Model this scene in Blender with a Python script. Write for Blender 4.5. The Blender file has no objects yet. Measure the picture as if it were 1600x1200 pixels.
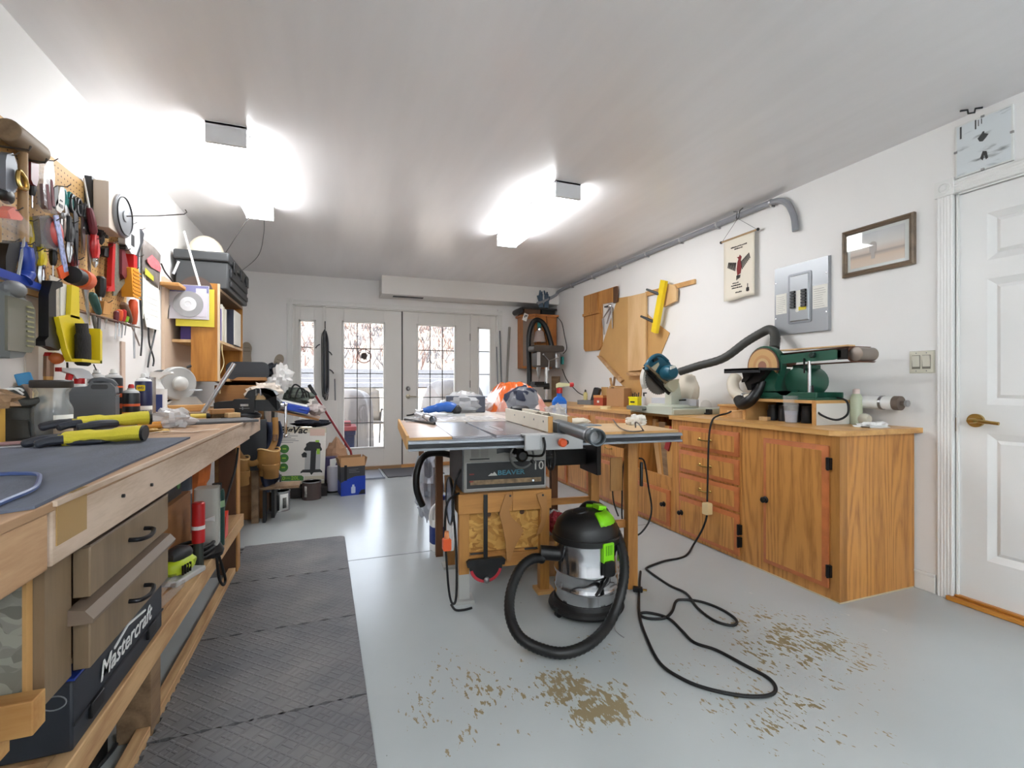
import bpy, bmesh, math, random
from mathutils import Matrix, Vector, Euler, noise
random.seed(7)
SC = bpy.context.scene
COL = SC.collection
R = math.radians
# ---------------------------------------------------------------- camera
F, YAW, H = 745.0, R(20.46), 1.10
SY, CY = math.sin(YAW), math.cos(YAW)
cam = bpy.data.cameras.new('camera'); cam.lens = F/1600*36; cam.sensor_width = 36; cam.clip_start = .02
camo = bpy.data.objects.new('camera', cam); COL.objects.link(camo)
camo.location = (0, 0, H); camo.rotation_euler = (R(90), 0, -YAW); SC.camera = camo
# ---------------------------------------------------------------- world, sun, exposure
w = bpy.data.worlds.new('world'); SC.world = w; w.use_nodes = True
wn = w.node_tree.nodes; wl = w.node_tree.links
sky = wn.new('ShaderNodeTexSky'); sky.sky_type = 'NISHITA'; sky.sun_elevation = R(42); sky.sun_rotation = R(215)
sky.sun_disc = False
hs0 = wn.new('ShaderNodeHueSaturation'); hs0.inputs['Saturation'].default_value = .35; wl.new(sky.outputs[0], hs0.inputs['Color']); wl.new(hs0.outputs[0], wn['Background'].inputs[0]); wn['Background'].inputs[1].default_value = .62
sun = bpy.data.lights.new('sun', 'SUN'); sun.energy = 5.5; sun.angle = R(.6); sun.color = (1, .95, .88)
suno = bpy.data.objects.new('sun', sun); COL.objects.link(suno); suno.rotation_euler = (R(40), R(18), 0)
VS = SC.view_settings; VS.view_transform = 'Standard'; VS.look = 'None'; VS.gamma = 1; VS.exposure = 1.36
VS.use_curve_mapping = False
LAMP, LAMP2 = 9.8, 19.5  # strength of the fluorescent diffusers: the two in view, the two unseen ones added behind as fill
# ---------------------------------------------------------------- picture measuring: a pixel's ray met with a real plane
def ray(u, v):
    xc = (u-800)/F
    return CY*xc+SY, CY-SY*xc, (600-v)/F
def PZ(u, v, Z=0.0):
    a, b, c = ray(u, v); t = (Z-H)/c; return Vector((a*t, b*t, Z))
def PX(u, v, X):
    a, b, c = ray(u, v); t = X/a; return Vector((X, b*t, H+c*t))
def PY(u, v, Y):
    a, b, c = ray(u, v); t = Y/b; return Vector((a*t, Y, H+c*t))
# ---------------------------------------------------------------- materials
def lin(c):
    return tuple((x/255/12.92 if x/255 <= .04045 else ((x/255+.055)/1.055)**2.4) for x in c)+(1,)
def M(name, col, rough=.5, metal=0, var=0, vs=6, bump=0, bs=80, stretch=(1,1,1), alpha=1, trans=0, emit=0, coat=0, ior=None):
    m = bpy.data.materials.new(name); m.use_nodes = True
    n, l = m.node_tree.nodes, m.node_tree.links; b = n['Principled BSDF']
    c = lin(col); b.inputs['Base Color'].default_value = c
    b.inputs['Roughness'].default_value = rough; b.inputs['Metallic'].default_value = metal
    if coat: b.inputs['Coat Weight'].default_value = coat
    if alpha < 1: b.inputs['Alpha'].default_value = alpha
    if trans: b.inputs['Transmission Weight'].default_value = trans
    if ior: b.inputs['IOR'].default_value = ior
    if emit:
        b.inputs['Emission Color'].default_value = c; b.inputs['Emission Strength'].default_value = emit
    if var or bump:
        tc = n.new('ShaderNodeTexCoord'); mp = n.new('ShaderNodeMapping'); l.new(tc.outputs['Object'], mp.inputs[0])
        mp.inputs['Scale'].default_value = stretch
    if var:
        t = n.new('ShaderNodeTexNoise'); t.inputs['Scale'].default_value = vs; t.inputs['Detail'].default_value = 6
        l.new(mp.outputs[0], t.inputs[0])
        r = n.new('ShaderNodeMapRange'); r.inputs[1].default_value = .3; r.inputs[2].default_value = .7
        r.inputs[3].default_value = 1-var; r.inputs[4].default_value = 1+var; l.new(t.outputs[0], r.inputs[0])
        x = n.new('ShaderNodeVectorMath'); x.operation = 'SCALE'; x.inputs[0].default_value = c[:3]
        l.new(r.outputs[0], x.inputs['Scale']); l.new(x.outputs[0], b.inputs['Base Color'])
    if bump:
        t = n.new('ShaderNodeTexNoise'); t.inputs['Scale'].default_value = bs; t.inputs['Detail'].default_value = 4
        l.new(mp.outputs[0], t.inputs[0])
        bp = n.new('ShaderNodeBump'); bp.inputs['Strength'].default_value = bump; bp.inputs['Distance'].default_value = .004
        l.new(t.outputs[0], bp.inputs['Height']); l.new(bp.outputs[0], b.inputs['Normal'])
    return m
def wood(name, c1, c2, axis='z', sc=14, dist=5, rough=.5, along=.12, fine=.35):
    """planks cut from a log: bands stretched along AXIS and bent by noise, with fine pores"""
    m = bpy.data.materials.new(name); m.use_nodes = True
    n, l = m.node_tree.nodes, m.node_tree.links; b = n['Principled BSDF']; b.inputs['Roughness'].default_value = rough
    tc = n.new('ShaderNodeTexCoord'); mp = n.new('ShaderNodeMapping'); l.new(tc.outputs['Object'], mp.inputs[0])
    s = [1, 1, 1]; s['xyz'.index(axis)] = along; mp.inputs['Scale'].default_value = s
    nz = n.new('ShaderNodeTexNoise'); nz.inputs['Scale'].default_value = sc*.3; nz.inputs['Detail'].default_value = 2; l.new(mp.outputs[0], nz.inputs[0])
    k = n.new('ShaderNodeMath'); k.operation = 'MULTIPLY'; k.inputs[1].default_value = dist*2; l.new(nz.outputs[0], k.inputs[0])
    fr = n.new('ShaderNodeMath'); fr.operation = 'PINGPONG'; fr.inputs[1].default_value = .5; l.new(k.outputs[0], fr.inputs[0])
    nf = n.new('ShaderNodeTexNoise'); nf.inputs['Scale'].default_value = sc*9; nf.inputs['Detail'].default_value = 3; l.new(mp.outputs[0], nf.inputs[0])
    a = n.new('ShaderNodeMath'); a.operation = 'MULTIPLY_ADD'; a.inputs[1].default_value = fine*1.6
    l.new(nf.outputs[0], a.inputs[0]); l.new(fr.outputs[0], a.inputs[2])
    rp = n.new('ShaderNodeValToRGB'); rp.color_ramp.elements[0].color = lin(c2); rp.color_ramp.elements[1].color = lin(c1)
    rp.color_ramp.elements[0].position = .15; rp.color_ramp.elements[1].position = .75
    l.new(a.outputs[0], rp.inputs[0]); l.new(rp.outputs[0], b.inputs['Base Color'])
    return m
# ---------------------------------------------------------------- mesh builder
class MB:
    def __init__(s): s.V = []; s.F = []; s.I = []; s.m = 0; s.X = Matrix()
    def at(s, loc=(0,0,0), rot=(0,0,0), sc=(1,1,1)):
        s.X = Matrix.LocRotScale(Vector(loc), Euler([R(a) for a in rot]), Vector(sc)); return s
    def add(s, vs, fs, m=None):
        b = len(s.V); s.V += [tuple(s.X @ Vector(v)) for v in vs]
        s.F += [tuple(b+i for i in f) for f in fs]; s.I += [s.m if m is None else m]*len(fs); return s
    def box(s, x0, x1, y0, y1, z0, z1, m=None):
        v = [(x, y, z) for z in (z0, z1) for y in (y0, y1) for x in (x0, x1)]
        return s.add(v, [(0,2,3,1), (4,5,7,6), (0,1,5,4), (2,6,7,3), (0,4,6,2), (1,3,7,5)], m)
    def frus(s, a, b, m=None, ms=None):
        """box whose two ends are different rectangles: a, b = (x0,x1,z0,z1,y)"""
        v = []
        for (x0, x1, z0, z1, y) in (a, b): v += [(x0,y,z0), (x1,y,z0), (x1,y,z1), (x0,y,z1)]
        s.add(v, [(0,1,2,3), (7,6,5,4)], m)
        return s.add(v, [(0,4,5,1), (1,5,6,2), (2,6,7,3), (3,7,4,0)], m if ms is None else ms)
    def tube(s, pts, r, n=8, m=None, closed=False, cap=True, flat=1, fn=1):
        P = [Vector(p) for p in pts]; k = len(P)
        rr = r if isinstance(r, (list, tuple)) else [r]*k
        T = []
        for i in range(k):
            a = P[(i-1) % k] if closed or i > 0 else P[i]; b = P[(i+1) % k] if closed or i < k-1 else P[i]
            t = (b-a); T.append(t.normalized() if t.length > 1e-9 else Vector((0,0,1)))
        up = Vector((0,0,1)) if abs(T[0].z) < .9 else Vector((1,0,0))
        N = (up-T[0]*up.dot(T[0])).normalized(); vs = []
        for i in range(k):
            N = N-T[i]*N.dot(T[i]); N = N.normalized() if N.length > 1e-6 else T[i].orthogonal().normalized()
            B = T[i].cross(N)
            for j in range(n):
                a = 2*math.pi*j/n; vs.append(P[i]+(N*math.cos(a)*fn+B*math.sin(a)*flat)*rr[i])
        fs = []
        for i in range(k if closed else k-1):
            i2 = (i+1) % k
            fs += [(i*n+j, i*n+(j+1) % n, i2*n+(j+1) % n, i2*n+j) for j in range(n)]
        if cap and not closed: fs += [tuple(range(n-1, -1, -1)), tuple((k-1)*n+j for j in range(n))]
        return s.add(vs, fs, m)
    def cyl(s, p, q, r, r2=None, n=16, m=None, cap=True): return s.tube([p, q], [r, r if r2 is None else r2], n, m, cap=cap)
    def lathe(s, prof, n=20, m=None, cap=True, ax='z'):
        vs = []; k = len(prof)
        for (r, z) in prof:
            for j in range(n):
                a = 2*math.pi*j/n; p = (r*math.cos(a), r*math.sin(a), z)
                vs.append(p if ax == 'z' else ((p[2], p[0], p[1]) if ax == 'x' else (p[0], p[2], p[1])))
        fs = [(i*n+j, i*n+(j+1) % n, (i+1)*n+(j+1) % n, (i+1)*n+j) for i in range(k-1) for j in range(n)]
        if cap: fs += [tuple(range(n-1, -1, -1)), tuple((k-1)*n+j for j in range(n))]
        return s.add(vs, fs, m)
    def prism(s, poly, c0, c1, pl='xz', m=None, ms=None):
        """polygon in a plane, extruded from c0 to c1 along the third axis"""
        f = {'xz': lambda a, b, c: (a, c, b), 'xy': lambda a, b, c: (a, b, c), 'yz': lambda a, b, c: (c, a, b)}[pl]
        k = len(poly); vs = [f(a, b, c0) for a, b in poly]+[f(a, b, c1) for a, b in poly]
        s.add(vs, [tuple(range(k)), tuple(range(2*k-1, k-1, -1))], m)
        return s.add(vs, [(i, (i+1) % k, k+(i+1) % k, k+i) for i in range(k)], m if ms is None else ms)
    def ball(s, c, r, n=12, disp=0, seed=0, fs=3, zmin=None, m=None):
        r = (r, r, r) if not isinstance(r, (tuple, list)) else r; vs = []; h = n//2+2
        for i in range(h):
            th = math.pi*(i+.001 if i == 0 else (i-.001 if i == h-1 else i))/(h-1)
            for j in range(n):
                a = 2*math.pi*j/n; d = Vector((math.sin(th)*math.cos(a), math.sin(th)*math.sin(a), math.cos(th)))
                k = 1+disp*noise.noise(d*fs+Vector((seed*7.3, seed, 0)))+disp*.6*noise.noise(d*fs*2.7+Vector((0, seed*3.1, 1)))
                p = Vector((c[0]+d.x*r[0]*k, c[1]+d.y*r[1]*k, c[2]+d.z*r[2]*k))
                if zmin is not None: p.z = max(p.z, zmin)
                vs.append(p)
        return s.add(vs, [(i*n+j, (i+1)*n+j, (i+1)*n+(j+1) % n, i*n+(j+1) % n) for i in range(h-1) for j in range(n)], m)
    def grid(s, f, nu, nv, m=None):
        vs = [f(i/nu, j/nv) for j in range(nv+1) for i in range(nu+1)]
        return s.add(vs, [(j*(nu+1)+i, j*(nu+1)+i+1, (j+1)*(nu+1)+i+1, (j+1)*(nu+1)+i) for j in range(nv) for i in range(nu)], m)
def sm(pts, k=6, closed=False):
    """Catmull-Rom through the points"""
    P = [Vector(p) for p in pts]; n = len(P); out = []
    for i in range(n if closed else n-1):
        p0 = P[(i-1) % n] if closed or i > 0 else P[i]; p1 = P[i]; p2 = P[(i+1) % n]; p3 = P[(i+2) % n] if closed or i+2 < n else p2
        for j in range(k):
            t = j/k; out.append(.5*((2*p1)+(p2-p0)*t+(2*p0-5*p1+4*p2-p3)*t*t+(3*p1-p0-3*p2+p3)*t**3))
    if not closed: out.append(P[-1])
    return out
def arc(r, a0, a1, n=12, c=(0, 0)): return [(c[0]+r*math.cos(R(a0+(a1-a0)*i/n)), c[1]+r*math.sin(R(a0+(a1-a0)*i/n))) for i in range(n+1)]
def rrect(x0, x1, z0, z1, r=.01, n=4):
    return arc(r, 180, 270, n, (x0+r, z0+r))+arc(r, 270, 360, n, (x1-r, z0+r))+arc(r, 0, 90, n, (x1-r, z1-r))+arc(r, 90, 180, n, (x0+r, z1-r))
def circ(r, n=20, c=(0, 0)): return [(c[0]+r*math.cos(2*math.pi*i/n), c[1]+r*math.sin(2*math.pi*i/n)) for i in range(n)]
def props(o, label=None, cat=None, group=None, kind=None):
    if label: o['label'] = label
    if cat: o['category'] = cat
    if group: o['group'] = group
    if kind: o['kind'] = kind
    return o
WORLD = {}
def O(name, mb, mat, par=None, label=None, cat=None, group=None, kind=None, bev=0, ang=35, loc=None, rz=0, solid=0, shade=True):
    """link one mesh object; with par its coordinates are those of the parent"""
    me = bpy.data.meshes.new(name); me.from_pydata(mb.V, [], mb.F)
    mats = mat if isinstance(mat, (list, tuple)) else [mat]
    for q in mats: me.materials.append(q)
    me.polygons.foreach_set('material_index', mb.I)
    bm = bmesh.new(); bm.from_mesh(me); bmesh.ops.recalc_face_normals(bm, faces=bm.faces); bm.to_mesh(me); bm.free()
    if shade: me.shade_smooth(); me.set_sharp_from_angle(angle=R(ang))
    o = bpy.data.objects.new(name, me); COL.objects.link(o)
    if loc is not None: o.location = loc; o.rotation_euler = (0, 0, R(rz))
    if par is not None:
        o.parent = par
        if par.name in WORLD: o.location = [-x for x in WORLD[par.name]]
    if solid:
        d = o.modifiers.new('thickness', 'SOLIDIFY'); d.thickness = solid; d.offset = 0
    if bev:
        d = o.modifiers.new('bevel', 'BEVEL'); d.width = bev; d.segments = 2; d.limit_method = 'ANGLE'; d.angle_limit = R(40)
    return props(o, label, cat, group, kind)
def T(name, label, cat, loc, rz=0, group=None, world=False, tilt=None):
    o = bpy.data.objects.new(name, None); COL.objects.link(o); o.location = loc; o.rotation_euler = (0, 0, R(rz)); o.empty_display_size = .05
    if tilt: o.rotation_euler = [R(a) for a in tilt]
    if world: WORLD[o.name] = tuple(loc)
    return props(o, label, cat, group)
def txt(name, s, size, mat, par, loc, rot=(90, 0, 0), shear=0, off=0, al='CENTER', ext=.0004, sx=1):
    cu = bpy.data.curves.new(name, 'FONT'); cu.body = s; cu.size = size; cu.shear = shear; cu.offset = off*size; cu.extrude = ext
    cu.align_x = al; cu.align_y = 'CENTER'; cu.resolution_u = 2
    t = bpy.data.objects.new('t', cu); COL.objects.link(t); me = bpy.data.meshes.new_from_object(t); bpy.data.objects.remove(t)
    me.materials.clear(); me.materials.append(mat); me.name = name
    o = bpy.data.objects.new(name, me); COL.objects.link(o); o.parent = par
    o.location = loc; o.rotation_euler = [R(a) for a in rot]; o.scale = (sx, 1, 1)
    if par is not None and par.name in WORLD: o.location = Vector(loc)-Vector(WORLD[par.name])
    return o
def copy_tree(o, par=None):
    c = o.copy(); COL.objects.link(c); c.parent = par
    for ch in list(o.children): copy_tree(ch, c)
    return c
# ================================================================ materials of the place
mWall = M('wall paint', (236, 234, 232), .55, var=.015, vs=2, bump=.05, bs=140)
mTrim = M('white trim paint', (232, 231, 228), .35)
mDoor = M('white door paint', (233, 232, 230), .32, bump=.03, bs=60)
mFrench = M('white french door paint', (226, 223, 218), .35)
mSteel = M('brushed steel', (170, 170, 172), .3, 1)
mChrome = M('chrome', (215, 215, 218), .08, 1)
mBrass = M('brass', (190, 160, 95), .25, 1)
mBlack = M('black plastic', (13, 13, 15), .4)
mBlackM = M('black rubber', (9, 9, 11), .6)
mDark = M('dark grey', (38, 39, 42), .5)
mGrey = M('mid grey', (120, 122, 125), .5)
mLGrey = M('light grey', (185, 185, 185), .5)
mWhite = M('white plastic', (236, 236, 234), .4)
mPaper = M('paper', (232, 230, 222), .8, var=.04, vs=14)
mRed = M('red plastic', (190, 30, 32), .35)
mOrange = M('orange plastic', (225, 90, 38), .4)
mYellow = M('yellow plastic', (226, 200, 30), .4)
mYelDark = M('yellow rubber grip', (190, 165, 30), .5)
mBlue = M('blue plastic', (28, 62, 160), .4)
mTeal = M('teal plastic', (40, 130, 125), .4)
mGreen = M('lime green plastic', (150, 205, 40), .4)
mLime = M('lime tool plastic', (185, 205, 40), .4)
mMaroon = M('maroon plastic', (110, 40, 48), .4)
mCard = M('cardboard', (178, 136, 96), .8, var=.04)
mClear = M('clear plastic', (250, 250, 250), .08, alpha=.16)
mFilm = M('crumpled clear film', (235, 235, 235), .12, alpha=.32, bump=.6, bs=40)
mGlassy = M('clear glass', (245, 250, 250), .03, alpha=.14)
mOak = wood('oak print', (200, 140, 74), (146, 92, 42), 'z', 9, 13, .4, .10, .5)
mOakEdge = M('orange brown oak edge', (186, 108, 62), .4, var=.12, vs=20)
mOakH = wood('oak print lying', (190, 138, 78), (140, 92, 46), 'y', 9, 5, .42)
mPine = wood('pine', (206, 160, 100), (176, 122, 64), 'x', 12, 3, .6)
mPineZ = wood('pine upright', (200, 148, 84), (168, 112, 54), 'z', 12, 3, .6)
mPineY = wood('pine along', (206, 168, 122), (168, 126, 84), 'y', 14, 4, .65)
mPale = wood('pale pine', (222, 186, 138), (204, 162, 110), 'z', 10, 2.5, .6)
mMdf = M('brown hardboard', (200, 156, 96), .6, var=.05, vs=5)
mOld = wood('grey brown old wood', (150, 122, 92), (112, 86, 62), 'y', 14, 3, .65)
mDarkWood = M('dark stained post', (92, 62, 42), .6, var=.2, vs=10, stretch=(3, 3, .4))

def floor_mat():
    m = bpy.data.materials.new('painted concrete'); m.use_nodes = True
    n, l = m.node_tree.nodes, m.node_tree.links; b = n['Principled BSDF']
    tc = n.new('ShaderNodeTexCoord')
    def nz(sc, det, stretch=None, rough=.5):
        t = n.new('ShaderNodeTexNoise'); t.inputs['Scale'].default_value = sc; t.inputs['Detail'].default_value = det; t.inputs['Roughness'].default_value = rough
        if stretch:
            mp = n.new('ShaderNodeMapping'); mp.inputs['Scale'].default_value = stretch[0]; mp.inputs['Rotation'].default_value = (0, 0, R(stretch[1]))
            l.new(tc.outputs['Object'], mp.inputs[0]); l.new(mp.outputs[0], t.inputs[0])
        else: l.new(tc.outputs['Object'], t.inputs[0])
        return t.outputs[0]
    def math_(op, a, bb):
        x = n.new('ShaderNodeMath'); x.operation = op
        for i, q in enumerate((a, bb)):
            if isinstance(q, (int, float)): x.inputs[i].default_value = q
            else: l.new(q, x.inputs[i])
        return x.outputs[0]
    # worn places of the paint: four scuffed areas where people walk
    mask = None
    for (x, y, r, k) in ((1.84, 1.50, .5, .62), (.78, 1.56, .18, .95), (.86, 1.42, .19, 1.0), (.45, 1.66, .42, .42), (1.4, 1.25, .5, .42), (1.0, 1.75, .25, .3)):
        d = n.new('ShaderNodeVectorMath'); d.operation = 'DISTANCE'; l.new(tc.outputs['Object'], d.inputs[0]); d.inputs[1].default_value = (x, y, 0)
        q = math_('MULTIPLY', math_('SUBTRACT', 1.0, math_('DIVIDE', d.outputs['Value'], r)), k)
        mask = q if mask is None else math_('MAXIMUM', mask, q)
    mask = math_('MAXIMUM', mask, 0.0)
    f = math_('ADD', math_('MULTIPLY', nz(60, 5, ((1, .45, 1), 38), .6), .75), math_('MULTIPLY', nz(9, 3), .35))
    f = math_('ADD', f, math_('MULTIPLY', math_('MINIMUM', mask, .62), .33))
    wear = n.new('ShaderNodeMapRange'); l.new(f, wear.inputs[0]); wear.inputs[1].default_value = .715; wear.inputs[2].default_value = .735
    g1 = n.new('ShaderNodeMapRange'); l.new(mask, g1.inputs[0]); g1.inputs[1].default_value = .02; g1.inputs[2].default_value = .12
    wm = math_('MULTIPLY', wear.outputs[0], g1.outputs[0])
    # sparse specks everywhere
    sp = n.new('ShaderNodeMapRange'); l.new(nz(45, 2), sp.inputs[0]); sp.inputs[1].default_value = .77; sp.inputs[2].default_value = .80
    base = n.new('ShaderNodeMix'); base.data_type = 'RGBA'; base.inputs[6].default_value = lin((168, 174, 175)); base.inputs[7].default_value = lin((184, 189, 189))
    l.new(nz(1.6, 5), base.inputs[0])
    m1 = n.new('ShaderNodeMix'); m1.data_type = 'RGBA'; m1.inputs[7].default_value = lin((136, 122, 92)); l.new(wm, m1.inputs[0]); l.new(base.outputs[2], m1.inputs[6])
    m2 = n.new('ShaderNodeMix'); m2.data_type = 'RGBA'; m2.inputs[7].default_value = lin((120, 118, 112)); l.new(sp.outputs[0], m2.inputs[0]); l.new(m1.outputs[2], m2.inputs[6])
    l.new(m2.outputs[2], b.inputs['Base Color'])
    rg = n.new('ShaderNodeMapRange'); l.new(wm, rg.inputs[0]); rg.inputs[3].default_value = .24; rg.inputs[4].default_value = .7; l.new(rg.outputs[0], b.inputs['Roughness'])
    bp = n.new('ShaderNodeBump'); bp.inputs['Strength'].default_value = .06; bp.inputs['Distance'].default_value = .003; l.new(nz(9, 4), bp.inputs['Height']); l.new(bp.outputs[0], b.inputs['Normal'])
    return m
mFloor = floor_mat()
mCeil = M('satin ceiling paint', (234, 232, 233), .29, ior=1.6, var=.03, vs=3, stretch=(3, .4, 1), bump=.04, bs=12)

# ================================================================ room shell
XL, XR, YB, YF, ZC = -1.10, 2.96, 6.40, -2.6, 2.44
def S(name, mb, mat, par=None, **k): return O(name, mb, mat, par, kind=None if par else 'structure', **k)
S('floor', MB().box(XL-.15, XR+.15, YF-.15, YB+.12, -.1, 0), mFloor, shade=False)
O('floor_joint', MB().box(XL, XR, 3.13, 3.136, -.001, .0006), M('dark joint', (95, 96, 96), .8), bpy.data.objects['floor'])
S('ceiling', MB().box(XL-.15, XR+.15, YF-.15, YB+.12, ZC, ZC+.12), mCeil, shade=False)
S('wall_left', MB().box(XL-.12, XL, YF, YB+.12, 0, ZC), mWall, shade=False)
DY0, DY1, DZ = .545, 1.487, 2.065      # side door opening
S('wall_right', MB().box(XR, XR+.12, YF, DY0, 0, ZC).box(XR, XR+.12, DY1, YB+.12, 0, ZC).box(XR, XR+.12, DY0, DY1, DZ, ZC), mWall, shade=False)
GX0, GX1, GZ = -.475, 2.175, 2.075     # french door opening
S('wall_back', MB().box(XL, GX0, YB, YB+.12, 0, ZC).box(GX1, XR, YB, YB+.12, 0, ZC).box(GX0, GX1, YB, YB+.12, GZ, ZC), mWall, shade=False)
S('wall_front', MB().box(XL-.12, XR+.12, YF-.12, YF, 0, ZC), mWall, shade=False)
# boxed duct over the french doors with a slot vent under it
sf = S('trim_1', MB().box(.55, XR, 6.05, YB, 2.215, ZC), M('soffit paint', (228, 225, 221), .45), shade=False)
sf['label'] = 'boxed white soffit across the top of the back wall'
O('vent_slot', MB().box(.70, 1.08, 6.16, 6.24, 2.209, 2.217), mBlack, sf)

# ---------------------------------------------------------------- side door on the right wall
def panel_face(mb, x0, x1, z0, z1, y):
    """raised and fielded panel pressed into a door face at depth y (towards -y is the viewer)"""
    g = .032; d = .013
    a = [(x0, z0), (x1, z0), (x1, z1), (x0, z1)]
    b = [(x0+g, z0+g), (x1-g, z0+g), (x1-g, z1-g), (x0+g, z1-g)]
    c = [(x0+g*1.5, z0+g*1.5), (x1-g*1.5, z0+g*1.5), (x1-g*1.5, z1-g*1.5), (x0+g*1.5, z1-g*1.5)]
    vs = [(x, y, z) for x, z in a]+[(x, y+d, z) for x, z in b]+[(x, y+d*.25, z) for x, z in c]
    fs = [(i, (i+1) % 4, 4+(i+1) % 4, 4+i) for i in range(4)]+[(4+i, 4+(i+1) % 4, 8+(i+1) % 4, 8+i) for i in range(4)]+[(8, 9, 10, 11)]
    mb.add(vs, fs)
def panel_door(mb, x0, x1, z0, z1, t, panels, y=0):
    xs = sorted({x0, x1}|{p[0] for p in panels}|{p[1] for p in panels}); zs = sorted({z0, z1}|{p[2] for p in panels}|{p[3] for p in panels})
    for i in range(len(xs)-1):
        for j in range(len(zs)-1):
            cx, cz = (xs[i]+xs[i+1])/2, (zs[j]+zs[j+1])/2
            if any(p[0] < cx < p[1] and p[2] < cz < p[3] for p in panels): continue
            mb.add([(xs[i], y, zs[j]), (xs[i+1], y, zs[j]), (xs[i+1], y, zs[j+1]), (xs[i], y, zs[j+1])], [(0, 1, 2, 3)])
    for p in panels: panel_face(mb, *p, y)
    mb.add([(x0, y, z0), (x1, y, z0), (x1, y, z1), (x0, y, z1), (x0, y+t, z0), (x1, y+t, z0), (x1, y+t, z1), (x0, y+t, z1)],
           [(4, 5, 6, 7), (0, 1, 5, 4), (1, 2, 6, 5), (2, 3, 7, 6), (3, 0, 4, 7)])
W_ = .925
dm = MB(); cols = [(.115, .41), (.515, .81)]
panel_door(dm, 0, W_, .03, 2.055, .04, [(a, b, z0, z1) for a, b in cols for z0, z1 in ((.24, .86), (1.0, 1.61), (1.70, 1.93))], .012)
d1 = bpy.data.objects.new('door_1', None); COL.objects.link(d1); d1.location = (XR, DY1-.009, 0); d1.rotation_euler = (0, 0, R(-90)); d1['kind'] = 'structure'
O('door_leaf', dm, mDoor, d1, ang=20)
hb = MB().cyl((.075, .012, .92), (.075, -.004, .92), .033, n=24).cyl((.075, -.004, .92), (.075, -.05, .92), .012, n=12)
O('lever_rose', hb, mBrass, d1, label='brass lever rose')
O('lever', MB().tube(sm([(.075, -.05, .92), (.10, -.053, .922), (.14, -.05, .918), (.185, -.047, .914)], 5), [.012]*6+[.009]*5+[.008]*5, 10), mBrass, d1, label='brass door lever')
O('latch_plate', MB().box(-.005, .004, .001, .012, .86, .93), M('old brass', (140, 110, 60), .4, 1), d1)
O('threshold', MB().box(-.03, 1.0, -.035, .06, 0, .022).box(-.005, .97, -.012, .06, .022, .034), wood('oak sill', (205, 140, 58), (170, 104, 36), 'x', 16, 2, .35), d1, bev=.004)
cs = MB()
def fluted(mb, x0, x1, z0, z1, horiz=False, t=.016):
    n_ = 5; wd = (z1-z0) if horiz else (x1-x0)
    prof = [(0, 0)]
    for i in range(n_):
        a = wd*(i+.15)/n_; b = wd*(i+.85)/n_; prof += [(a, -t*.86), (a+wd*.03, -t), (b-wd*.03, -t), (b, -t*.86)]
    prof += [(wd, 0)]
    if horiz:
        vs = [(x0, y, z0+a) for a, y in prof]+[(x1, y, z0+a) for a, y in prof]
    else:
        vs = [(x0+a, y, z0) for a, y in prof]+[(x0+a, y, z1) for a, y in prof]
    k = len(prof); mb.add(vs, [(i, i+1, k+i+1, k+i) for i in range(k-1)]+[tuple(range(k)), tuple(range(2*k-1, k-1, -1))])
def casing(nm, loc, rz, x0, x1, zt, wd=.07):
    o = bpy.data.objects.new(nm, None); COL.objects.link(o); o.location = loc; o.rotation_euler = (0, 0, R(rz)); o['kind'] = 'structure'
    for xx in (x0-wd, x1):
        q = MB(); fluted(q, xx, xx+wd, 0, zt); O('side_casing', q, mTrim, o, ang=20)
        q = MB().box(xx-.006, xx+wd+.006, -.022, 0, zt, zt+wd+.012)
        cx, cz = xx+wd/2, zt+wd/2+.006
        q.at((cx, -.022, cz), (90, 0, 0)); q.lathe([(wd*.44, -.001), (wd*.42, .005), (wd*.32, .005), (wd*.29, .001), (wd*.2, .001), (wd*.18, .005), (wd*.06, .007)], 20)
        O('rosette_block', q, mTrim, o, ang=25)
    q = MB(); fluted(q, x0+.006, x1-.006, zt, zt+wd, True); O('head_casing', q, mTrim, o, ang=20)
    return o
casing('trim_2', (XR, DY1, 0), -90, 0, DY1-DY0, DZ)
O('door_jamb', MB().box(-.002, .006, 0, .1, 0, DZ).box(.936, .944, 0, .1, 0, DZ).box(0, .944, 0, .1, DZ-.006, DZ+.002), mTrim, d1)
bb = MB().box(XR-.014, XR, DY1+.077, 1.66, 0, .085).box(XR-.018, XR, DY1+.077, 1.66, .085, .10).box(XR-.014, XR, YF, DY0-.08, 0, .1)
S('baseboard_right', bb, mTrim, bev=.003)
S('baseboard_back', MB().box(XL, GX0-.08, YB-.014, YB, 0, .1).box(GX1+.08, XR, YB-.014, YB, 0, .1), mTrim, bev=.003)

# ---------------------------------------------------------------- french doors and sidelights
mPane = bpy.data.materials.new('window glass'); mPane.use_nodes = True
n_, l_ = mPane.node_tree.nodes, mPane.node_tree.links
for q in list(n_):
    if q.type != 'OUTPUT_MATERIAL': n_.remove(q)
tr = n_.new('ShaderNodeBsdfTransparent'); tr.inputs[0].default_value = (.98, .985, .982, 1); gl = n_.new('ShaderNodeBsdfGlossy'); gl.inputs['Roughness'].default_value = .02
fz = n_.new('ShaderNodeLayerWeight'); fz.inputs[0].default_value = .5; p5 = n_.new('ShaderNodeMath'); p5.operation = 'POWER'; p5.inputs[1].default_value = 5; fa = n_.new('ShaderNodeMath'); fa.operation = 'MULTIPLY_ADD'; fa.inputs[1].default_value = .95; fa.inputs[2].default_value = .04; mx = n_.new('ShaderNodeMixShader')
l_.new(fz.outputs['Facing'], p5.inputs[0]); l_.new(p5.outputs[0], fa.inputs[0]); l_.new(fa.outputs[0], mx.inputs[0]); l_.new(tr.outputs[0], mx.inputs[1]); l_.new(gl.outputs[0], mx.inputs[2]); l_.new(mx.outputs[0], n_['Material Output'].inputs[0])
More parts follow.
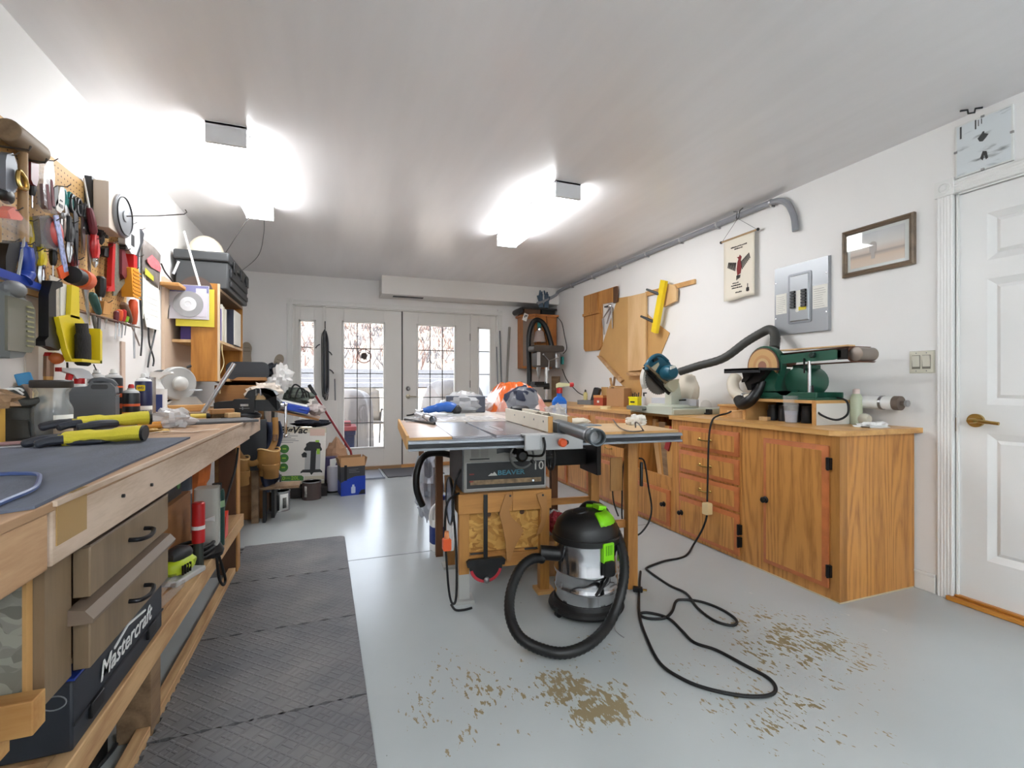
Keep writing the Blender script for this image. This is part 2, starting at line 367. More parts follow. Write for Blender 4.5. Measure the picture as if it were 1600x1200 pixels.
mLead = M('dark leading', (58, 52, 50), .5)
def glazed(nm, x0, x1, gx0, gx1, gz0, gz1, vb, hb_, z0=.035, z1=2.06, y=.02, t=.045):
    o = bpy.data.objects.new(nm, None); COL.objects.link(o); o.location = (x0, YB, 0); o['kind'] = 'structure'
    a, b, w2 = gx0-x0, gx1-x0, x1-x0
    q = MB().box(0, a, y, y+t, z0, z1).box(b, w2, y, y+t, z0, z1).box(a, b, y, y+t, z0, gz0).box(a, b, y, y+t, gz1, z1)
    O('door_frame' if nm.startswith('door') else 'window_frame', q, mFrench, o, bev=.002)
    e = .022; q = MB()
    for (p0, p1, q0, q1) in ((a-e, a+.004, gz0-e, gz1+e), (b-.004, b+e, gz0-e, gz1+e), (a-e, b+e, gz0-e, gz0+.004), (a-e, b+e, gz1-.004, gz1+e)):
        q.frus((p0, p1, q0, q1, y), (p0+.004, p1-.004, q0+.004, q1-.004, y-.012))
    O('glazing_bead', q, mFrench, o)
    O('glass_pane', MB().box(a, b, y+.02, y+.026, gz0, gz1), mPane, o)
    for x in vb: O('lead_bar', MB().box(x-x0-.005, x-x0+.005, y+.014, y+.032, gz0, gz1), mLead, o)
    for z in hb_: O('lead_bar', MB().box(a, b, y+.014, y+.032, z-.005, z+.005), mLead, o)
    return o
hz = [.60, .92, 1.235, 1.555]
e1 = glazed('door_2', -.10, .838, .117, .605, .285, 1.885, [.278, .44], hz)
e2 = glazed('door_3', .846, 1.775, 1.052, 1.55, .285, 1.885, [1.218, 1.386], hz)
glazed('window_1', -.45, -.13, -.385, -.235, .285, 1.875, [], hz)
glazed('window_2', 1.81, 2.15, 1.90, 2.06, .285, 1.875, [], hz)
O('mullion_post', MB().box(-.13, -.10, 0, .1, 0, GZ).box(1.775, 1.81, 0, .1, 0, GZ).box(GX0, -.45, 0, .1, 0, GZ).box(2.15, GX1, 0, .1, 0, GZ).box(GX0, GX1, 0, .1, 2.063, GZ), mFrench, None, kind='structure', loc=(0, YB, 0)).name = 'trim_4'
casing('trim_3', (0, YB, 0), 0, GX0, GX1, GZ, .062)
q = MB().box(0, .93, -.02, .1, .0, .035)
O('threshold', MB().box(-.02, .93, -.03, .1, 0, .034), wood('weathered sill', (176, 142, 104), (140, 106, 72), 'x', 14, 2, .5), e1, bev=.003)
O('threshold', MB().box(-.02, .94, -.04, .1, 0, .04), wood('pine sill', (206, 152, 92), (180, 122, 66), 'x', 14, 2, .5), e2, bev=.003)
O('astragal', MB().box(-.009, .004, .008, .02, .04, 2.06), mLead, e2)
for nm, z, in (('deadbolt', 1.04), ):
    O(nm, MB().at((.075, .02, z), (90, 0, 0)).lathe([(.03, 0), (.028, .012), (.02, .016), (.012, .03)], 20), mSteel, e2)
O('lever_handle', MB().at((.075, .02, .935), (90, 0, 0)).lathe([(.03, 0), (.028, .01), (.012, .014), (.011, .05)], 20).at().tube([(.075, -.03, .935), (.12, -.032, .935), (.18, -.03, .93)], .009, 8), M('satin nickel', (170, 160, 140), .3, 1), e2)
for z in (1.75, 1.1, .3): O('hinge', MB().box(.922, .938, .004, .022, z-.05, z+.05), M('hinge steel', (130, 126, 120), .4, 1) if z > 1.7 else bpy.data.materials['hinge steel'], e2)
# round hanging ornament in the left french door glass: dark head in a hoop
orn = T('window_ornament', 'round red hoop ornament with dark head hanging in left french door glass', 'ornament', (.361, YB+.012, 1.46))
O('hoop', MB().at((0, 0, 0), (90, 0, 0)).tube([(.088*math.cos(a/24*6.2832), .088*math.sin(a/24*6.2832), 0) for a in range(24)], .005, 6, closed=True), M('dark red hoop', (110, 50, 45), .5), orn)
O('head_figure', MB().prism([(p.x, p.y) for p in sm([(-.03, -.03, 0), (-.038, .005, 0), (-.025, .035, 0), (.005, .042, 0), (.03, .03, 0), (.036, .0, 0), (.028, -.025, 0), (.03, -.05, 0), (.012, -.04, 0), (.0, -.055, 0), (-.012, -.035, 0)], 3, True)], -.003, .003), M('dark brown figure', (50, 34, 30), .6), orn)
for s in (-1, 1): O('feather_mark', MB().at((s*.055, 0, .04), (0, s*35, 0)).box(-.022, .022, -.003, .003, -.005, .005), bpy.data.materials['dark brown figure'], orn)

# ---------------------------------------------------------------- fluorescent ceiling fixtures
mDiff = bpy.data.materials.new('glowing diffuser'); mDiff.use_nodes = True
b_ = mDiff.node_tree.nodes['Principled BSDF']; b_.inputs['Base Color'].default_value = (.9, .9, .88, 1); b_.inputs['Emission Color'].default_value = (.965, .985, 1, 1); b_.inputs['Emission Strength'].default_value = LAMP
mCap = M('white enamel end cap', (222, 222, 224), .4)
mDiff2 = mDiff.copy(); mDiff2.name = 'fill light diffuser'; b_ = mDiff2.node_tree.nodes['Principled BSDF']; b_.inputs['Emission Color'].default_value = (.87, .95, 1, 1); b_.inputs['Emission Strength'].default_value = LAMP2
def fixture(x0, x1, y0, y1, z0, label, md=mDiff):
    t = T('ceiling_light', label, 'ceiling light', ((x0+x1)/2, (y0+y1)/2, ZC), group=None)
    a, b, c, d, h = -(x1-x0)/2, (x1-x0)/2, -(y1-y0)/2, (y1-y0)/2, z0-ZC
    O('housing', MB().box(a, b, c, d, -.012, 0), mCap, t)
    r = .02; prof = [(a+.003, -.012), (a+.003, h+r)]+[(p, q) for p, q in arc(r, 180, 270, 4, (a+r+.003, h+r))]+[(p, q) for p, q in arc(r, 270, 360, 4, (b-r-.003, h+r))]+[(b-.003, -.012)]
    O('diffuser', MB().prism(prof, c+.02, d-.02), md, t)
    for p, q in ((c, c+.02), (d-.02, d)): O('end_cap', MB().box(a, b, p, q, h-.002, 0), mCap, t, bev=.002)
    return t
fixture(-.615, -.428, 2.81, 4.03, 2.335, 'white wraparound fluorescent ceiling light nearer the pegboard wall')
fixture(1.365, 1.548, 2.83, 4.05, 2.335, 'white wraparound fluorescent ceiling light nearer the right wall')
fixture(1.365, 1.548, -2.3, -1.08, 2.335, 'added fluorescent fill light on the ceiling behind the viewer, nearer the side door', mDiff2)  # unseen rear pair, added to fill the room with cooler light
fixture(-.615, -.428, -2.3, -1.08, 2.335, 'added fluorescent fill light on the ceiling behind the viewer, nearer the bench', mDiff2)
# ================================================================ outside, beyond the french doors
mConc = M('sunlit patio concrete', (205, 200, 192), .9, var=.05, vs=3)
S('floor_outside', MB().box(-8, 12, YB+.12, 10.5, -.2, -.04), mConc, shade=False).name = 'patio'
def slope(u, v):
    y = 10.5+v*22
    z = -.04+min(1, v*22/4)*1.05 if v*22 < 4.0 else 1.01
    return (-14+u*38, y, z+.03*noise.noise(Vector((u*9, v*9, 0))))
O('gravel_bank', MB().grid(slope, 20, 30), M('pale gravel', (176, 166, 152), .95, var=.08, vs=20), kind='structure')
tw = T('retaining_wall', 'grey timber retaining wall across the yard behind the french doors', 'wall', (2, 14.5, 1.0))
mTimber = M('weathered timber', (74, 76, 82), .85, var=.12, vs=4, stretch=(.4, 3, 6))
for i in range(4): O('timber', MB().box(-13, 15, .01*i, .3+.01*i, .135*i+.004, .135*i+.13), mTimber, tw)
def hill(u, v):
    x = -14+u*40; y = 14.8+v*13; z = 1.5+v*3.0+.35*noise.noise(Vector((x*.5, y*.4, 2)))*(v > .02)
    return (x, y, z)
O('hillside', MB().grid(hill, 50, 24), M('dry hillside soil', (104, 92, 84), .95, var=.2, vs=3), kind='structure')
bm_ = MB(); rnd = random.Random(3)
for i in range(3400):
    u, v = rnd.random(), rnd.random()**.8; p = Vector(hill(u, v)); h = rnd.uniform(.12, .5); k = rnd.choice((0, 0, 1, 1, 2, 3)); bm_.m = k
    for j in range(3):
        a = rnd.uniform(0, 6.28); d = Vector((math.cos(a)*.5, math.sin(a)*.3, rnd.uniform(.5, 1.3)))*h; s_ = Vector((rnd.uniform(.01, .03), 0, 0))
        if k == 2: s_ *= 3
        q = p+Vector((rnd.uniform(-.25, .25), 0, -.05)); bm_.add([q-s_, q+s_, q+d+s_*.4, q+d-s_*.4], [(0, 1, 2, 3)])
O('hillside_brush', bm_, [M('bare twigs', (70, 48, 42), .9), M('grey sage', (74, 74, 78), .9), M('pale grass', (150, 136, 122), .9), M('dark shrub', (38, 37, 42), .9)],
  label='dry twiggy brush covering the hillside beyond the timber wall', cat='brush', kind='stuff')
S('wall_outside', MB().box(2.55, 2.75, YB+.12, 9.2, -.1, 2.9), M('white stucco', (136, 138, 141), .8)).name = 'wall_porch'
# patio chairs
mMesh = M('taupe chair mesh', (64, 60, 56), .8)
def patio_chair(x, y, rz, label):
    t = T('patio_chair', label, 'chair', (x, y, -.04), rz)
    O('backrest', MB().grid(lambda u, v: (-.27+.54*u, .02+.10*v+.03*math.cos((u-.5)*3), .45+.62*v-.06*(2*u-1)**4*v), 8, 6), mMesh, t, solid=.02)
    O('seat', MB().box(-.26, .26, -.46, .03, .42, .45), mMesh, t, bev=.01)
    for s in (-1, 1):
        O('frame', MB().tube(sm([(s*.29, -.45, 0), (s*.29, -.42, .62), (s*.29, -.1, .66), (s*.29, .06, .6), (s*.29, .2, 0)], 4), .016, 8), mDark, t)
    return t
patio_chair(.56, 9.3, 8, 'taupe patio chair seen through the left french door glass')
patio_chair(-.42, 9.3, -6, 'taupe patio chair seen through the narrow left sidelight')
tt = T('storage_tote', 'navy tote with red lid outside against left french door', 'tote', (.12, 7.05, -.04))
O('bin', MB().frus((-.18, .14, 0, .48, -.15), (-.18, .14, 0, .48, .2)).box(-.2, .16, -.17, .22, .44, .5), M('navy plastic', (20, 28, 60), .4), tt, bev=.01)
O('lid', MB().box(-.2, .17, -.18, .23, .5, .56).box(-.12, .1, -.1, .15, .56, .62), M('faded red lid', (130, 40, 44), .5), tt, bev=.01)
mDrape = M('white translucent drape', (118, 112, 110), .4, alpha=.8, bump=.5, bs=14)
def draped(nm, x, y, wx, h, label, seed):
    def f(u, v):
        a = u*2*math.pi; k = 1+.10*math.sin(a*7+seed)*(v)+.08*noise.noise(Vector((math.cos(a)*2, math.sin(a)*2, v*3+seed)))
        r = math.sin(min(1, v*1.25)*math.pi/2); return (wx*r*math.cos(a)*k, wx*.8*r*math.sin(a)*k, h*(1-v**3.2))
    return O(nm, MB().grid(f, 40, 12), mDrape, label=label, cat='cover', loc=(x, y, -.04))
draped('plastic_cover', .20, 7.75, .36, 1.06, 'streaky white plastic cover outside beside the navy tote', 1)
draped('plastic_cover', 1.82, 7.6, .5, 1.22, 'white draped cover outside behind the right french door', 4)

# ================================================================ right wall, things hung there
def RW(u, v, off=0.0): return PX(u, v, XR-off)
# grey conduit along the ceiling line
cd = T('conduit', 'grey electrical conduit running along the top of the right wall', 'conduit', (XR-.03, 2.4, 2.40), world=True)
path = [(XR-.026, 2.36, 2.14), (XR-.026, 2.375, 2.25), (XR-.026, 2.43, 2.355), (XR-.03, 2.52, 2.395), (XR-.03, 2.7, 2.40), (XR-.03, 5.8, 2.40)]
path = [Vector(p) for p in sm(path[:5], 6)]+[Vector((XR-.03, 3.5, 2.40)), Vector((XR-.03, 5.85, 2.40))]
path2 = sm([(XR-.03, 5.85, 2.40), (XR-.035, 6.0, 2.385), (XR-.06, 6.035, 2.34), (XR-.22, 6.035, 2.255), (XR-.34, 6.02, 2.21)], 6)
O('pipe', MB().tube(path+path2[1:], .021, 10), M('grey conduit plastic', (142, 144, 150), .4), cd)
for y in (2.55, 3.06, 3.5, 4.0, 4.5, 5.05, 5.6):
    O('clamp', MB().at((XR-.03, y, 2.40), (90, 0, 0)).lathe([(.0235, -.008), (.0245, 0), (.0235, .008)], 14).at().box(XR-.034, XR-.001, y-.008, y+.008, 2.367, 2.379), M('galvanised clamp', (188, 188, 190), .3, .8) if y == 2.55 else bpy.data.materials['galvanised clamp'], cd)
hk = T('ceiling_hook', 'small dark metal bracket screwed to the ceiling near side door', 'hook', PZ(1518, 169, ZC))
O('bracket', MB().tube([(-.03, .03, -.004), (-.008, .012, -.004), (-.006, .01, -.022), (.012, -.006, -.022), (.014, -.008, -.004), (.035, -.026, -.004)], .005, 6), mDark, hk)
hk2 = T('ceiling_hook', 'small wire hook on the conduit above the bird banner', 'hook', (XR-.05, 2.82, 2.44))
O('bracket', MB().tube([(0, -.04, -.003), (0, -.01, -.012), (0, .0, -.06), (-.01, .01, -.075), (0, .025, -.06), (0, .015, -.012), (0, .05, -.003)], .003, 6), mDark, hk2)
# banner with the red bird
bl_, br_ = RW(1135, 382, .03), RW(1183, 353, .03)
bt = T('wall_banner', 'cream cloth banner with a red bird hanging from the conduit', 'banner', (XR-.035, 2.835, 2.24), -90)
mCloth = M('cream cloth', (232, 224, 208), .85, bump=.15, bs=300)
O('cloth', MB().grid(lambda u, v: (-.148+.296*u, -.003*math.sin(u*9)*v*v*(v > .93), .0-.48*v-.006*math.sin(u*6)*v), 10, 14), mCloth, bt, solid=.003)
O('rod', MB().cyl((-.175, 0, 0), (.175, 0, 0), .008, n=8), wood('rod wood', (180, 150, 110), (140, 110, 80), 'x'), bt)
for s in (-1, 1): O('rod_cap', MB().ball((s*.178, 0, 0), .012, 8), mBlack, bt)
O('string', MB().tube([(-.165, 0, .005), (-.01, .0, .14), (.165, 0, .005)], .0015, 5), mDark, bt)
mInkR = M('dark red ink', (128, 44, 44), .8); mInkB = M('black ink', (40, 34, 34), .8)
bd = MB()
bd.prism([(-.012, -.30), (.02, -.29), (.03, -.24), (.022, -.19), (.03, -.165), (.012, -.145), (.005, -.16), (-.016, -.158), (.0, -.175), (-.01, -.20), (-.018, -.25)], -.0035, -.0015)
O('bird_body', bd, mInkR, bt)
for s in (-1, 1):
    wg = MB()
    for k in range(8):
        x0 = s*(.022+k*.010); z0 = -.20+k*.004*(1.6 if s > 0 else .6)
        wg.prism([(x0, z0), (x0+s*.007, z0+.004), (x0+s*.018, z0-.06+k*.003), (x0+s*.012, z0-.062+k*.003)], -.0035, -.0015)
    O('bird_wing', wg, mInkB, bt)
for k in range(5): O('tail_feather', MB().prism([(-.02+k*.008, -.30), (-.014+k*.008, -.30), (-.018+k*.008, -.335+k*.003), (-.022+k*.008, -.335+k*.003)], -.0035, -.0015), mInkB, bt)
O('guitar_mark', MB().prism([(.083, -.38), (.089, -.38), (.089, -.409), (.098, -.41), (.1, -.435), (.092, -.44), (.082, -.44), (.072, -.435), (.074, -.41), (.083, -.409)], -.0035, -.0015), mInkB, bt)
# the writing is too small to read in the photograph: short strokes in three lines
st = MB(); r_ = random.Random(5)
for (x0, x1, z) in ((-.075, .07, -.075), (-.04, .035, -.092), (-.06, .0, -.355), (-.072, .02, -.374), (-.066, .03, -.393), (-.03, .03, -.43)):
    x = x0
    while x < x1:
        l0 = r_.uniform(.004, .009); st.box(x, x+l0, -.0035, -.0015, z-.004, z+.002+r_.uniform(0, .004)); x += l0+.003
O('lettering', st, mInkB, bt)
# electrical panel
ep = T('breaker_panel', 'grey steel breaker panel on the right wall above the sander', 'electrical panel', (XR, 2.33, 1.68), -90)
mPan = M('grey enamel panel', (160, 163, 167), .35, .3)
q = MB(); a, h = .2, .24
q.frus((-a, a, -h, h, 0), (-a+.004, a-.004, -h+.004, h-.004, -.022))
O('cover', q, mPan, ep, bev=.003)
O('breaker_door', MB().frus((-.075, .075, -.16, .16, -.022), (-.065, .065, -.15, .15, -.034)), mPan, ep, bev=.002)
O('door_surround', MB().prism(rrect(-.085, .085, -.17, .17, .012), -.0265, -.02), M('shaded grey rim', (128, 131, 136), .4, .3), ep)
for (x, z, ww, hh) in ((-.142, -.02, .085, .14), (.142, -.015, .1, .15)):
    lp = O('paper_label', MB().box(x-ww/2, x+ww/2, -.0235, -.021, z-hh/2, z+hh/2), mPaper, ep, label='white circuit list card')
    s3 = MB(); 
    for k in range(9): s3.box(x-ww*.42, x+ww*(.1+.3*r_.random()), -.0242, -.0232, z-hh*.42+k*hh*.095, z-hh*.42+k*hh*.095+.002)
    O('written_lines', s3, M('faint pencil', (150, 148, 146), .8) if x < 0 else bpy.data.materials['faint pencil'], lp)
for s in (-1, 1):
    for k in range(6):
        O('breaker_switch', MB().box(s*.04-.016, s*.04+.016, -.048, -.034, .035-.02*k, .05-.02*k), mBlack, ep)
O('paper_label', MB().box(-.018, .022, -.0355, -.033, -.07, .05), mPaper, ep)
O('warning_sticker', MB().box(.0, .055, -.0362, -.034, -.085, -.062), M('yellow sticker', (225, 205, 50), .5), ep, label='yellow warning sticker')
O('warning_sticker', MB().at((-.01, -.035, -.082), (90, 0, 0)).lathe([(.014, -.001), (.014, .001)], 14), mPaper, ep)
for x in (-.185, .185):
    for z in (-.12, .13): O('screw', MB().at((x, -.022, z), (90, 0, 0)).lathe([(.006, 0), (.005, .003), (.001, .004)], 8), mChrome, ep)
# framed picture and clip-framed photo
fp = T('framed_picture', 'brown wood framed landscape print on the right wall', 'picture', (XR, 1.852, 1.893), -90)
mFr = wood('weathered frame', (134, 116, 96), (100, 84, 68), 'x', 26, 2, .5)
a, h, w2 = .195, .141, .028
for (p, q_) in (((-a, -h), (a, -h)), ((a, -h), (a, h)), ((a, h), (-a, h)), ((-a, h), (-a, -h))):
    p, q_ = Vector((p[0], 0, p[1])), Vector((q_[0], 0, q_[1])); d = (q_-p).normalized(); nrm = Vector((-d.z, 0, d.x)); z0 = Vector((0, -.028, 0)); m_ = MB()
    prof = [(0, 0), (0, -.02), (.008, -.028), (.016, -.02), (.02, -.024), (w2, -.012), (w2, 0)]
    A = [p+nrm*x+d*x+Vector((0, y, 0)) for x, y in prof]; B = [q_+nrm*x-d*x+Vector((0, y, 0)) for x, y in prof]; k = len(prof)
    m_.add(A+B, [(i, (i+1) % k, k+(i+1) % k, k+i) for i in range(k)]+[tuple(range(k)), tuple(range(2*k-1, k-1, -1))]); O('frame_side', m_, mFr, fp)
O('mat_board', MB().box(-a+.02, a-.02, -.010, -.004, -h+.02, h-.02), M('mat board', (222, 224, 222), .7), fp)
mPr = bpy.data.materials.new('faded landscape print'); mPr.use_nodes = True
n_, l_ = mPr.node_tree.nodes, mPr.node_tree.links; tc = n_.new('ShaderNodeTexCoord'); sx = n_.new('ShaderNodeSeparateXYZ'); l_.new(tc.outputs['Generated'], sx.inputs[0])
rp = n_.new('ShaderNodeValToRGB'); l_.new(sx.outputs['Z'], rp.inputs[0]); el = rp.color_ramp.elements
el[0].color = lin((226, 206, 190)); el[1].color = lin((206, 206, 210)); 
for p_, c_ in ((.25, (220, 196, 176)), (.36, (172, 156, 148)), (.42, (216, 198, 186)), (.6, (222, 216, 212))): e_ = el.new(p_); e_.color = lin(c_)
l_.new(rp.outputs[0], n_['Principled BSDF'].inputs['Base Color'])
O('print', MB().box(-a+.045, a-.05, -.0115, -.009, -h+.045, h-.045), mPr, fp)
O('monument_image', MB().prism(arc(.02, 0, 180, 8, (-.02, .02))+[(-.04, -.02), (-.03, -.02), (-.03, -.06), (-.01, -.06), (-.01, -.02), (.0, -.02)], -.0125, -.0105), M('pale grey drawing', (188, 178, 174), .8), fp)
O('cover_glass', MB().box(-a+.022, a-.022, -.0165, -.0145, -h+.022, h-.022), mPane, fp)
ph = T('clip_frame_photo', 'frameless black and white photo leaning above the side door', 'photo', (XR, 1.367, 2.268), -90)
mPh = bpy.data.materials.new('black and white photo'); mPh.use_nodes = True
n_, l_ = mPh.node_tree.nodes, mPh.node_tree.links; tc = n_.new('ShaderNodeTexCoord'); t_ = n_.new('ShaderNodeTexNoise'); t_.inputs['Scale'].default_value = 14; t_.inputs['Detail'].default_value = 8
mp_ = n_.new('ShaderNodeMapping'); mp_.inputs['Scale'].default_value = (.6, 1, 2.4); l_.new(tc.outputs['Object'], mp_.inputs[0]); l_.new(mp_.outputs[0], t_.inputs[0])
rp = n_.new('ShaderNodeValToRGB'); rp.color_ramp.elements[0].color = lin((130, 134, 138)); rp.color_ramp.elements[0].position = .28; rp.color_ramp.elements[1].color = lin((232, 236, 240)); rp.color_ramp.elements[1].position = .44
l_.new(t_.outputs[0], rp.inputs[0]); l_.new(rp.outputs[0], n_['Principled BSDF'].inputs['Base Color'])
O('backing_board', MB().box(-.109, .109, -.014, 0, -.13, .13), mWhite, ph)
O('photo_print', MB().box(-.103, .103, -.0155, -.0135, -.124, .124), mPh, ph)
O('figure_image', MB().prism([(-.012, .012), (-.02, .03), (-.008, .042), (.0, .055), (.006, .055), (.006, .044), (.022, .034), (.012, .02), (.0, .008)], -.0165, -.015).prism([(-.01, -.07), (.0, -.04), (.014, -.045), (.02, -.08), (.012, -.085), (.005, -.06), (.0, -.085)], -.0165, -.015).box(-.09, -.083, -.0165, -.015, .06, .12).box(-.03, -.025, -.0165, -.015, .08, .125).box(-.018, -.015, -.0165, -.015, .09, .12).box(-.006, -.003, -.0165, -.015, .095, .12), M('photo black', (50, 52, 54), .5), ph)
O('cover_glass', MB().box(-.109, .109, -.019, -.017, -.13, .13), mPane, ph)
for x, z in ((0, .128), (0, -.128), (-.107, 0), (.107, 0)): O('clip', MB().box(x-.006, x+.006, -.021, -.012, z-.005, z+.005), mSteel, ph)
sw = T('light_switch', 'almond double rocker light switch beside the side door', 'light switch', (XR, 1.63, 1.218), -90)
mAl = M('almond plastic', (206, 202, 186), .4)
O('wall_plate', MB().frus((-.06, .06, -.06, .06, 0), (-.055, .055, -.055, .055, -.008)), mAl, sw, bev=.001)
for s in (-1, 1):
    O('rocker_outline', MB().box(s*.024-.0195, s*.024+.0195, -.0088, -.007, -.037, .037), M('switch gap shade', (120, 116, 104), .6) if s < 0 else bpy.data.materials['switch gap shade'], sw)  # darker outline painted in for the shade round each rocker
    O('rocker', MB().add([(s*.024-.017, -.008, -.034), (s*.024+.017, -.008, -.034), (s*.024+.017, -.011, 0), (s*.024-.017, -.011, 0), (s*.024+.017, -.016, .034), (s*.024-.017, -.016, .034), (s*.024-.017, -.006, .034), (s*.024+.017, -.006, .034)], [(0, 1, 2, 3), (3, 2, 4, 5), (5, 4, 7, 6), (0, 3, 5, 6), (1, 7, 4, 2)]), M('rocker almond', (214, 210, 196), .35) if s < 0 else bpy.data.materials['rocker almond'], sw)
    for z in (-.048, .048): O('screw', MB().at((s*.024, -.008, z), (90, 0, 0)).lathe([(.003, 0), (.002, .0015)], 8), mGrey, sw)

# ---------------------------------------------------------------- boards and jigs on the right wall
def wallpoly(name, px, off, t, mat, label, cat='board', group=None, bev=.001):
    """a flat board against the right wall whose outline is measured there"""
    P = [RW(u, v, off+t) for u, v in px]; c = sum(P, Vector())/len(P)
    mb = MB().prism([(-(p.y-c.y), p.z-c.z) for p in P], -t, 0)
    return O(name, mb, mat, None, label, cat, group, loc=(XR-off, c.y, c.z), rz=-90, bev=bev)
jg = T('wooden_jig', 'brown wooden stepped jig board hung at left on the right wall', 'jig', (XR, 5.1, 1.85), world=True)
def jb(nm, px, o0, o1, mat=None):
    P = [RW(u, v, o1) for u, v in px]; O(nm, MB().prism([(p.y, p.z) for p in P], XR-o1, XR-o0, 'yz'), mat or mPineZ, jg, bev=.002)
mJig = wood('jig pine', (196, 140, 76), (160, 104, 48), 'z', 11, 3, .5)
jb('back_board', [(912, 463), (963, 447), (963, 471), (940, 475), (940, 540), (936, 547), (914, 549), (912, 545)], .004, .022, mJig)
jb('upper_block', [(913, 464), (933, 457), (934, 487), (912, 493)], .022, .04, mJig)
jb('cross_strip', [(910, 491), (935, 485), (935, 489), (910, 495)], .022, .052, mJig)
jb('side_strip', [(958, 449), (964, 447), (964, 471), (958, 474)], .022, .04, mDarkWood)
wallpoly('hardboard_sheet', [(965, 466), (988, 462), (1000, 480), (1030, 508), (1046, 520), (1029, 562), (1004, 588), (1000, 640), (967, 595), (935, 557)], .004, .006, mMdf, 'large angled brown hardboard sheet leaning on the right wall', 'hardboard sheet')
lg = [(932, 556), (936, 556), (972, 594), (968, 598)]
wallpoly('ledge_strip', lg, .012, .03, mPineY, 'narrow wood strip along the lower edge of the hardboard', 'strip')
wallpoly('pale_plank', [(981, 463.5), (1009, 457), (1009, 578), (981, 580)], .016, .02, mPale, 'pale vertical pine plank hanging in front of the hardboard', 'plank')
wallpoly('ledge_block', [(978, 582), (1008, 582), (1008, 587), (980, 587)], .016, .05, mPineY, 'small wood ledge under the pale hanging plank', 'ledge')
wallpoly('hanging_rail', [(1008, 456), (1085, 436), (1085, 443), (1009, 463)], .002, .02, wood('rail pine', (214, 170, 112), (186, 140, 84), 'y', 14, 2, .5), 'thin pine rail nailed to the right wall behind yellow bar', 'rail')
wallpoly('pentagon_board', [(1040, 443), (1054, 446), (1057, 452), (1056, 470), (1036, 480), (1033, 470)], .022, .022, mPale, 'small pale five-sided board hanging from the pine rail', 'board')
yb = T('yellow_bar', 'bright yellow bar with two black arms on right wall', 'bar', (XR-.06, 3.85, 1.75), world=True)
P = [RW(u, v, .10) for u, v in ((1032, 437), (1039, 439), (1024, 521), (1017, 518))]
O('bar', MB().prism([(p.y, p.z) for p in P], XR-.10, XR-.065, 'yz'), M('bright yellow paint', (238, 206, 30), .4), yb, bev=.002)
for (u0, v0, u1, v1) in ((1031, 460, 1010, 452), (1022, 503, 1001, 494)):
    a = RW(u0, v0, .085); b = Vector((XR-.28, PX(u1, v1, XR-.28).y, PX(u1, v1, XR-.28).z)); b = PX(u1, v1, XR-.085)+Vector((-.09, 0, .0))
    b = PX(u1, v1, XR-.16)
    O('arm', MB().tube([a, b], [.016, .010], 6), mDark, yb)
cl = T('hanging_calipers', 'steel calipers and tongs hanging beside the brown jig', 'calipers', (XR-.03, 4.75, 1.9), world=True)
for i, ((u0, v0), (u1, v1)) in enumerate((((955, 478), (942, 498)), ((942, 498), (944, 523)), ((956, 480), (948, 506)), ((956, 480), (957, 513)))):
    O('jaw', MB().tube([RW(u0, v0, .03), RW(u1, v1, .03)], [.012, .006], 6), mSteel, cl)
O('screw_block', MB().ball(RW(953, 478, .035), .025, 8), mChrome, cl)
O('hook', MB().box(XR-.03, XR, 4.68, 4.80, 1.985, 2.0), mDark, cl)
# ================================================================ base cabinets along the right wall
FX, CT = 2.365, .865
def raised(mb, y0, y1, z0, z1, x=FX, t=.02, e=.026):
    """overlay door or drawer front with a wide moulded edge, facing -x; material 0 face, 1 edge"""
    a = [(x, y0, z0), (x, y1, z0), (x, y1, z1), (x, y0, z1)]
    b = [(x-t*.55, y0, z0), (x-t*.55, y1, z0), (x-t*.55, y1, z1), (x-t*.55, y0, z1)]
    c = [(x-t, y0+e, z0+e), (x-t, y1-e, z0+e), (x-t, y1-e, z1-e), (x-t, y0+e, z1-e)]
    mb.add(a+b+c, [(i, (i+1) % 4, 4+(i+1) % 4, 4+i) for i in range(4)]+[(4+i, 4+(i+1) % 4, 8+(i+1) % 4, 8+i) for i in range(4)], 1)
    mb.add(c, [(0, 1, 2, 3)], 0)
mIron = M('black iron', (34, 32, 32), .45, .6)
def front(par, nm, y0, y1, z0, z1, knob=None, pull=False, hinge=None):
    q = MB(); raised(q, y0, y1, z0, z1); d = O(nm, q, [mOak, mOakEdge], par)
    if knob:
        O('knob', MB().at((FX-.02, knob[0], knob[1]), (0, -90, 0)).lathe([(.017, 0), (.02, .004), (.012, .01), (.014, .02), (.017, .027), (.012, .033), (.002, .035)], 12), mIron, d, label='black rosette knob').location = (0, 0, 0)
    if pull:
        yc, zc = (y0+y1)/2, (z0+z1)/2
        O('pull', MB().tube([(FX-.018, yc-.05, zc+.004), (FX-.042, yc-.045, zc), (FX-.046, yc, zc-.002), (FX-.042, yc+.045, zc), (FX-.018, yc+.05, zc+.004)], .0045, 6).ball((FX-.02, yc-.05, zc+.004), .01, 8).ball((FX-.02, yc+.05, zc+.004), .01, 8), mBrass, d, label='brass bail pull')
    if hinge is not None:
        for z in (z0+.09, z1-.09): O('hinge', MB().box(FX-.02, FX+.0, hinge-.012, hinge+.012, z-.03, z+.03).cyl((FX-.022, hinge, z-.033), (FX-.022, hinge, z+.033), .006, n=8), mIron, d)
    return d
def cab(label, y0, y1):
    return T('base_cabinet', label, 'cabinet', (FX+.3, (y0+y1)/2, 0), world=True)
XW = XR-.012
c1 = cab('oak print base cabinet with one tall door at the end nearest side door', 1.66, 2.27)
O('carcass', MB().box(FX+.002, XW, 1.66, 2.27, .004, .838), mOak, c1, bev=.001)
O('toe_strip', MB().box(FX-.001, XW-.01, 1.657, 2.27, .0, .006), M('pale plinth edge', (196, 182, 156), .7), c1)
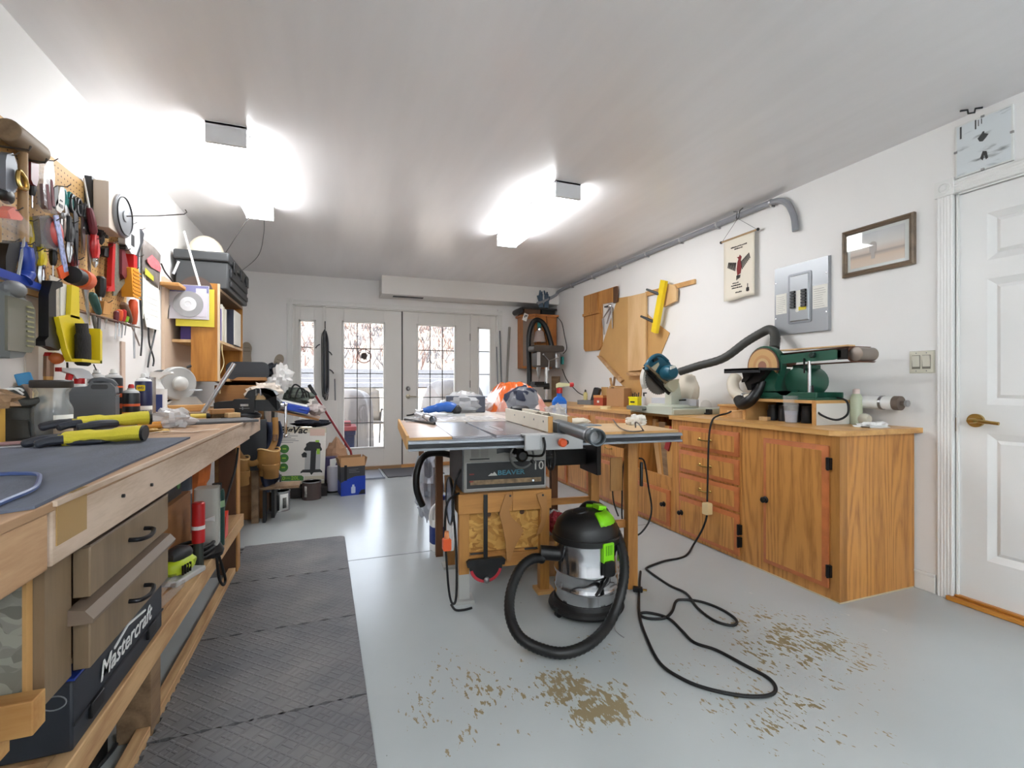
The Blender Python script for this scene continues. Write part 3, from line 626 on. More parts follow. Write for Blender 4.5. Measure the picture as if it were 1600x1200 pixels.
O('corner_trim', MB().box(FX-.004, FX+.05, 1.655, 1.70, .01, .838), wood('trim oak', (176, 122, 62), (138, 90, 42), 'z', 12, 3, .4), c1)
front(c1, 'door', 1.712, 2.10, .06, .785, knob=(2.075, .43), hinge=1.705)
c2 = cab('oak print drawer cabinet with brass pulls and a low door', 2.27, 2.90)
O('carcass', MB().box(FX+.002, XW, 2.272, 2.90, .004, .838), mOak, c2)
for z0, z1 in ((.645, .797), (.470, .625), (.303, .455)): front(c2, 'drawer', 2.285, 2.83, z0, z1, pull=True)
front(c2, 'door', 2.285, 2.83, .03, .287, knob=(2.79, .175), hinge=2.277)
c3 = cab('oak print cabinet with open bay of leaning boards above low door', 2.90, 3.40)
O('carcass', MB().box(FX+.002, XW, 2.902, 3.40, .004, .33).box(FX+.002, XW, 2.902, 2.925, .33, .838).box(FX+.002, XW, 3.375, 3.40, .33, .838).box(XW-.02, XW, 2.92, 3.38, .33, .838), mOak, c3)
O('bay_lip', MB().box(FX, FX+.02, 2.925, 3.375, .33, .40), mOak, c3)
front(c3, 'door', 2.935, 3.37, .03, .30, knob=(2.985, .19))
c4 = cab('oak print cabinet with two drawers behind the saw table legs', 3.40, 4.10)
O('carcass', MB().box(FX+.002, XW, 3.402, 4.10, .004, .838), mOak, c4)
front(c4, 'drawer', 3.50, 4.02, .63, .79, pull=True); front(c4, 'drawer', 3.50, 4.02, .43, .60, pull=True); front(c4, 'door', 3.50, 4.02, .03, .39, knob=(3.56, .24))
c5 = cab('oak print cabinet with two doors behind the table saw', 4.10, 5.1)
O('carcass', MB().box(FX+.002, XW, 4.102, 5.10, .004, .838), mOak, c5)
front(c5, 'door', 4.15, 4.58, .03, .60, knob=(4.52, .4)); front(c5, 'door', 4.63, 5.05, .03, .60, knob=(4.69, .4)); front(c5, 'drawer', 4.15, 5.05, .63, .79, pull=True)
c6 = cab('oak print cabinet in the far right corner', 5.1, 6.38)
O('carcass', MB().box(FX+.002, XW, 5.102, 6.38, .004, .838), mOak, c6)
front(c6, 'door', 5.15, 5.72, .03, .79, knob=(5.66, .45)); front(c6, 'door', 5.76, 6.33, .03, .79, knob=(5.82, .45))
mTop = wood('worktop oak', (214, 166, 102), (184, 132, 72), 'y', 9, 4, .38)
wt = O('worktop', MB().prism([(FX-.02, 2.93), (FX-.02, 1.70), (FX+.02, 1.645), (XR, 1.625), (XR, 2.93)], .838, CT, 'xy'), mTop, label='light oak worktop on the drawer cabinets under the sander', cat='worktop', bev=.002)
wt2 = O('worktop', MB().box(FX+.10, XR, 2.932, 3.42, .838, CT).box(FX-.02, XR, 3.42, 6.398, .838, CT), mTop, label='long light oak worktop running into the far right corner', cat='worktop', bev=.002)
# boards leaning in the open bay
for i, (y, wd, tl, h, mt) in enumerate(((2.96, .07, .05, .44, mPineZ), (3.05, .08, .07, .46, mOld), (3.15, .05, .09, .45, mPineZ), (3.22, .08, .10, .47, mPale))):
    O('offcut_board', MB().at((FX+.06+.035*i, y, .335), (0, 0, 0)).prism([(0, 0), (wd, 0), (wd+tl, h), (tl, h)], 0, .018, 'yz'), mt, label=('narrow brown offcut board leaning nearest in the open bay', 'wide greyish offcut board leaning second in the open bay', 'slim offcut board leaning third in the open bay', 'palest offcut board leaning at far side of the bay')[i], cat='board', group=None)
O('red_offcut', MB().at((FX+.05, 3.02, .6), (20, 0, 0)).box(0, .015, 0, .05, -.02, .17), M('red painted wood', (150, 40, 40), .5), label='dark red painted offcut leaning in the open bay', cat='board')
# ================================================================ things on the right worktop
st_ = T('sander_stand', 'open pale wood box stand under the green sander', 'stand', (2.70, 2.18, CT), world=True)
mPly = M('plywood edge', (206, 160, 100), .6, var=.08, vs=10)
z0, z1 = CT, 1.006
O('top_board', MB().box(2.56, 2.848, 1.93, 2.44, z1-.018, z1), mPly, st_, bev=.001)
O('side_board', MB().box(2.56, 2.848, 1.93, 1.948, z0, z1-.018), [M('white melamine', (222, 220, 214), .4)], st_)
O('side_board', MB().box(2.56, 2.848, 2.42, 2.44, z0, z1-.018), mPly, st_)
O('back_board', MB().box(2.83, 2.848, 1.948, 2.42, z0, z1-.018), mDark, st_)
O('edge_strip', MB().box(2.553, 2.56, 1.928, 1.95, z0, z1).box(2.553, 2.56, 2.42, 2.442, z0, z1), mPine, st_)
for i, y in enumerate((2.0, 2.08, 2.16, 2.24, 2.32)):
    O('storage_jar', MB().at((2.68, y, CT)).lathe([(.03, 0), (.032, .06), (.026, .075), (.026, .08)], 12).at((2.68, y, CT)).lathe([(.028, .08), (.028, .1)], 12), mDark, label=('small dark jar nearest the white side inside sander stand', 'small dark jar second from white side inside sander stand', 'small dark jar in the middle of the sander stand', 'small dark jar behind the water glass in sander stand', 'small dark jar at the far end inside sander stand')[i], cat='jar', group='dark jars inside sander stand')
mGr = M('machine green enamel', (38, 90, 72), .35, .1, var=.1, vs=9)
mSand = M('sandpaper brown', (112, 74, 58), .9, bump=.2, bs=400)
sd = T('belt_disc_sander', 'green belt and disc sander on its wooden stand', 'sander', (2.68, 2.15, z1), world=True)
O('base_plate', MB().box(2.58, 2.82, 1.95, 2.41, z1, z1+.012).box(2.585, 2.60, 1.95, 2.41, z1+.012, z1+.045).box(2.80, 2.815, 1.95, 2.41, z1+.012, z1+.045).box(2.585, 2.815, 2.36, 2.375, z1, z1+.05), mGr, sd, bev=.003)
dc = Vector((2.60, 2.315, 1.215))
O('disc_housing', MB().at(dc, (0, -90, 0)).lathe([(.1, -.05), (.128, -.045), (.13, .0), (.118, .0)], 32), mGr, sd)
O('sanding_disc', MB().at(dc+Vector((-.006, 0, 0)), (0, -90, 0)).lathe([(.118, 0), (.118, .008)], 32), M('disc edge', (120, 84, 66), .8), sd)
for r, m_, k in ((.11, (206, 164, 112), .0088), (.07, (196, 148, 100), .0094), (.05, (206, 172, 124), .0099), (.032, (160, 112, 92), .0104)):
    O('worn_ring', MB().at(dc+Vector((-.006, 0, 0)), (0, -90, 0)).lathe([(r, k-.003), (r, k)], 32), M('sanded ring', m_, .85, var=.06, vs=14), sd, label='worn pale ring on the sanding disc')
O('pulley_cover', MB().prism([(y, z) for y, z in arc(.062, -150, 0, 10, (2.16, 1.09))]+[(2.20, 1.16), (2.25, 1.20)]+[(2.40, 1.19), (2.40, 1.05)], 2.585, 2.64, 'yz'), mGr, sd, bev=.008)
O('motor', MB().at((2.64, 2.115, 1.115), (0, 90, 0)).lathe([(.05, 0), (.085, .006), (.09, .02), (.09, .15), (.08, .17), (.03, .175)], 24), mGr, sd)
O('motor_box', MB().box(2.66, 2.76, 2.05, 2.16, 1.19, 1.215), mGr, sd, bev=.004)
O('motor_foot', MB().box(2.62, 2.8, 2.04, 2.2, z1+.01, 1.05), mGr, sd)
O('pedestal', MB().prism([(2.40, z1), (2.28, z1), (2.27, 1.2), (2.37, 1.2)], 2.64, 2.78, 'yz'), mGr, sd, bev=.004)
bf = MB(); bx0, bx1 = 2.60, 2.77
bf.prism([(2.27, 1.225), (2.27, 1.275), (1.86, 1.292), (1.82, 1.285), (1.82, 1.245), (1.87, 1.235)], bx0+.005, bx0+.02, 'yz'); O('belt_frame', bf, mGr, sd, bev=.003)
bl = MB(); zc0, zc1 = Vector((0, 2.26, 1.252)), Vector((0, 1.83, 1.262)); rr_ = .043
ring = [(2.26+rr_*math.cos(R(a)), 1.252+rr_*math.sin(R(a))) for a in range(60, 301, 20)]+[(1.76+rr_*math.cos(R(a)), 1.262+rr_*math.sin(R(a))) for a in range(-115, 86, 15)]
k = len(ring); bl.add([(bx0+.022, a, b) for a, b in ring]+[(bx1, a, b) for a, b in ring], [(i, (i+1) % k, k+(i+1) % k, k+i) for i in range(k)]); O('sanding_belt', bl, mSand, sd, solid=.003)
for yy, zz in ((2.26, 1.252), (1.76, 1.262)): O('roller', MB().at((bx0+.03, yy, zz), (0, 90, 0)).lathe([(.01, 0), (.038, .004), (.038, .13), (.01, .134)], 20), M('roller steel', (150, 140, 132), .4, .7) if yy > 2 else bpy.data.materials['roller steel'], sd)
O('belt_guard', MB().box(bx0+.005, bx0+.02, 1.79, 1.84, 1.235, 1.29), mIron, sd)
O('tension_knob', MB().at((bx0+.006, 1.98, 1.268), (0, -90, 0)).lathe([(.017, 0), (.017, .02), (.012, .026)], 14), M('dark green knob', (28, 52, 48), .35), sd)
O('lever_rod', MB().cyl((bx0, 2.035, 1.25), (bx0-.03, 2.01, 1.165), .005, n=8), mIron, sd)
O('top_fence', MB().box(bx0+.06, bx0+.12, 1.82, 2.25, 1.31, 1.318), mPale, sd)
O('support_post', MB().cyl((2.61, 2.01, z1), (2.61, 2.01, 1.235), .0095, n=12), mChrome, sd)
O('work_table', MB().box(2.42, 2.595, 2.19, 2.47, 1.185, 1.20).box(2.42, 2.43, 2.19, 2.47, 1.17, 1.20), M('black cast table', (46, 48, 52), .4, .3), sd, bev=.002)
O('table_bracket', MB().prism([(2.42, 1.185), (2.22, 1.185), (2.28, 1.12), (2.34, 1.10), (2.34, 1.06), (2.37, 1.06), (2.40, 1.12)], 2.52, 2.56, 'yz').prism([(y, z) for y, z in arc(.075, 180, 270, 8, (2.40, 1.185))]+[(2.40, 1.125), (2.345, 1.185)], 2.50, 2.505, 'yz'), mIron, sd)
O('dust_chute', MB().tube(sm([(2.58, 2.315, 1.12), (2.56, 2.325, 1.06), (2.53, 2.35, 1.0), (2.53, 2.42, .965), (2.56, 2.48, .995)], 6), [.03]*6+[.033]*6+[.036]*13, 14), mBlack, sd)
O('power_cord', MB().tube(sm([(2.61, 1.99, 1.09), (2.60, 1.97, 1.0), (2.58, 1.93, .935), (2.62, 1.86, .90), (2.70, 1.85, .93), (2.74, 1.88, 1.0), (2.76, 1.95, 1.02)], 6), .006, 6), mBlackM, sd)
# white pipe along the wall with its flexible elbow
pv = T('dust_pipe', 'white plastic dust pipe along right wall behind the sander', 'pipe', (2.89, 2.1, .99), world=True)
O('pipe', MB().cyl((2.89, 1.72, .995), (2.89, 2.56, .995), .037, n=20), mWhite, pv)
O('hose_clamp', MB().cyl((2.89, 1.775, .995), (2.89, 1.79, .995), .0395, n=20), mSteel, pv)
O('end_plug', MB().cyl((2.89, 1.69, .995), (2.89, 1.722, .995), .039, n=20).cyl((2.89, 1.66, .995), (2.89, 1.69, .995), .012, n=8), M('brown rubber plug', (112, 98, 88), .7), pv)
O('thumb_screw', MB().cyl((2.89, 1.655, .995), (2.89, 1.668, .995), .018, n=8), mSteel, pv)
pe = sm([(2.86, 2.52, .985), (2.80, 2.62, .985), (2.80, 2.74, 1.03), (2.83, 2.80, 1.11), (2.87, 2.80, 1.16)], 8)
O('flexible_elbow', MB().tube(pe, [.041+.0025*(i % 2) for i in range(len(pe))], 16), M('cream flex duct', (222, 214, 198), .5), pv)
O('elbow_clamp', MB().tube([Vector((2.795, 2.645, .992)), Vector((2.796, 2.665, .998))], .046, 18), mSteel, pv)
# long black hose from the mitre saw up behind the sander
hp = [PX(1062, 581, 2.62), PX(1090, 572, 2.68), PX(1130, 560, 2.76), PX(1165, 535, 2.84), PX(1190, 520, 2.88), PX(1203, 515, 2.88), PX(1211, 523, 2.86), PX(1210, 545, 2.78)]
hp = sm(hp, 10)
O('dust_hose', MB().tube(hp, [.031+.0015*(i % 2) for i in range(len(hp))], 14), M('grey black hose', (62, 62, 60), .55), label='thick dark dust hose rising from mitre saw to behind sander', cat='hose')
# mitre saw
ms = T('mitre_saw', 'teal mitre saw with cream base and grey blade on the worktop', 'saw', (2.62, 3.16, CT), world=True)
mSawB = M('cream grey casting', (198, 202, 186), .45, .2); mTealS = M('teal saw body', (18, 84, 106), .35)
O('base', MB().box(2.38, 2.86, 2.92, 3.48, CT+.0, CT+.045).at((2.6, 3.2, CT+.045)).lathe([(.2, 0), (.2, .022), (.19, .026)], 32), mSawB, ms, bev=.006)
O('base_front', MB().prism([(2.93, CT+.002), (3.42, CT+.002), (3.42, CT+.05), (3.3, CT+.058), (2.93, CT+.062)], 2.372, 2.384, 'yz'), mSawB, ms)
O('front_handle', MB().prism(rrect(3.24, 3.46, CT+.02, CT+.055, .015), 2.33, 2.385, 'yz'), M('grey grip', (112, 114, 106), .6), ms, bev=.006)
O('fence', MB().prism([(2.93, CT+.065), (2.93, CT+.115), (3.08, CT+.12), (3.14, CT+.09), (3.14, CT+.065)], 2.60, 2.625, 'yz').prism([(3.24, CT+.065), (3.24, CT+.09), (3.3, CT+.12), (3.48, CT+.115), (3.48, CT+.065)], 2.60, 2.625, 'yz'), M('silver fence casting', (196, 200, 208), .4, .4), ms, bev=.002)
bcn = PY(1029, 592, 3.13)
def ring(c, r0, r1, y0, y1, n=40): return MB().at(c, (90, 0, 0)).lathe([(r0, -y1), (r1, -y1), (r1, -y0), (r0, -y0), (r0, -y1)], n, cap=False)
O('saw_blade', ring(bcn, .008, .122, -.001, .001, 48), M('saw steel', (120, 118, 114), .35, .8), ms)
th = MB().at(bcn, (90, 0, 0))
for i in range(40):
    a = i/40*6.2832; th.add([(.121*math.cos(a), .121*math.sin(a), 0), (.121*math.cos(a+.12), .121*math.sin(a+.12), 0), (.129*math.cos(a+.12), .129*math.sin(a+.12), 0)], [(0, 1, 2)])
O('blade_teeth', th, bpy.data.materials['saw steel'], ms)
O('blade_arbor', MB().at(bcn, (90, 0, 0)).lathe([(.03, 0), (.028, .008), (.012, .01), (.012, .018)], 16), mSteel, ms)
def sxz(px, y): return [(p.x, p.z) for p in (PY(u, v, y) for u, v in px)]
O('blade_guard', MB().prism([(bcn.x+a, bcn.z+b) for a, b in arc(.140, 20, 215, 20)]+[(bcn.x+a, bcn.z+b) for a, b in arc(.118, 215, 190, 4)]+[(bcn.x+.05, bcn.z+.06)], 3.14, 3.18), M('pale guard', (206, 204, 196), .3), ms, bev=.004)
O('guard_arm', MB().prism(sxz([(1004, 575), (1007, 573), (1047, 613), (1044, 617)], 3.115), 3.105, 3.12), mIron, ms)
O('upper_housing', MB().prism(sxz([(1010, 571), (1018, 560), (1030, 556), (1044, 566), (1050, 580), (1040, 596), (1026, 584)], 3.11), 3.09, 3.15), mTealS, ms, bev=.012)
O('housing_trim', MB().prism(sxz([(1009, 571), (1012, 570), (1042, 597), (1040, 600)], 3.085), 3.08, 3.092), M('bronze trim', (150, 128, 96), .4, .4), ms)
mc0, mc1 = PY(1040, 583, 3.07), PY(1052, 581, 2.96)
O('motor_body', MB().tube([mc0, mc0.lerp(mc1, .3), mc0.lerp(mc1, .8), mc1], [.055, .06, .056, .04], 18), mTealS, ms, ang=50)
hp_ = [PY(u, v, 3.10) for u, v in ((1010, 578), (1013, 566), (1022, 557), (1032, 556), (1043, 565))]
O('handle', MB().tube(sm(hp_, 5), .017, 10), mTealS, ms)
O('handle_window', MB().prism(sxz([(1016, 576), (1029, 566), (1030, 570), (1024, 580)], 3.082), 3.08, 3.09), M('pale window', (200, 190, 160), .5), ms)
O('trigger_switch', MB().prism(sxz([(1020, 562), (1027, 559), (1029, 562), (1022, 566)], 3.078), 3.075, 3.09), mBlack, ms)
O('gear_case', MB().prism(sxz([(1040, 596), (1056, 592), (1054, 606), (1047, 613), (1038, 604)], 3.10), 3.06, 3.12), M('cream gear case', (190, 186, 160), .4), ms, bev=.006)
O('pivot_arm', MB().prism(sxz([(1046, 600), (1056, 598), (1060, 622), (1062, 640), (1044, 640), (1044, 622)], 3.16), 3.12, 3.20), mSawB, ms, bev=.006)
O('spec_label', MB().at(mc0.lerp(mc1, .5), (0, 0, 0)).prism([(-.035, .02), (.01, .035), (.01, .055), (-.035, .045)], -.058, -.05), mPaper, ms)
dbg = MB(); dbg.at(PX(1072, 613, 2.72)+Vector((0, 0, .005)), (30, 0, 0)).ball((0, 0, 0), (.06, .14, .15), 20, .12, 4, 2)
O('dust_bag', dbg, M('cream dust bag', (216, 206, 190), .85, bump=.3, bs=20), ms)
O('side_screw', MB().cyl(PX(1050, 626, 2.6), PX(1072, 625, 2.6), .006, n=8), mBlack, ms)
O('clamp_knob', MB().cyl(PX(1049, 622, 2.58), PX(1057, 622, 2.58), .014, n=10), mBlack, ms)
# small things
def on(u, v, z=CT): return PZ(u, v, z)
def onX(u, X):
    p = PX(u, 600, X); p.z = CT; return p
gl_ = T('water_glass', 'clear drinking glass half full of cloudy water before the sander stand', 'glass', on(1236, 661))
O('glass', MB().lathe([(.033, .0), (.045, .165), (.043, .165), (.031, .006), (.001, .006)], 24, cap=False).lathe([(.001, 0), (.033, 0)], 24, cap=False), mGlassy, gl_)
O('water', MB().lathe([(.0305, .0065), (.0365, .075), (.001, .075)], 24), M('cloudy water', (188, 192, 208), .1, alpha=.65), gl_)
bo = T('squeeze_bottle', 'pale green squeeze bottle with a white cap near worktop end', 'bottle', on(1338, 663)+Vector((0, .0, 0)))
O('body', MB().lathe([(.028, 0), (.031, .004), (.031, .15), (.024, .172), (.016, .18)], 20), M('milky green plastic', (196, 204, 176), .3, alpha=.9), bo)
O('cap', MB().lathe([(.018, .178), (.018, .203), (.012, .208)], 16), M('pinkish cap', (226, 206, 200), .4), bo)
tis = MB().ball((0, 0, .0), (.075, .06, .024), 22, .75, 9, 3, 0.0); O('tissue', tis, M('white tissue', (240, 240, 238), .9), label='crumpled white tissue lying at the end of the worktop', cat='tissue', loc=onX(1362, 2.76))
cp = MB().at((0, 0, .02), (90, 0, 0)).lathe([(.028, -.03), (.034, .0), (.03, .02), (.022, .03)], 16); O('paper_cup', cp, M('cream cup', (206, 202, 186), .6), label='small cream cup tipped over behind the tissue', cat='cup', loc=onX(1350, 2.86)+Vector((0, 0, .014)))
jx = T('wooden_clamp_box', 'light pine box with a dowel stick beside the sander stand', 'box', on(1150, 652), -82)
O('box_body', MB().box(-.12, .02, -.02, .10, 0, .075).box(-.13, .03, -.03, .11, .075, .088), mPine, jx, bev=.002)
O('front_block', MB().box(-.02, .10, -.07, -.02, 0, .05), mPale, jx, bev=.002)
O('dowel', MB().tube([(-.02, -.075, .02), (.05, -.10, .045), (.12, -.05, .06)], .006, 8), mPale, jx)
O('wood_block', MB().box(-.028, .028, -.02, .02, 0, .024), mPale, label='tiny pale wood block in front of the sander stand', cat='wood block', loc=on(1195, 657), rz=-80, bev=.002)
ch = T('chain_clip', 'black jointed plastic clip strip lying near mitre saw', 'clip', on(1097, 647), -80)
for i in range(5): O('link', MB().prism(rrect(-.062+i*.03, -.036+i*.03, .002, .03+.012*(i > 2), .007), -.02, .012+.01*(i % 2)), mBlack, ch, bev=.003)
O('pin', MB().cyl((-.08, -.03, .008), (.09, -.03, .008), .006, n=8), M('gunmetal', (70, 72, 78), .3, .8), ch)
dm_ = O('clear_dome', MB().lathe([(.048, 0), (.047, .05), (.04, .08), (.024, .1), (.001, .106)], 20, cap=False), mClear, label='clear plastic dome lid standing behind black clip', cat='lid', loc=onX(1103, 2.84))
cb = T('cardboard_box', 'plain brown cardboard box on the long worktop under hardboard', 'box', on(966, 635), -60)
O('box_body', MB().box(-.10, .10, -.07, .10, 0, .19), mCard, cb, bev=.003)
O('tape_strip', MB().box(-.10, .10, -.002, .03, .19, .1905), M('parcel tape', (196, 158, 112), .3), cb)
stx = T('stick_bundle', 'loose wood sticks lying on top of the cardboard box', 'wood sticks', on(966, 635)+Vector((0, .03, .191)), 20)
for i in range(4): O('stick', MB().at((.01*i, .02*i-.02, .006+.012*(i % 2)), (0, 0, i*17-20)).box(-.11, .11, -.01, .01, -.006, .006), (mPale, mPineY, mOld, mPale)[i], stx)
O('stick', MB().at((.02, .05, .06), (0, 12, 0)).box(-.012, .012, -.006, .006, -.06, .06), mOld, stx); O('stick', MB().at((-.04, .04, .05), (0, -14, 0)).box(-.012, .012, -.006, .006, -.05, .06), mPineY, stx)
ob = T('small_orange_box', 'small red and orange carton beside cardboard box', 'box', onX(938, 2.74), -65)
O('carton', MB().box(-.06, .06, -.04, .04, 0, .085), M('brick red carton', (176, 76, 50), .6), ob); O('carton_lid', MB().box(-.062, .062, -.042, .042, .085, .112), M('tan orange lid', (214, 150, 90), .6), ob); O('label_patch', MB().box(-.015, .012, -.0415, -.04, .03, .055), mPaper, ob)
ry = T('yellow_caddy', 'bright yellow plastic caddy behind the mitre saw fence', 'caddy', onX(993, 2.80), -70)
O('tub', MB().frus((-.05, .05, 0, .11, -.04), (-.05, .05, 0, .11, .04)).box(-.056, .056, -.046, .046, .095, .11), M('neon yellow plastic', (232, 226, 30), .4), ry, bev=.003)
for i in range(4): O('tool_tip', MB().cyl((-.03+.02*i, 0, .1), (-.035+.022*i, .01, .14+.01*(i % 2)), .006, n=6), mDark, ry)
O('slot', MB().box(-.03, .02, -.0455, -.044, .05, .065), mDark, ry)
sp = T('spray_can', 'small grey nozzle can between yellow caddy and saw fence', 'can', onX(1006, 2.83), 0)
O('can_body', MB().lathe([(.022, 0), (.022, .10), (.012, .115)], 14), mLGrey, sp); O('nozzle', MB().lathe([(.008, .115), (.008, .15)], 10).box(-.006, .03, -.006, .006, .14, .152), mDark, sp)
O('masking_tape', MB().lathe([(.05, 0), (.05, .026), (.036, .026), (.036, 0), (.05, 0)], 24, cap=False), M('pale tape roll', (226, 204, 156), .7), label='roll of pale masking tape on the long worktop', cat='tape', loc=on(946, 639))
O('wood_strip', MB().box(-.12, .06, -.02, .02, 0, .02), mPale, label='short pale wood strip beside the masking tape', cat='wood block', loc=on(931, 637), rz=-40, bev=.002)
tr_ = T('parts_tray', 'grey metal parts tray near the drill press', 'tray', on(917, 632), -70)
O('tray', MB().box(-.1, .1, -.05, .05, 0, .004).box(-.1, .1, -.05, -.046, 0, .05).box(-.1, .1, .046, .05, 0, .05).box(-.1, -.096, -.05, .05, 0, .05).box(.096, .1, -.05, .05, 0, .05), mGrey, tr_)
gb = T('glue_bottle', 'small pale yellow glue bottle with black tip on the parts tray', 'bottle', on(916, 631)+Vector((0, .02, .005)))
O('body', MB().lathe([(.024, 0), (.025, .05), (.02, .06), (.025, .08), (.024, .12), (.012, .135)], 14), M('pale yellow plastic', (214, 204, 140), .4), gb); O('tip', MB().lathe([(.012, .135), (.012, .15), (.004, .165)], 10), mBlack, gb)
cg = T('battery_charger', 'dark grey charger leaning behind the small orange carton', 'charger', onX(931, 2.80), -60)
O('charger_body', MB().at((0, 0, .105), (0, 18, 0)).prism(rrect(-.035, .035, -.09, .09, .02), -.03, .03), mDark, cg, bev=.006); O('charger_foot', MB().box(-.09, .02, -.04, .03, 0, .05), mBlack, cg, bev=.004)
O('wood_panel', MB().box(-.04, .04, -.008, .008, 0, .2), mMdf, label='small brown panel standing behind the dark charger', cat='board', loc=onX(945, 2.89), rz=-60)
# drill press in the corner
dx, dy = 2.56, 5.70
dp = T('drill_press', 'dark bench drill press with silver column in the far corner', 'drill press', (dx, dy, CT), world=True)
mHead = M('brown grey drill head', (74, 68, 64), .4, .2)
O('base', MB().box(dx-.14, dx+.16, dy-.1, dy+.1, CT, CT+.03), mDark, dp, bev=.006)
O('column', MB().cyl((dx+.05, dy, CT+.03), (dx+.05, dy, 1.46), .022, n=16), mChrome, dp)
O('work_table', MB().box(dx-.15, dx+.04, dy-.12, dy+.12, 1.06, 1.085).cyl((dx+.05, dy, 1.03), (dx+.05, dy, 1.11), .04, n=16), mDark, dp, bev=.004)
O('head', MB().prism(rrect(dx-.12, dx+.13, 1.32, 1.52, .03), dy-.09, dy+.09), mHead, dp, bev=.008)
O('belt_cover', MB().prism(rrect(dx-.17, dx+.26, 1.52, 1.60, .03), dy-.1, dy+.1), mHead, dp, bev=.008)
O('front_plate', MB().box(dx-.125, dx-.08, dy-.095, dy-.088, 1.34, 1.51), mLGrey, dp)
O('motor', MB().at((dx+.19, dy, 1.30)).lathe([(.03, 0), (.06, .01), (.06, .19), (.05, .22)], 18), M('silver motor', (150, 150, 152), .35, .6), dp)
O('chuck', MB().at((dx-.06, dy, 1.16)).lathe([(.004, -.06), (.004, 0), (.016, .02), (.022, .06), (.022, .10), (.03, .12), (.03, .18)], 14), mSteel, dp)
for a in (20, 140, 260): O('feed_handle', MB().cyl((dx+.04, dy-.1, 1.40), (dx+.04+.12*math.cos(R(a)), dy-.13, 1.40+.12*math.sin(R(a))), .006, n=8).ball((dx+.04+.12*math.cos(R(a)), dy-.13, 1.40+.12*math.sin(R(a))), .014, 8), mSteel, dp)
O('switch_box', MB().box(dx+.255, dx+.28, dy-.05, dy+.05, 1.36, 1.46), mTeal, dp, bev=.004)
O('clamp_vise', MB().box(dx-.16, dx-.02, dy-.1, dy+.05, 1.085, 1.13), mBlack, dp, bev=.004)
O('corner_plank', MB().box(-.06, .06, -.01, .01, 0, .34), mOld, label='brown plank standing on worktop behind the drill press', cat='plank', loc=(2.84, 5.9, CT), rz=-50)
for i, ((u0, v0), (u1, v1), r) in enumerate((((781, 517), (785, 602), .012), ((796, 511), (790, 602), .018), ((776, 542), (779, 602), .008))):
    O('leaning_rod', MB().cyl(PY(u1, v1+40, YB-.14), PY(u0, v0, YB-.02), r, n=10), (mGrey, M('dull grey rod', (150, 146, 140), .5), mGrey)[i], label=('slim grey rod leaning between sidelight and corner cabinet', 'thickest pale rod leaning beside the corner cabinet', 'shortest thin rod leaning against the right sidelight casing')[i], cat='rod')
# hanging corner cabinet
kc = T('wall_cabinet', 'orange brown wooden cabinet hung in the far right corner', 'cabinet', (2.7, 6.25, 1.32), world=True)
ply = [(2.47, 6.395), (2.47, 6.2), (2.60, 6.06), (2.93, 6.06), (2.93, 6.395)]
mCab = wood('orange cabinet wood', (190, 120, 58), (158, 90, 38), 'z', 7, 3, .4)
O('cabinet_body', MB().prism(ply, 1.32, 2.04, 'xy'), mCab, kc, bev=.003)
O('cabinet_top', MB().prism([(2.44, 6.395), (2.44, 6.19), (2.59, 6.03), (2.95, 6.03), (2.95, 6.395)], 2.04, 2.065, 'xy'), mCab, kc)
O('cabinet_door', MB().box(2.62, 2.91, 6.045, 6.06, 1.35, 2.0), mCab, kc, bev=.003)
O('side_panel', MB().at((2.47, 6.2, 0), (0, 0, -47)).box(.012, .18, -.012, .0, 1.35, 2.0), M('grey brown shade colour', (138, 118, 104), .5), kc)  # grey brown tint puts the shade of this cabinet face into its colour
tb = T('dark_board_stack', 'dark boards and boxes stacked on top of the corner cabinet', 'boxes', (2.68, 6.2, 2.066), 0)
O('dark_board', MB().box(-.27, .26, -.13, .16, .07, .09), mDark, tb); O('dark_box', MB().box(-.22, .02, -.1, .14, 0, .07), mDarkWood, tb); O('dark_box', MB().box(.04, .24, -.1, .14, 0, .07), mBlack, tb); O('roll_end', MB().cyl((-.28, -.1, .04), (-.28, .12, .04), .038, n=14), mDark, tb)
O('price_tag', MB().at((2.44, 6.02, 2.02), (0, 20, 0)).box(-.03, .035, -.004, .0, -.06, .04).at((2.44, 6.02, 2.02), (0, 20, 0)).box(-.015, .0, -.005, -.004, -.02, .02, 1).box(.005, .02, -.005, -.004, .0, .028, 1), [mPaper, mDark], label='white tag with dark marks hanging off corner cabinet top', cat='tag')
gv = T('work_gloves', 'pair of blue grey work gloves standing on the corner cabinet', 'gloves', (2.72, 6.03, 2.157))
mGl = M('blue grey cloth', (76, 92, 108), .9)
for s in (-1, 1):
    O('glove', MB().tube(sm([(s*.04, .0, 0), (s*.045, .005, .07), (s*.045, .01, .15), (s*.04, .0, .19)], 4), [.036]*6+[.034]*4+[.03]*3, 10, flat=.55).tube([(s*.04-.02, 0, .18), (s*.04-.03-s*.01, -.01, .235)], [.015, .009], 8).tube([(s*.04+.005, 0, .18), (s*.04+.01, -.0, .22)], [.015, .009], 8).tube([(s*.07, 0, .1), (s*.1 if s < 0 else .085, -.01, .16)], [.014, .009], 8), mGl, gv)
hs_ = sm([PY(827, 623, 5.95), PY(827, 580, 5.97), PY(826, 530, 5.98), PY(831, 507, 5.98), PY(840, 500, 5.98), PY(852, 510, 5.97), PY(862, 540, 5.95), PY(867, 565, 5.93)], 8)
O('vacuum_hose', MB().tube(hs_, [.034+.0015*(i % 2) for i in range(len(hs_))], 12), mBlack, label='black hose looped over the corner cabinet front', cat='hose')
lm = T('work_lamp', 'clamp lamp with a pinkish grey drum shade on the corner cabinet', 'lamp', PY(843, 525, 5.98))
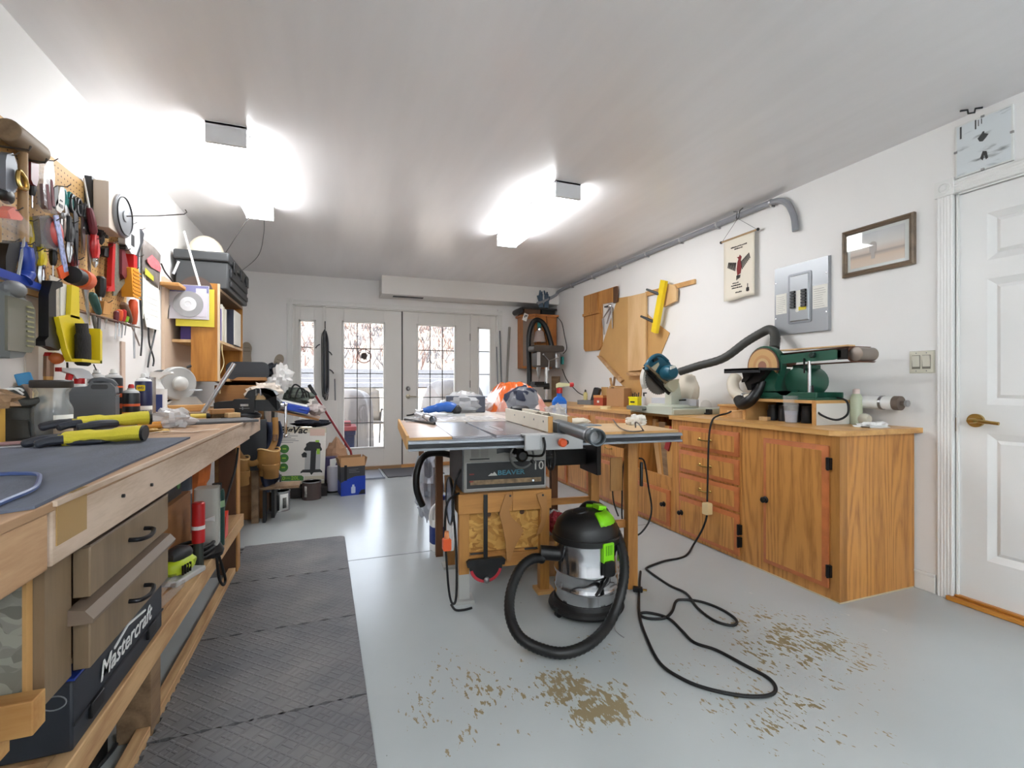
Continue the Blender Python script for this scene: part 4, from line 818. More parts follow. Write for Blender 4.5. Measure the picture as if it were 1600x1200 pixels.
O('shade', MB().lathe([(.045, .07), (.06, .05), (.085, -.085), (.082, -.085), (.057, .048)], 20, cap=False), M('frosted shade', (176, 158, 150), .35, alpha=.9), lm)
O('socket', MB().lathe([(.03, .05), (.03, .1), (.015, .12)], 14), mChrome, lm); O('clamp', MB().box(-.02, .02, -.01, .03, .1, .19), mTeal, lm)
O('power_cord', MB().tube(sm([(2.93, 6.05, 2.04), (2.955, 5.95, 1.95), (2.95, 5.85, 1.75), (2.93, 5.75, 1.58), (2.86, 5.72, 1.5)], 6), .005, 6), mBlackM, label='thin black cord from the corner cabinet to drill press', cat='cord')
O('power_cord', MB().tube(sm([(2.84, 5.7, 1.3), (2.86, 5.6, 1.15), (2.88, 5.35, 1.0), (2.9, 5.2, .95), (2.88, 5.1, .88)], 6), .006, 6), mBlackM, label='black cord dropping from drill press motor towards the charger', cat='cord')
O('power_cord', MB().tube(sm([(2.76, 6.05, 2.1), (2.77, 6.03, 1.9), (2.74, 6.04, 1.8), (2.765, 6.035, 1.65), (2.74, 6.03, 1.5)], 6), .004, 6), mBlackM, label='black lamp cord hanging down the corner cabinet door', cat='cord')
# ================================================================ table saw on its home-made wooden stand (local frame, x along the front rail)
SA = -5.0
def SL(x, y, z=0):      # saw frame to world
    c, s = math.cos(R(SA)), math.sin(R(SA)); return Vector((.307+c*x-s*y, 2.11+s*x+c*y, z))
TT = .865
ts = T('table_saw', 'table saw with iron table, long aluminium rail and black lettered front', 'table saw', SL(0, 0), SA)
mIronT = M('polished cast iron', (150, 147, 152), .27, .8, var=.06, vs=4)
mWing = wood('wing laminate', (216, 190, 174), (200, 172, 156), 'x', 8, 2, .3)
mAlu = M('aluminium rail', (138, 142, 148), .42, .8)
mSawG = M('saw grey enamel', (150, 148, 142), .45, .1)
O('wing', MB().box(0, .188, .0, 1.03, TT-.028, TT), [mWing], ts, bev=.001)
O('wing_edge', MB().box(0, .188, -.003, .0, TT-.028, TT-.001).box(-.012, 0, -.003, 1.04, TT-.05, TT+.008), mPly, ts)
O('saw_table', MB().box(.19, .372, 0, .80, TT-.04, TT).box(.392, .655, 0, .80, TT-.04, TT).box(.372, .392, 0, .80, TT-.04, TT-.011), mIronT, ts, bev=.0015)
O('blade_slot', MB().box(.459, .466, .24, .47, TT-.002, TT+.0006), mBlack, ts)
O('throat_plate', MB().prism([(x+.4625, y+.355) for x, y in [(a*.035, b*.17) for a, b in circ(1, 20)]], TT-.002, TT+.0003, 'xy'), M('throat steel', (180, 180, 186), .3, .8), ts)
O('wing', MB().box(.66, 1.35, .0, .46, TT-.025, TT), wood('right wing board', (222, 190, 148), (204, 168, 124), 'x', 8, 2, .45), ts, bev=.001)
O('wing_edge', MB().box(.66, 1.35, -.003, 0, TT-.025, TT-.001), mPly, ts)
rl = MB(); x0, x1 = -.005, 1.352
prof = [(-.004, TT-.012), (-.03, TT-.012), (-.034, TT-.018), (-.034, TT-.026), (-.018, TT-.028), (-.018, TT-.044), (-.034, TT-.046), (-.034, TT-.056), (-.004, TT-.056)]
rl.prism(prof, x0, x1, 'yz'); O('front_rail', rl, mAlu, ts)
O('rail_groove', MB().box(x0, x1, -.0195, -.0175, TT-.044, TT-.028), mDark, ts)
O('end_cap', MB().box(x1-.02, x1+.004, -.03, 0, TT-.06, TT-.054), M('dark red end cap', (110, 40, 40), .5), ts)
# fence
O('fence_board', MB().box(.655, .675, .03, .84, TT+.003, TT+.078), M('pale painted fence board', (224, 216, 200), .5, var=.04, vs=9), ts, bev=.001)
O('fence_board', MB().box(.755, .775, .03, .80, TT+.003, TT+.078), bpy.data.materials['pale painted fence board'], ts, bev=.001)
for x in (.655, .755): O('end_block', MB().box(x-.001, x+.021, .022, .03, TT+.002, TT+.079), mPineZ, ts)
for y in (.1, .25, .42, .62): O('screw', MB().at((.655, y, TT+.05), (0, -90, 0)).lathe([(.006, 0), (.005, .002)], 8), mGrey, ts)
O('fence_beam', MB().box(.69, .74, .0, .82, TT+.003, TT+.05), mAlu, ts)
O('fence_carriage', MB().box(.515, .80, -.052, -.036, TT-.07, TT-.004).box(.515, .80, -.052, .03, TT-.008, TT+.002), M('carriage aluminium', (168, 168, 168), .4, .6), ts, bev=.002)
O('carriage_clamp', MB().box(.512, .585, -.064, -.05, TT-.068, TT+.006), mLGrey, ts, bev=.006)
O('lock_knob', MB().at((.69, -.052, TT-.036), (90, 0, 0)).lathe([(.016, 0), (.02, .006), (.02, .026), (.015, .032)], 14), mOrange, ts)
O('knob_socket', MB().at((.712, -.052, TT-.036), (90, 0, 0)).lathe([(.012, 0), (.012, .012)], 12), mBlack, ts)
# body
O('saw_body', MB().box(.287, .73, .27, .74, .547, TT-.042), [mSawG], ts, bev=.004)
O('side_plate', MB().box(.281, .287, .275, .735, .55, TT-.045), M('dark side panel', (84, 86, 90), .5), ts)
O('name_panel', MB().box(.298, .722, .264, .27, .563, .70), M('black front panel', (14, 15, 18), .4), ts)
O('panel_border', MB().box(.298, .722, .2632, .2642, .697, .70).box(.298, .722, .2632, .2642, .563, .566).box(.298, .301, .2632, .2642, .563, .70).box(.719, .722, .2632, .2642, .563, .70), mLGrey, ts)
mLet = M('grey white lettering', (190, 188, 182), .5); mLetT = M('teal lettering', (60, 120, 140), .5)
txt('lettering', '10', .062, mLet, ts, (.684, .263, .668), off=.012)
txt('lettering', 'BEAVER', .034, mLetT, ts, (.535, .263, .640), off=.02, sx=1.25)
O('mountain_mark', MB().prism([(.412, .628), (.43, .642), (.437, .638), (.446, .648), (.462, .628)], .2625, .264), mLet, ts)
O('scratched_strip', MB().box(.32, .70, .2625, .264, .585, .608), M('worn metal strip', (136, 112, 84), .5, .3, var=.5, vs=30), ts)
O('strip_mark', MB().box(.315, .34, .262, .264, .637, .643).box(.315, .335, .262, .264, .600, .607), M('dull red mark', (130, 44, 40), .6), ts)
O('screw', MB().at((.655, .264, .592), (90, 0, 0)).lathe([(.008, 0), (.006, .003)], 10), mChrome, ts)
lb = MB().box(.318, .42, .2665, .27, .80, .808).box(.318, .42, .2665, .27, .785, .792).box(.318, .42, .2665, .27, .712, .718)
O('label_bars', lb, mBlack, ts)
O('label_sketch', MB().box(.325, .365, .267, .27, .725, .775).box(.375, .415, .267, .27, .725, .775), M('label line grey', (140, 136, 132), .6), ts)
O('tilt_slot', MB().prism([(.46+.0, .765), (.50, .772), (.56, .765), (.60, .745), (.56, .735), (.50, .745), (.46, .74)], .267, .2705), mBlack, ts)
hw = Vector((.575, .20, .735))
O('hand_wheel', MB().at(hw, (90, 0, 0)).tube([(.062*math.cos(a/28*6.2832), .062*math.sin(a/28*6.2832), 0) for a in range(28)], .0065, 8, closed=True).box(-.058, .058, -.006, .006, -.003, .003).cyl((0, 0, -.07), (0, 0, .012), .016, n=12), M('wheel grey', (110, 110, 108), .35, .6), ts)
O('wheel_hub', MB().at(hw, (90, 0, 0)).lathe([(.03, -.05), (.034, .0), (.02, .016)], 14), mBlack, ts)
O('crank_knob', MB().at(hw+Vector((.05, 0, -.03)), (90, 0, 0)).lathe([(.008, 0), (.011, .03), (.008, .045)], 10), mBlack, ts)
sw_ = Vector((.80, .40, .69))
O('hand_wheel', MB().at(sw_, (0, 90, 0)).tube([(.07*math.cos(a/28*6.2832), .07*math.sin(a/28*6.2832), 0) for a in range(28)], .008, 8, closed=True).box(-.066, .066, -.007, .007, -.003, .003).cyl((0, 0, -.075), (0, 0, .01), .016, n=12), mDark, ts)
O('crank_knob', MB().cyl((.80, .40, .755), (.87, .38, .757), .01, n=10), mBlack, ts)
O('motor_arm', MB().box(.73, 1.12, .60, .72, .60, .70), mBlackM, ts, bev=.01)
O('motor_plate', MB().box(1.11, 1.14, .45, .70, .56, .80), mBlack, ts, bev=.004)
O('switch_cord', MB().tube(sm([(.60, -.06, TT-.01), (.605, -.068, TT-.05), (.60, -.05, TT-.09), (.62, .1, TT-.12), (.60, .2, TT-.13)], 5), .006, 6), mBlackM, ts)
# stand
sn = T('saw_stand', 'home-made wooden saw stand with an OSB panel and four legs', 'stand', SL(.5, .5), SA); WS = Vector((.5, .5, 0))
def SN(nm, mb, mat, **k):
    mb.V = [tuple(Vector(v)-WS) for v in mb.V]; return O(nm, mb, mat, sn, **k)
mFir = wood('honey fir board', (186, 130, 64), (152, 100, 44), 'x', 13, 2.5, .5); mFirZ = wood('honey fir post', (184, 130, 64), (150, 98, 44), 'z', 13, 2.5, .5)
mOsb = bpy.data.materials.new('osb'); mOsb.use_nodes = True
n_, l_ = mOsb.node_tree.nodes, mOsb.node_tree.links; tc = n_.new('ShaderNodeTexCoord'); v_ = n_.new('ShaderNodeTexVoronoi'); v_.inputs['Scale'].default_value = 38
mp_ = n_.new('ShaderNodeMapping'); mp_.inputs['Scale'].default_value = (1, 1, 1.9); mp_.inputs['Rotation'].default_value = (0, R(35), 0); nd = n_.new('ShaderNodeTexNoise'); nd.inputs['Scale'].default_value = 9
ad = n_.new('ShaderNodeMix'); ad.data_type = 'VECTOR'; ad.inputs[0].default_value = .12; l_.new(tc.outputs['Object'], nd.inputs[0]); l_.new(tc.outputs['Object'], ad.inputs[4]); l_.new(nd.outputs['Color'], ad.inputs[5])
l_.new(ad.outputs[1], mp_.inputs[0]); l_.new(mp_.outputs[0], v_.inputs[0]); rp = n_.new('ShaderNodeValToRGB')
for p_, c_ in ((0, (176, 124, 52)), (.35, (214, 166, 88)), (.7, (192, 140, 64)), (.93, (158, 106, 42))):
    e_ = rp.color_ramp.elements[0] if p_ == 0 else rp.color_ramp.elements.new(p_); e_.color = lin(c_)
rp.color_ramp.elements[-1].color = lin((206, 158, 88)); sx = n_.new('ShaderNodeSeparateXYZ'); l_.new(v_.outputs['Color'], sx.inputs[0]); l_.new(sx.outputs[0], rp.inputs[0])
l_.new(rp.outputs[0], n_['Principled BSDF'].inputs['Base Color']); n_['Principled BSDF'].inputs['Roughness'].default_value = .6
SN('front_rail', MB().box(.255, .535, .24, .28, .445, .545).box(.537, .75, .242, .28, .445, .545), mFir, bev=.002)
SN('back_rail', MB().box(.255, .75, .74, .78, .445, .545), mFir)
SN('side_rail', MB().box(.255, .29, .28, .74, .445, .545), mFirZ); SN('side_rail', MB().box(.715, .75, .28, .74, .445, .545), mFirZ)
SN('osb_panel', MB().box(.30, .70, .285, .297, .20, .45), mOsb)
SN('lower_rail', MB().box(.29, .70, .262, .285, .155, .225), mFir, bev=.002)
SN('panel_ledge', MB().box(.31, .66, .272, .285, .225, .237), mFirZ)
for x in (.355, .645): SN('bolt', MB().at((x, .272, .232), (0, 90, 0)).lathe([(.005, -.035), (.005, .035)], 8), mDark)
for x in (.42, .485, .6): SN('knot_hole', MB().at((x, .2845, .425), (90, 0, 0)).lathe([(.014, -.001), (.012, .003)], 10), mDarkWood)
mFeet = M('painted grey post foot', (170, 170, 166), .6)
for (x, y) in ((.26, .25), (.69, .25), (.26, .72), (.69, .72)):
    SN('leg', MB().box(x, x+.052, y, y+.05, .012, .445), mFirZ, bev=.002)
    SN('foot_block', MB().box(x-.02, x+.075, y-.025, y+.07, 0, .016), mFeet if x < .5 else mPine)
SN('leg_wrap', MB().box(.259, .313, .249, .301, .016, .14), mFeet)
for (x, y) in ((1.155, .16), (1.20, .72)): SN('leg', MB().box(x, x+.058, y, y+.05, 0, TT-.03), mFirZ, bev=.002)
SN('stretcher', MB().box(.75, 1.16, .19, .21, .325, .365), mFir); SN('stretcher', MB().box(.75, 1.20, .74, .76, .325, .365), mFir)
SN('stretcher', MB().box(1.165, 1.185, .2, .75, TT-.12, TT-.03), mFirZ)
SN('side_board', MB().box(1.08, 1.15, .215, .225, .52, .70), wood('side board', (168, 122, 66), (140, 98, 48), 'z', 12, 2, .5))
SN('handle_bar', MB().box(1.225, 1.24, .15, .165, .55, .68), mBlack, bev=.003)
def shelf_item(nm, mb, mat, label, cat, loc, rz=0): return O(nm, mb, mat, None, label, cat, loc=loc, rz=rz)
# hung on the front of the stand
mg = T('mitre_gauge', 'black mitre gauge with red scale hanging on the saw stand', 'mitre gauge', SL(.392, .232, .35), SA)
O('guide_bar', MB().box(-.010, .010, -.006, .004, -.13, .19), mBlack, mg)
O('gauge_head', MB().prism([(-.095, -.165), (-.1, -.14), (-.085, -.128), (.085, -.128), (.1, -.14), (.095, -.165)], -.02, .004), mBlack, mg, bev=.003)
O('protractor', MB().prism(arc(.085, 180, 360, 16, (0, -.165)), -.012, -.004), mBlack, mg)
O('red_scale', MB().prism(arc(.084, 195, 345, 16, (0, -.165))+arc(.070, 345, 195, 16, (0, -.165)), -.0135, -.0115), M('red scale', (180, 40, 52), .5), mg)
O('lock_screw', MB().at((0, -.02, -.232), (90, 0, 0)).lathe([(.015, 0), (.014, .012), (.004, .02)], 12), mSteel, mg)
def pp(px, y):          # polygon in saw frame from pixels met with the plane y
    out = []
    c, s = math.cos(R(SA)), math.sin(R(SA))
    for u, v in px:
        a, b, cz = ray(u, v); k = -s*a+c*b; t = (y+(-s*.307+c*2.11))/k; X, Y = a*t-.307, b*t-2.11
        out.append((c*X+s*Y, H+cz*t))
    return out
mPush = M('brown hardboard', (170, 120, 66), .55, var=.06, vs=8)
pA = pp([(790, 772), (797, 770), (802, 775), (800, 786), (795, 796), (799, 808), (812, 820), (818, 829), (811, 842), (803, 858), (797, 877), (792, 876), (790, 850), (785, 822), (780, 803), (784, 790)], .235)
pB = pp([(838, 772), (848, 769), (854, 775), (855, 800), (852, 818), (846, 832), (838, 838), (840, 828), (845, 815), (846, 796), (842, 784)], .235)
for nm_, pg, lb_ in (('push_stick', pA, 'broad pointed brown hardboard push stick hanging on the saw stand'), ('push_stick', pB, 'narrow curved brown hardboard push stick hanging beside the broad one')):
    cx = sum(p[0] for p in pg)/len(pg); cz_ = sum(p[1] for p in pg)/len(pg); o = T(nm_, lb_, 'push stick', SL(cx, .238, cz_), SA)
    O('blade', MB().prism([(a-cx, b-cz_) for a, b in pg], -.006, .0), mPush, o, bev=.001)
    O('hang_screw', MB().at((pg[1][0]-cx, -.006, pg[1][1]-cz_-.015), (90, 0, 0)).lathe([(.006, 0), (.005, .003)], 8), mDark, o)
# on the left side of the stand
bs_ = T('spare_saw_blade', 'round grey saw blade with a black rim hanging left of the saw', 'saw blade', SL(.235, .40, .48), SA-90)
O('disc', MB().at((0, 0, 0), (90, 0, 0)).lathe([(.012, 0), (.118, 0), (.118, .003), (.012, .003)], 40), M('blue grey blade', (140, 150, 172), .3, .6), bs_)
O('rim', MB().at((0, 0, 0), (90, 0, 0)).tube([(.12*math.cos(a/40*6.2832), .12*math.sin(a/40*6.2832), .001) for a in range(40)], .007, 6, closed=True), mBlack, bs_)
wp = O('white_panel', MB().prism(rrect(-.11, .11, -.17, .15, .08, 6), -.012, 0), mWhite, label='white rounded panel hanging on the left side of the saw stand', cat='panel', loc=SL(.247, .42, .39), rz=SA-90, bev=.003)
cdp = [(.262, .26, .55), (.20, .22, .52), (.185, .22, .40), (.19, .2, .25), (.20, .19, .10), (.215, .185, .035), (.235, .19, .05), (.24, .2, .2), (.235, .22, .38), (.225, .24, .5), (.25, .3, .6), (.28, .32, .66)]
sc_ = T('saw_cord', 'black looped power cord with orange plug left of the saw stand', 'cord', SL(.2, .22, 0))
O('cord', MB().tube([p-SL(.2, .22, 0) for p in sm([SL(*p) for p in cdp], 8)], .006, 6), mBlackM, sc_)
O('plug', MB().at(SL(.192, .205, .315)-SL(.2, .22, 0)).prism(rrect(-.02, .02, -.028, .03, .008), -.015, .015), mOrange, sc_, bev=.004)
O('plug_end', MB().at(SL(.192, .205, .34)-SL(.2, .22, 0)).lathe([(.014, 0), (.01, .04)], 10), M('pale orange plug end', (220, 140, 90), .4), sc_)
O('floor_cord', MB().tube(sm([SL(.21, .185, .03)-SL(.2, .22, 0), SL(.23, .17, .006)-SL(.2, .22, 0), SL(.27, .16, .006)-SL(.2, .22, 0), SL(.31, .17, .006)-SL(.2, .22, 0)], 5), .006, 6), mBlackM, sc_)
# outfeed table behind
of = T('outfeed_table', 'low wooden outfeed table behind the saw piled with covered things', 'table', SL(.5, 1.5), SA)
O('table_top', MB().prism([(-.31, -.67), (.56, -.67), (.78, .9), (-.31, .9)], TT-.03, TT-.002, 'xy'), M('pale scuffed board', (206, 198, 190), .35, var=.08, vs=6), of, bev=.002)
for (x, y) in ((-.28, -.58), (-.28, .8), (.50, -.58), (.66, .8)): O('leg', MB().box(x, x+.045, y, y+.045, 0, TT-.03), M('dark brown leg', (110, 70, 40), .6) if (x, y) == (-.28, -.58) else bpy.data.materials['dark brown leg'], of)
O('shelf', MB().box(.06, .54, -.5, .8, .28, .30), mDarkWood, of)
# under it
def crumple(nm, loc, r, label, cat, mat, seed, n=26, disp=.45, fs=2.2, zmin=None):
    return O(nm, MB().ball((0, 0, 0), r, n, disp, seed, fs, zmin), mat, label=label, cat=cat, loc=loc, ang=12)
crumple('dust_bag', PY(668, 760, 3.38), (.085, .17, .23), 'silvery crumpled plastic dust bag under the left saw wing', 'bag', M('silver film', (196, 200, 212), .12, .25, bump=.8, bs=18), 3)
O('dust_hose', MB().tube(sm([PY(720, 716, 3.0), PY(690, 708, 2.95), PY(664, 712, 2.9), PY(652, 735, 2.88), PY(651, 765, 2.88), PY(660, 790, 2.9)], 6), .02, 10), mBlack, label='thin black hose curving over the silvery dust bag', cat='hose')
jg_ = T('jug', 'white plastic jug with a blue label under the saw', 'jug', PZ(690, 856), 10)
O('jug_body', MB().at((0, 0, 0), (0, 0, 0)).prism(rrect(-.075, .075, -.05, .05, .03), 0, .20, 'xy').lathe([(.065, .20), (.06, .24), (.03, .29), (.022, .31), (.022, .33)], 16), mWhite, jg_, bev=.004)
O('jug_handle', MB().tube(sm([(-.03, 0, .30), (-.065, 0, .27), (-.078, 0, .22), (-.07, 0, .17)], 5), .013, 8), mWhite, jg_)
O('jug_label', MB().prism(rrect(-.0765, .0765, -.0515, .0515, .031), .045, .155, 'xy'), M('navy label', (32, 52, 120), .5), jg_)
O('jug_cap', MB().lathe([(.026, .325), (.026, .35)], 14), mBlue, jg_)
# ---- things on the saw table
def onT(x, y, dz=0): return SL(x, y, TT+dz)
tbp = [SL(.045, 1.02, TT+.03), SL(.17, .72, TT+.024)]
a_, b_2 = PZ(647, 646, TT+.024), PZ(685, 659, TT+.024)
al = T('aluminium_tube', 'short aluminium tube lying across the left saw wing', 'tube', (a_+b_2)/2)
d_ = (b_2-a_)/2*.62; O('tube_wall', MB().tube([-d_, d_], .024, 20, cap=False), M('bright aluminium', (206, 206, 210), .22, .85), al, solid=.003)
O('steel_bar', MB().tube([SL(.03, 1.0, TT+.008), SL(.18, .62, TT+.008)], .008, 6), mDark, label='dark flat bar lying under the aluminium tube', cat='bar')
bz = T('belt_sander', 'blue handheld belt sander lying at back of the saw table', 'power tool', SL(.32, 1.36, TT), -12)
mBlS = M('blue tool housing', (34, 92, 178), .35)
O('tool_body', MB().tube(sm([(-.14, 0, .04), (-.11, 0, .046), (-.04, 0, .06), (.02, 0, .068), (.065, 0, .064), (.08, 0, .056)], 5), [.02]*5+[.026]*5+[.034]*5+[.038]*5+[.036]*5+[.028], 14), mBlS, bz)
O('gear_head', MB().ball((.10, 0, .045), (.035, .03, .036), 12, .2, 5), mDark, bz); O('sole_plate', MB().box(-.08, .16, -.045, .045, .0, .018), mSteel, bz)
O('power_cord', MB().tube(sm([(-.14, 0, .04), (-.18, -.01, .03), (-.22, .02, .012), (-.26, .01, .007)], 4), .006, 6), mBlackM, bz)
mFilmS = M('clear plastic sheet', (236, 236, 238), .12, alpha=.42, bump=.5, bs=24)
def sheet(nm, x0, x1, y0, y1, z, label, seed, amp=.02, mat=None, cat='plastic sheet', drop=0):
    f = lambda u, v: (x0+(x1-x0)*u+.02*noise.noise(Vector((u*4, v*4, seed))), y0+(y1-y0)*v, z+amp*(abs(noise.noise(Vector((u*5, v*5, seed+3))))+.6*abs(noise.noise(Vector((u*13, v*11, seed)))))-drop*abs(2*u-1)**3)
    mb = MB().grid(f, 26, 18); P = SL((x0+x1)/2, (y0+y1)/2, z); mb.V = [tuple(Vector(v)-Vector(((x0+x1)/2, (y0+y1)/2, z))) for v in mb.V]
    return O(nm, mb, mat or mFilmS, label=label, cat=cat, loc=P, rz=SA)
sheet('plastic_sheet', .03, .66, .83, 1.22, TT+.003, 'clear crinkled plastic sheet at back of the saw table', 2, .016)
# covered pile: dark box, orange sheet, bundle in film
pb = T('covered_box', 'dark box draped in clear film on the outfeed table', 'box', SL(.56, 1.86, TT), SA-6)
O('box_body', MB().box(-.15, .17, -.10, .16, 0, .135), M('slate box', (66, 70, 84), .4), pb, bev=.006)
O('film_cover', MB().ball((0.0, .02, .06), (.20, .17, .105), 24, .3, 8, 2.6, .0), mFilmS, pb, ang=12)
O('flat_tool', MB().ball((.02, -.18, .03), (.08, .03, .02), 12, .2, 2), mGrey, pb)
mOr = M('orange sheeting', (226, 112, 48), .3, bump=.7, bs=22)
def heap(hx, hy, hz, seed, pw=.5):
    def f(u, v):
        x = (2*u-1); y = (2*v-1); r = max(abs(x), abs(y)); e = (1-r**3.2); rid = .12*noise.noise(Vector((u*3.2, v*3.2, seed)))+.07*noise.noise(Vector((u*9, v*9, seed)))
        k = 1+.18*(1-e); return (x*hx*k, y*hy*k, max(0, hz*e*(.92+rid)))
    return f
crv = T('covered_bundle', 'big bundle under orange and white striped sheeting behind saw fence', 'bundle', SL(1.04, 2.02, TT), SA)
mStripe = bpy.data.materials.new('orange and white plastic'); mStripe.use_nodes = True
n_, l_ = mStripe.node_tree.nodes, mStripe.node_tree.links; b_ = n_['Principled BSDF']; b_.inputs['Roughness'].default_value = .18
tc = n_.new('ShaderNodeTexCoord'); t_ = n_.new('ShaderNodeTexNoise'); t_.inputs['Scale'].default_value = 7; mp_ = n_.new('ShaderNodeMapping'); mp_.inputs['Scale'].default_value = (1.5, .6, .5)
l_.new(tc.outputs['Object'], mp_.inputs[0]); l_.new(mp_.outputs[0], t_.inputs[0]); rp = n_.new('ShaderNodeValToRGB')
rp.color_ramp.elements[0].color = lin((206, 96, 40)); rp.color_ramp.elements[0].position = .53; rp.color_ramp.elements[1].color = lin((240, 214, 204)); rp.color_ramp.elements[1].position = .62
l_.new(t_.outputs[0], rp.inputs[0]); l_.new(rp.outputs[0], b_.inputs['Base Color']); bp = n_.new('ShaderNodeBump'); bp.inputs['Strength'].default_value = .8; bp.inputs['Distance'].default_value = .01; l_.new(t_.outputs[0], bp.inputs['Height']); l_.new(bp.outputs[0], b_.inputs['Normal'])
O('sheeting', MB().grid(heap(.22, .20, .275, 5), 30, 26), mStripe, crv, ang=14)
crv2 = T('film_wrapped_bundle', 'dark navy bundle wrapped in shiny clear film right of the orange sheeting', 'bundle', SL(.93, 1.38, TT), SA)
O('dark_core', MB().ball((0, 0, .10), (.128, .135, .115), 20, .3, 12, 2, 0), M('navy cloth', (30, 36, 58), .8), crv2)
O('film_wrap', MB().grid(heap(.145, .16, .225, 9), 28, 24), M('shiny film', (226, 228, 232), .08, alpha=.24, bump=.8, bs=16), crv2, ang=12)
bt_ = T('blue_spray_bottle', 'bright blue spray bottle with red and white trigger head', 'spray bottle', PZ(874, 654, TT)+Vector((0, 0, .0)), -20)
O('body', MB().prism(rrect(-.05, .05, -.03, .03, .02), 0, .115, 'xy').add(*[[(x*sx_, y*sx_, z) for z, sx_ in ((.115, 1), (.14, .72), (.152, .36), (.175, .34)) for x, y in rrect(-.05, .05, -.03, .03, .02)], [(i*20+j, i*20+(j+1) % 20, (i+1)*20+(j+1) % 20, (i+1)*20+j) for i in range(3) for j in range(20)]]), M('bright blue bottle', (22, 104, 200), .3), bt_)
O('label', MB().box(-.03, .045, -.0312, -.0295, .01, .10), M('pale blue label', (196, 206, 226), .5), bt_)
O('collar', MB().lathe([(.02, .172), (.02, .205), (.016, .21)], 14), mRed, bt_)
O('trigger_head', MB().prism([(-.022, .21), (-.022, .235), (.0, .245), (.07, .238), (.07, .222), (.01, .215)], -.012, .012), M('pale yellow head', (226, 220, 170), .4), bt_, bev=.003)
O('nozzle', MB().at((.07, 0, .23), (0, 90, 0)).lathe([(.014, 0), (.016, .006), (.016, .022), (.01, .028)], 12), mRed, bt_)
ck = T('router_parts', 'black router motor with open grey socket beside the blue bottle', 'tool', PZ(823, 654, TT)+Vector((0, 0, 0)), -10)
O('motor', MB().at((-.06, .02, .045), (0, 90, 0)).lathe([(.03, -.05), (.042, -.04), (.042, .06), (.03, .08)], 16), mBlack, ck)
O('socket', MB().at((.02, -.02, .045), (90, 0, 20)).lathe([(.024, 0), (.026, .06), (.018, .06), (.018, .02)], 16), mGrey, ck)
O('collar', MB().at((.07, 0, .03)).lathe([(.03, -.025), (.035, 0), (.02, .03)], 12), mDark, ck)
crumple('grey_rag', onT(.715, .30, .03), (.045, .10, .05), 'crumpled taupe rag stuffed between the fence boards', 'rag', M('taupe rag', (122, 114, 100), .9), 6, 20, .4, 2.5)
O('dark_clamp', MB().box(-.035, .03, -.03, .03, 0, .014).cyl((-.03, 0, .02), (.03, .01, .024), .01, n=8), mBlack, label='small black clamp lying between the ends of the fence boards', cat='clamp', loc=onT(.715, .09, .003))
p0, p1 = PZ(934, 684, TT+.03), PZ(872, 664, TT+.03)
gp = T('grey_pipe', 'grey plastic pipe with an open flared end on the saw table', 'pipe', (p0+p1)/2); d_ = (p0-p1)/2
O('pipe_wall', MB().tube([-d_, d_*.86, d_*.87, d_], [.026, .026, .031, .031], 20, cap=False), M('slate pipe', (78, 84, 88), .35, .3), gp, solid=.006)
O('pipe_collar', MB().tube([d_*.72, d_*.78], .0335, 20), mSteel, gp)
O('steel_sheet', MB().box(-.14, .14, -.06, .06, 0, .006), M('blue grey sheet metal', (140, 162, 182), .25, .7), label='thin blue grey metal sheet on the right saw wing', cat='sheet', loc=onT(.93, .36), rz=SA+6)
crumple('plastic_bag', onT(.86, .48, .05), (.07, .05, .06), 'pale clear plastic bag behind blue bottle on the right wing', 'bag', M('milky film', (222, 214, 206), .2, alpha=.5, bump=.6, bs=30), 14)
crumple('cloth', onT(1.0, .50, .012), (.09, .05, .02), 'cream folded cloth along the back edge of the right wing', 'cloth', M('cream rag', (224, 214, 196), .9), 15, 20, .3)
rgl = PZ(998, 664, TT); crumple('white_rag', rgl+Vector((0, .02, .022)), (.062, .05, .034), 'bunched white rag on the right saw wing', 'rag', M('white rag', (236, 232, 222), .9, bump=.3, bs=30), 21, 24, .5, 2.4)
wf = [PZ(958, 656, TT+.02), PZ(968, 668, TT+.004), PZ(985, 674, TT+.006), PZ(1004, 673, TT+.006), PZ(1004, 671, TT+.03), PZ(998, 662, TT+.045), PZ(993, 660, TT+.045), PZ(993, 668, TT+.02)]
O('wire_frame', MB().tube(sm(wf, 5), .0035, 6), M('dull wire', (120, 112, 106), .4, .7), label='bent wire handle lying around the white rag', cat='wire')
# ================================================================ shop vacuum
vx, vy = 1.155, 2.06
sv = T('shop_vacuum', 'wet and dry vacuum with steel drum, black lid and lime handle', 'vacuum cleaner', (vx, vy, 0), -20)
O('base_ring', MB().lathe([(.15, .018), (.178, .022), (.184, .034), (.18, .046), (.164, .054), (.156, .07)], 40), mBlackM, sv)
for a in (30, 120, 210, 300):
    x, y = .165*math.cos(R(a)), .165*math.sin(R(a)); O('castor', MB().at((x, y, .0185), (0, 0, a)).cyl((0, -.01, 0), (0, .01, 0), .018, n=14).box(-.018, .018, -.018, .018, .01, .03), mBlack, sv)
mDrum = M('mirror steel drum', (196, 196, 200), .12, 1)
pr = [(.150, .045), (.151, .115), (.1545, .121), (.1545, .133), (.151, .139), (.152, .195), (.156, .201), (.156, .213), (.153, .219), (.155, .355)]
O('drum', MB().lathe(pr, 48), mDrum, sv)
O('lid_rim', MB().lathe([(.158, .345), (.166, .35), (.166, .372), (.16, .378)], 40), mBlack, sv)
O('lid', MB().lathe([(.158, .375), (.155, .40), (.142, .435), (.11, .465), (.06, .482), (.001, .486)], 40), M('satin black lid', (16, 17, 19), .4), sv)
gh = MB()
def lidz(r): return .486-(r/.155)**2.2*.086
gp_ = []
for i in range(13):
    a = R(-70+i*150/12); gp_.append((a,))
vs = []
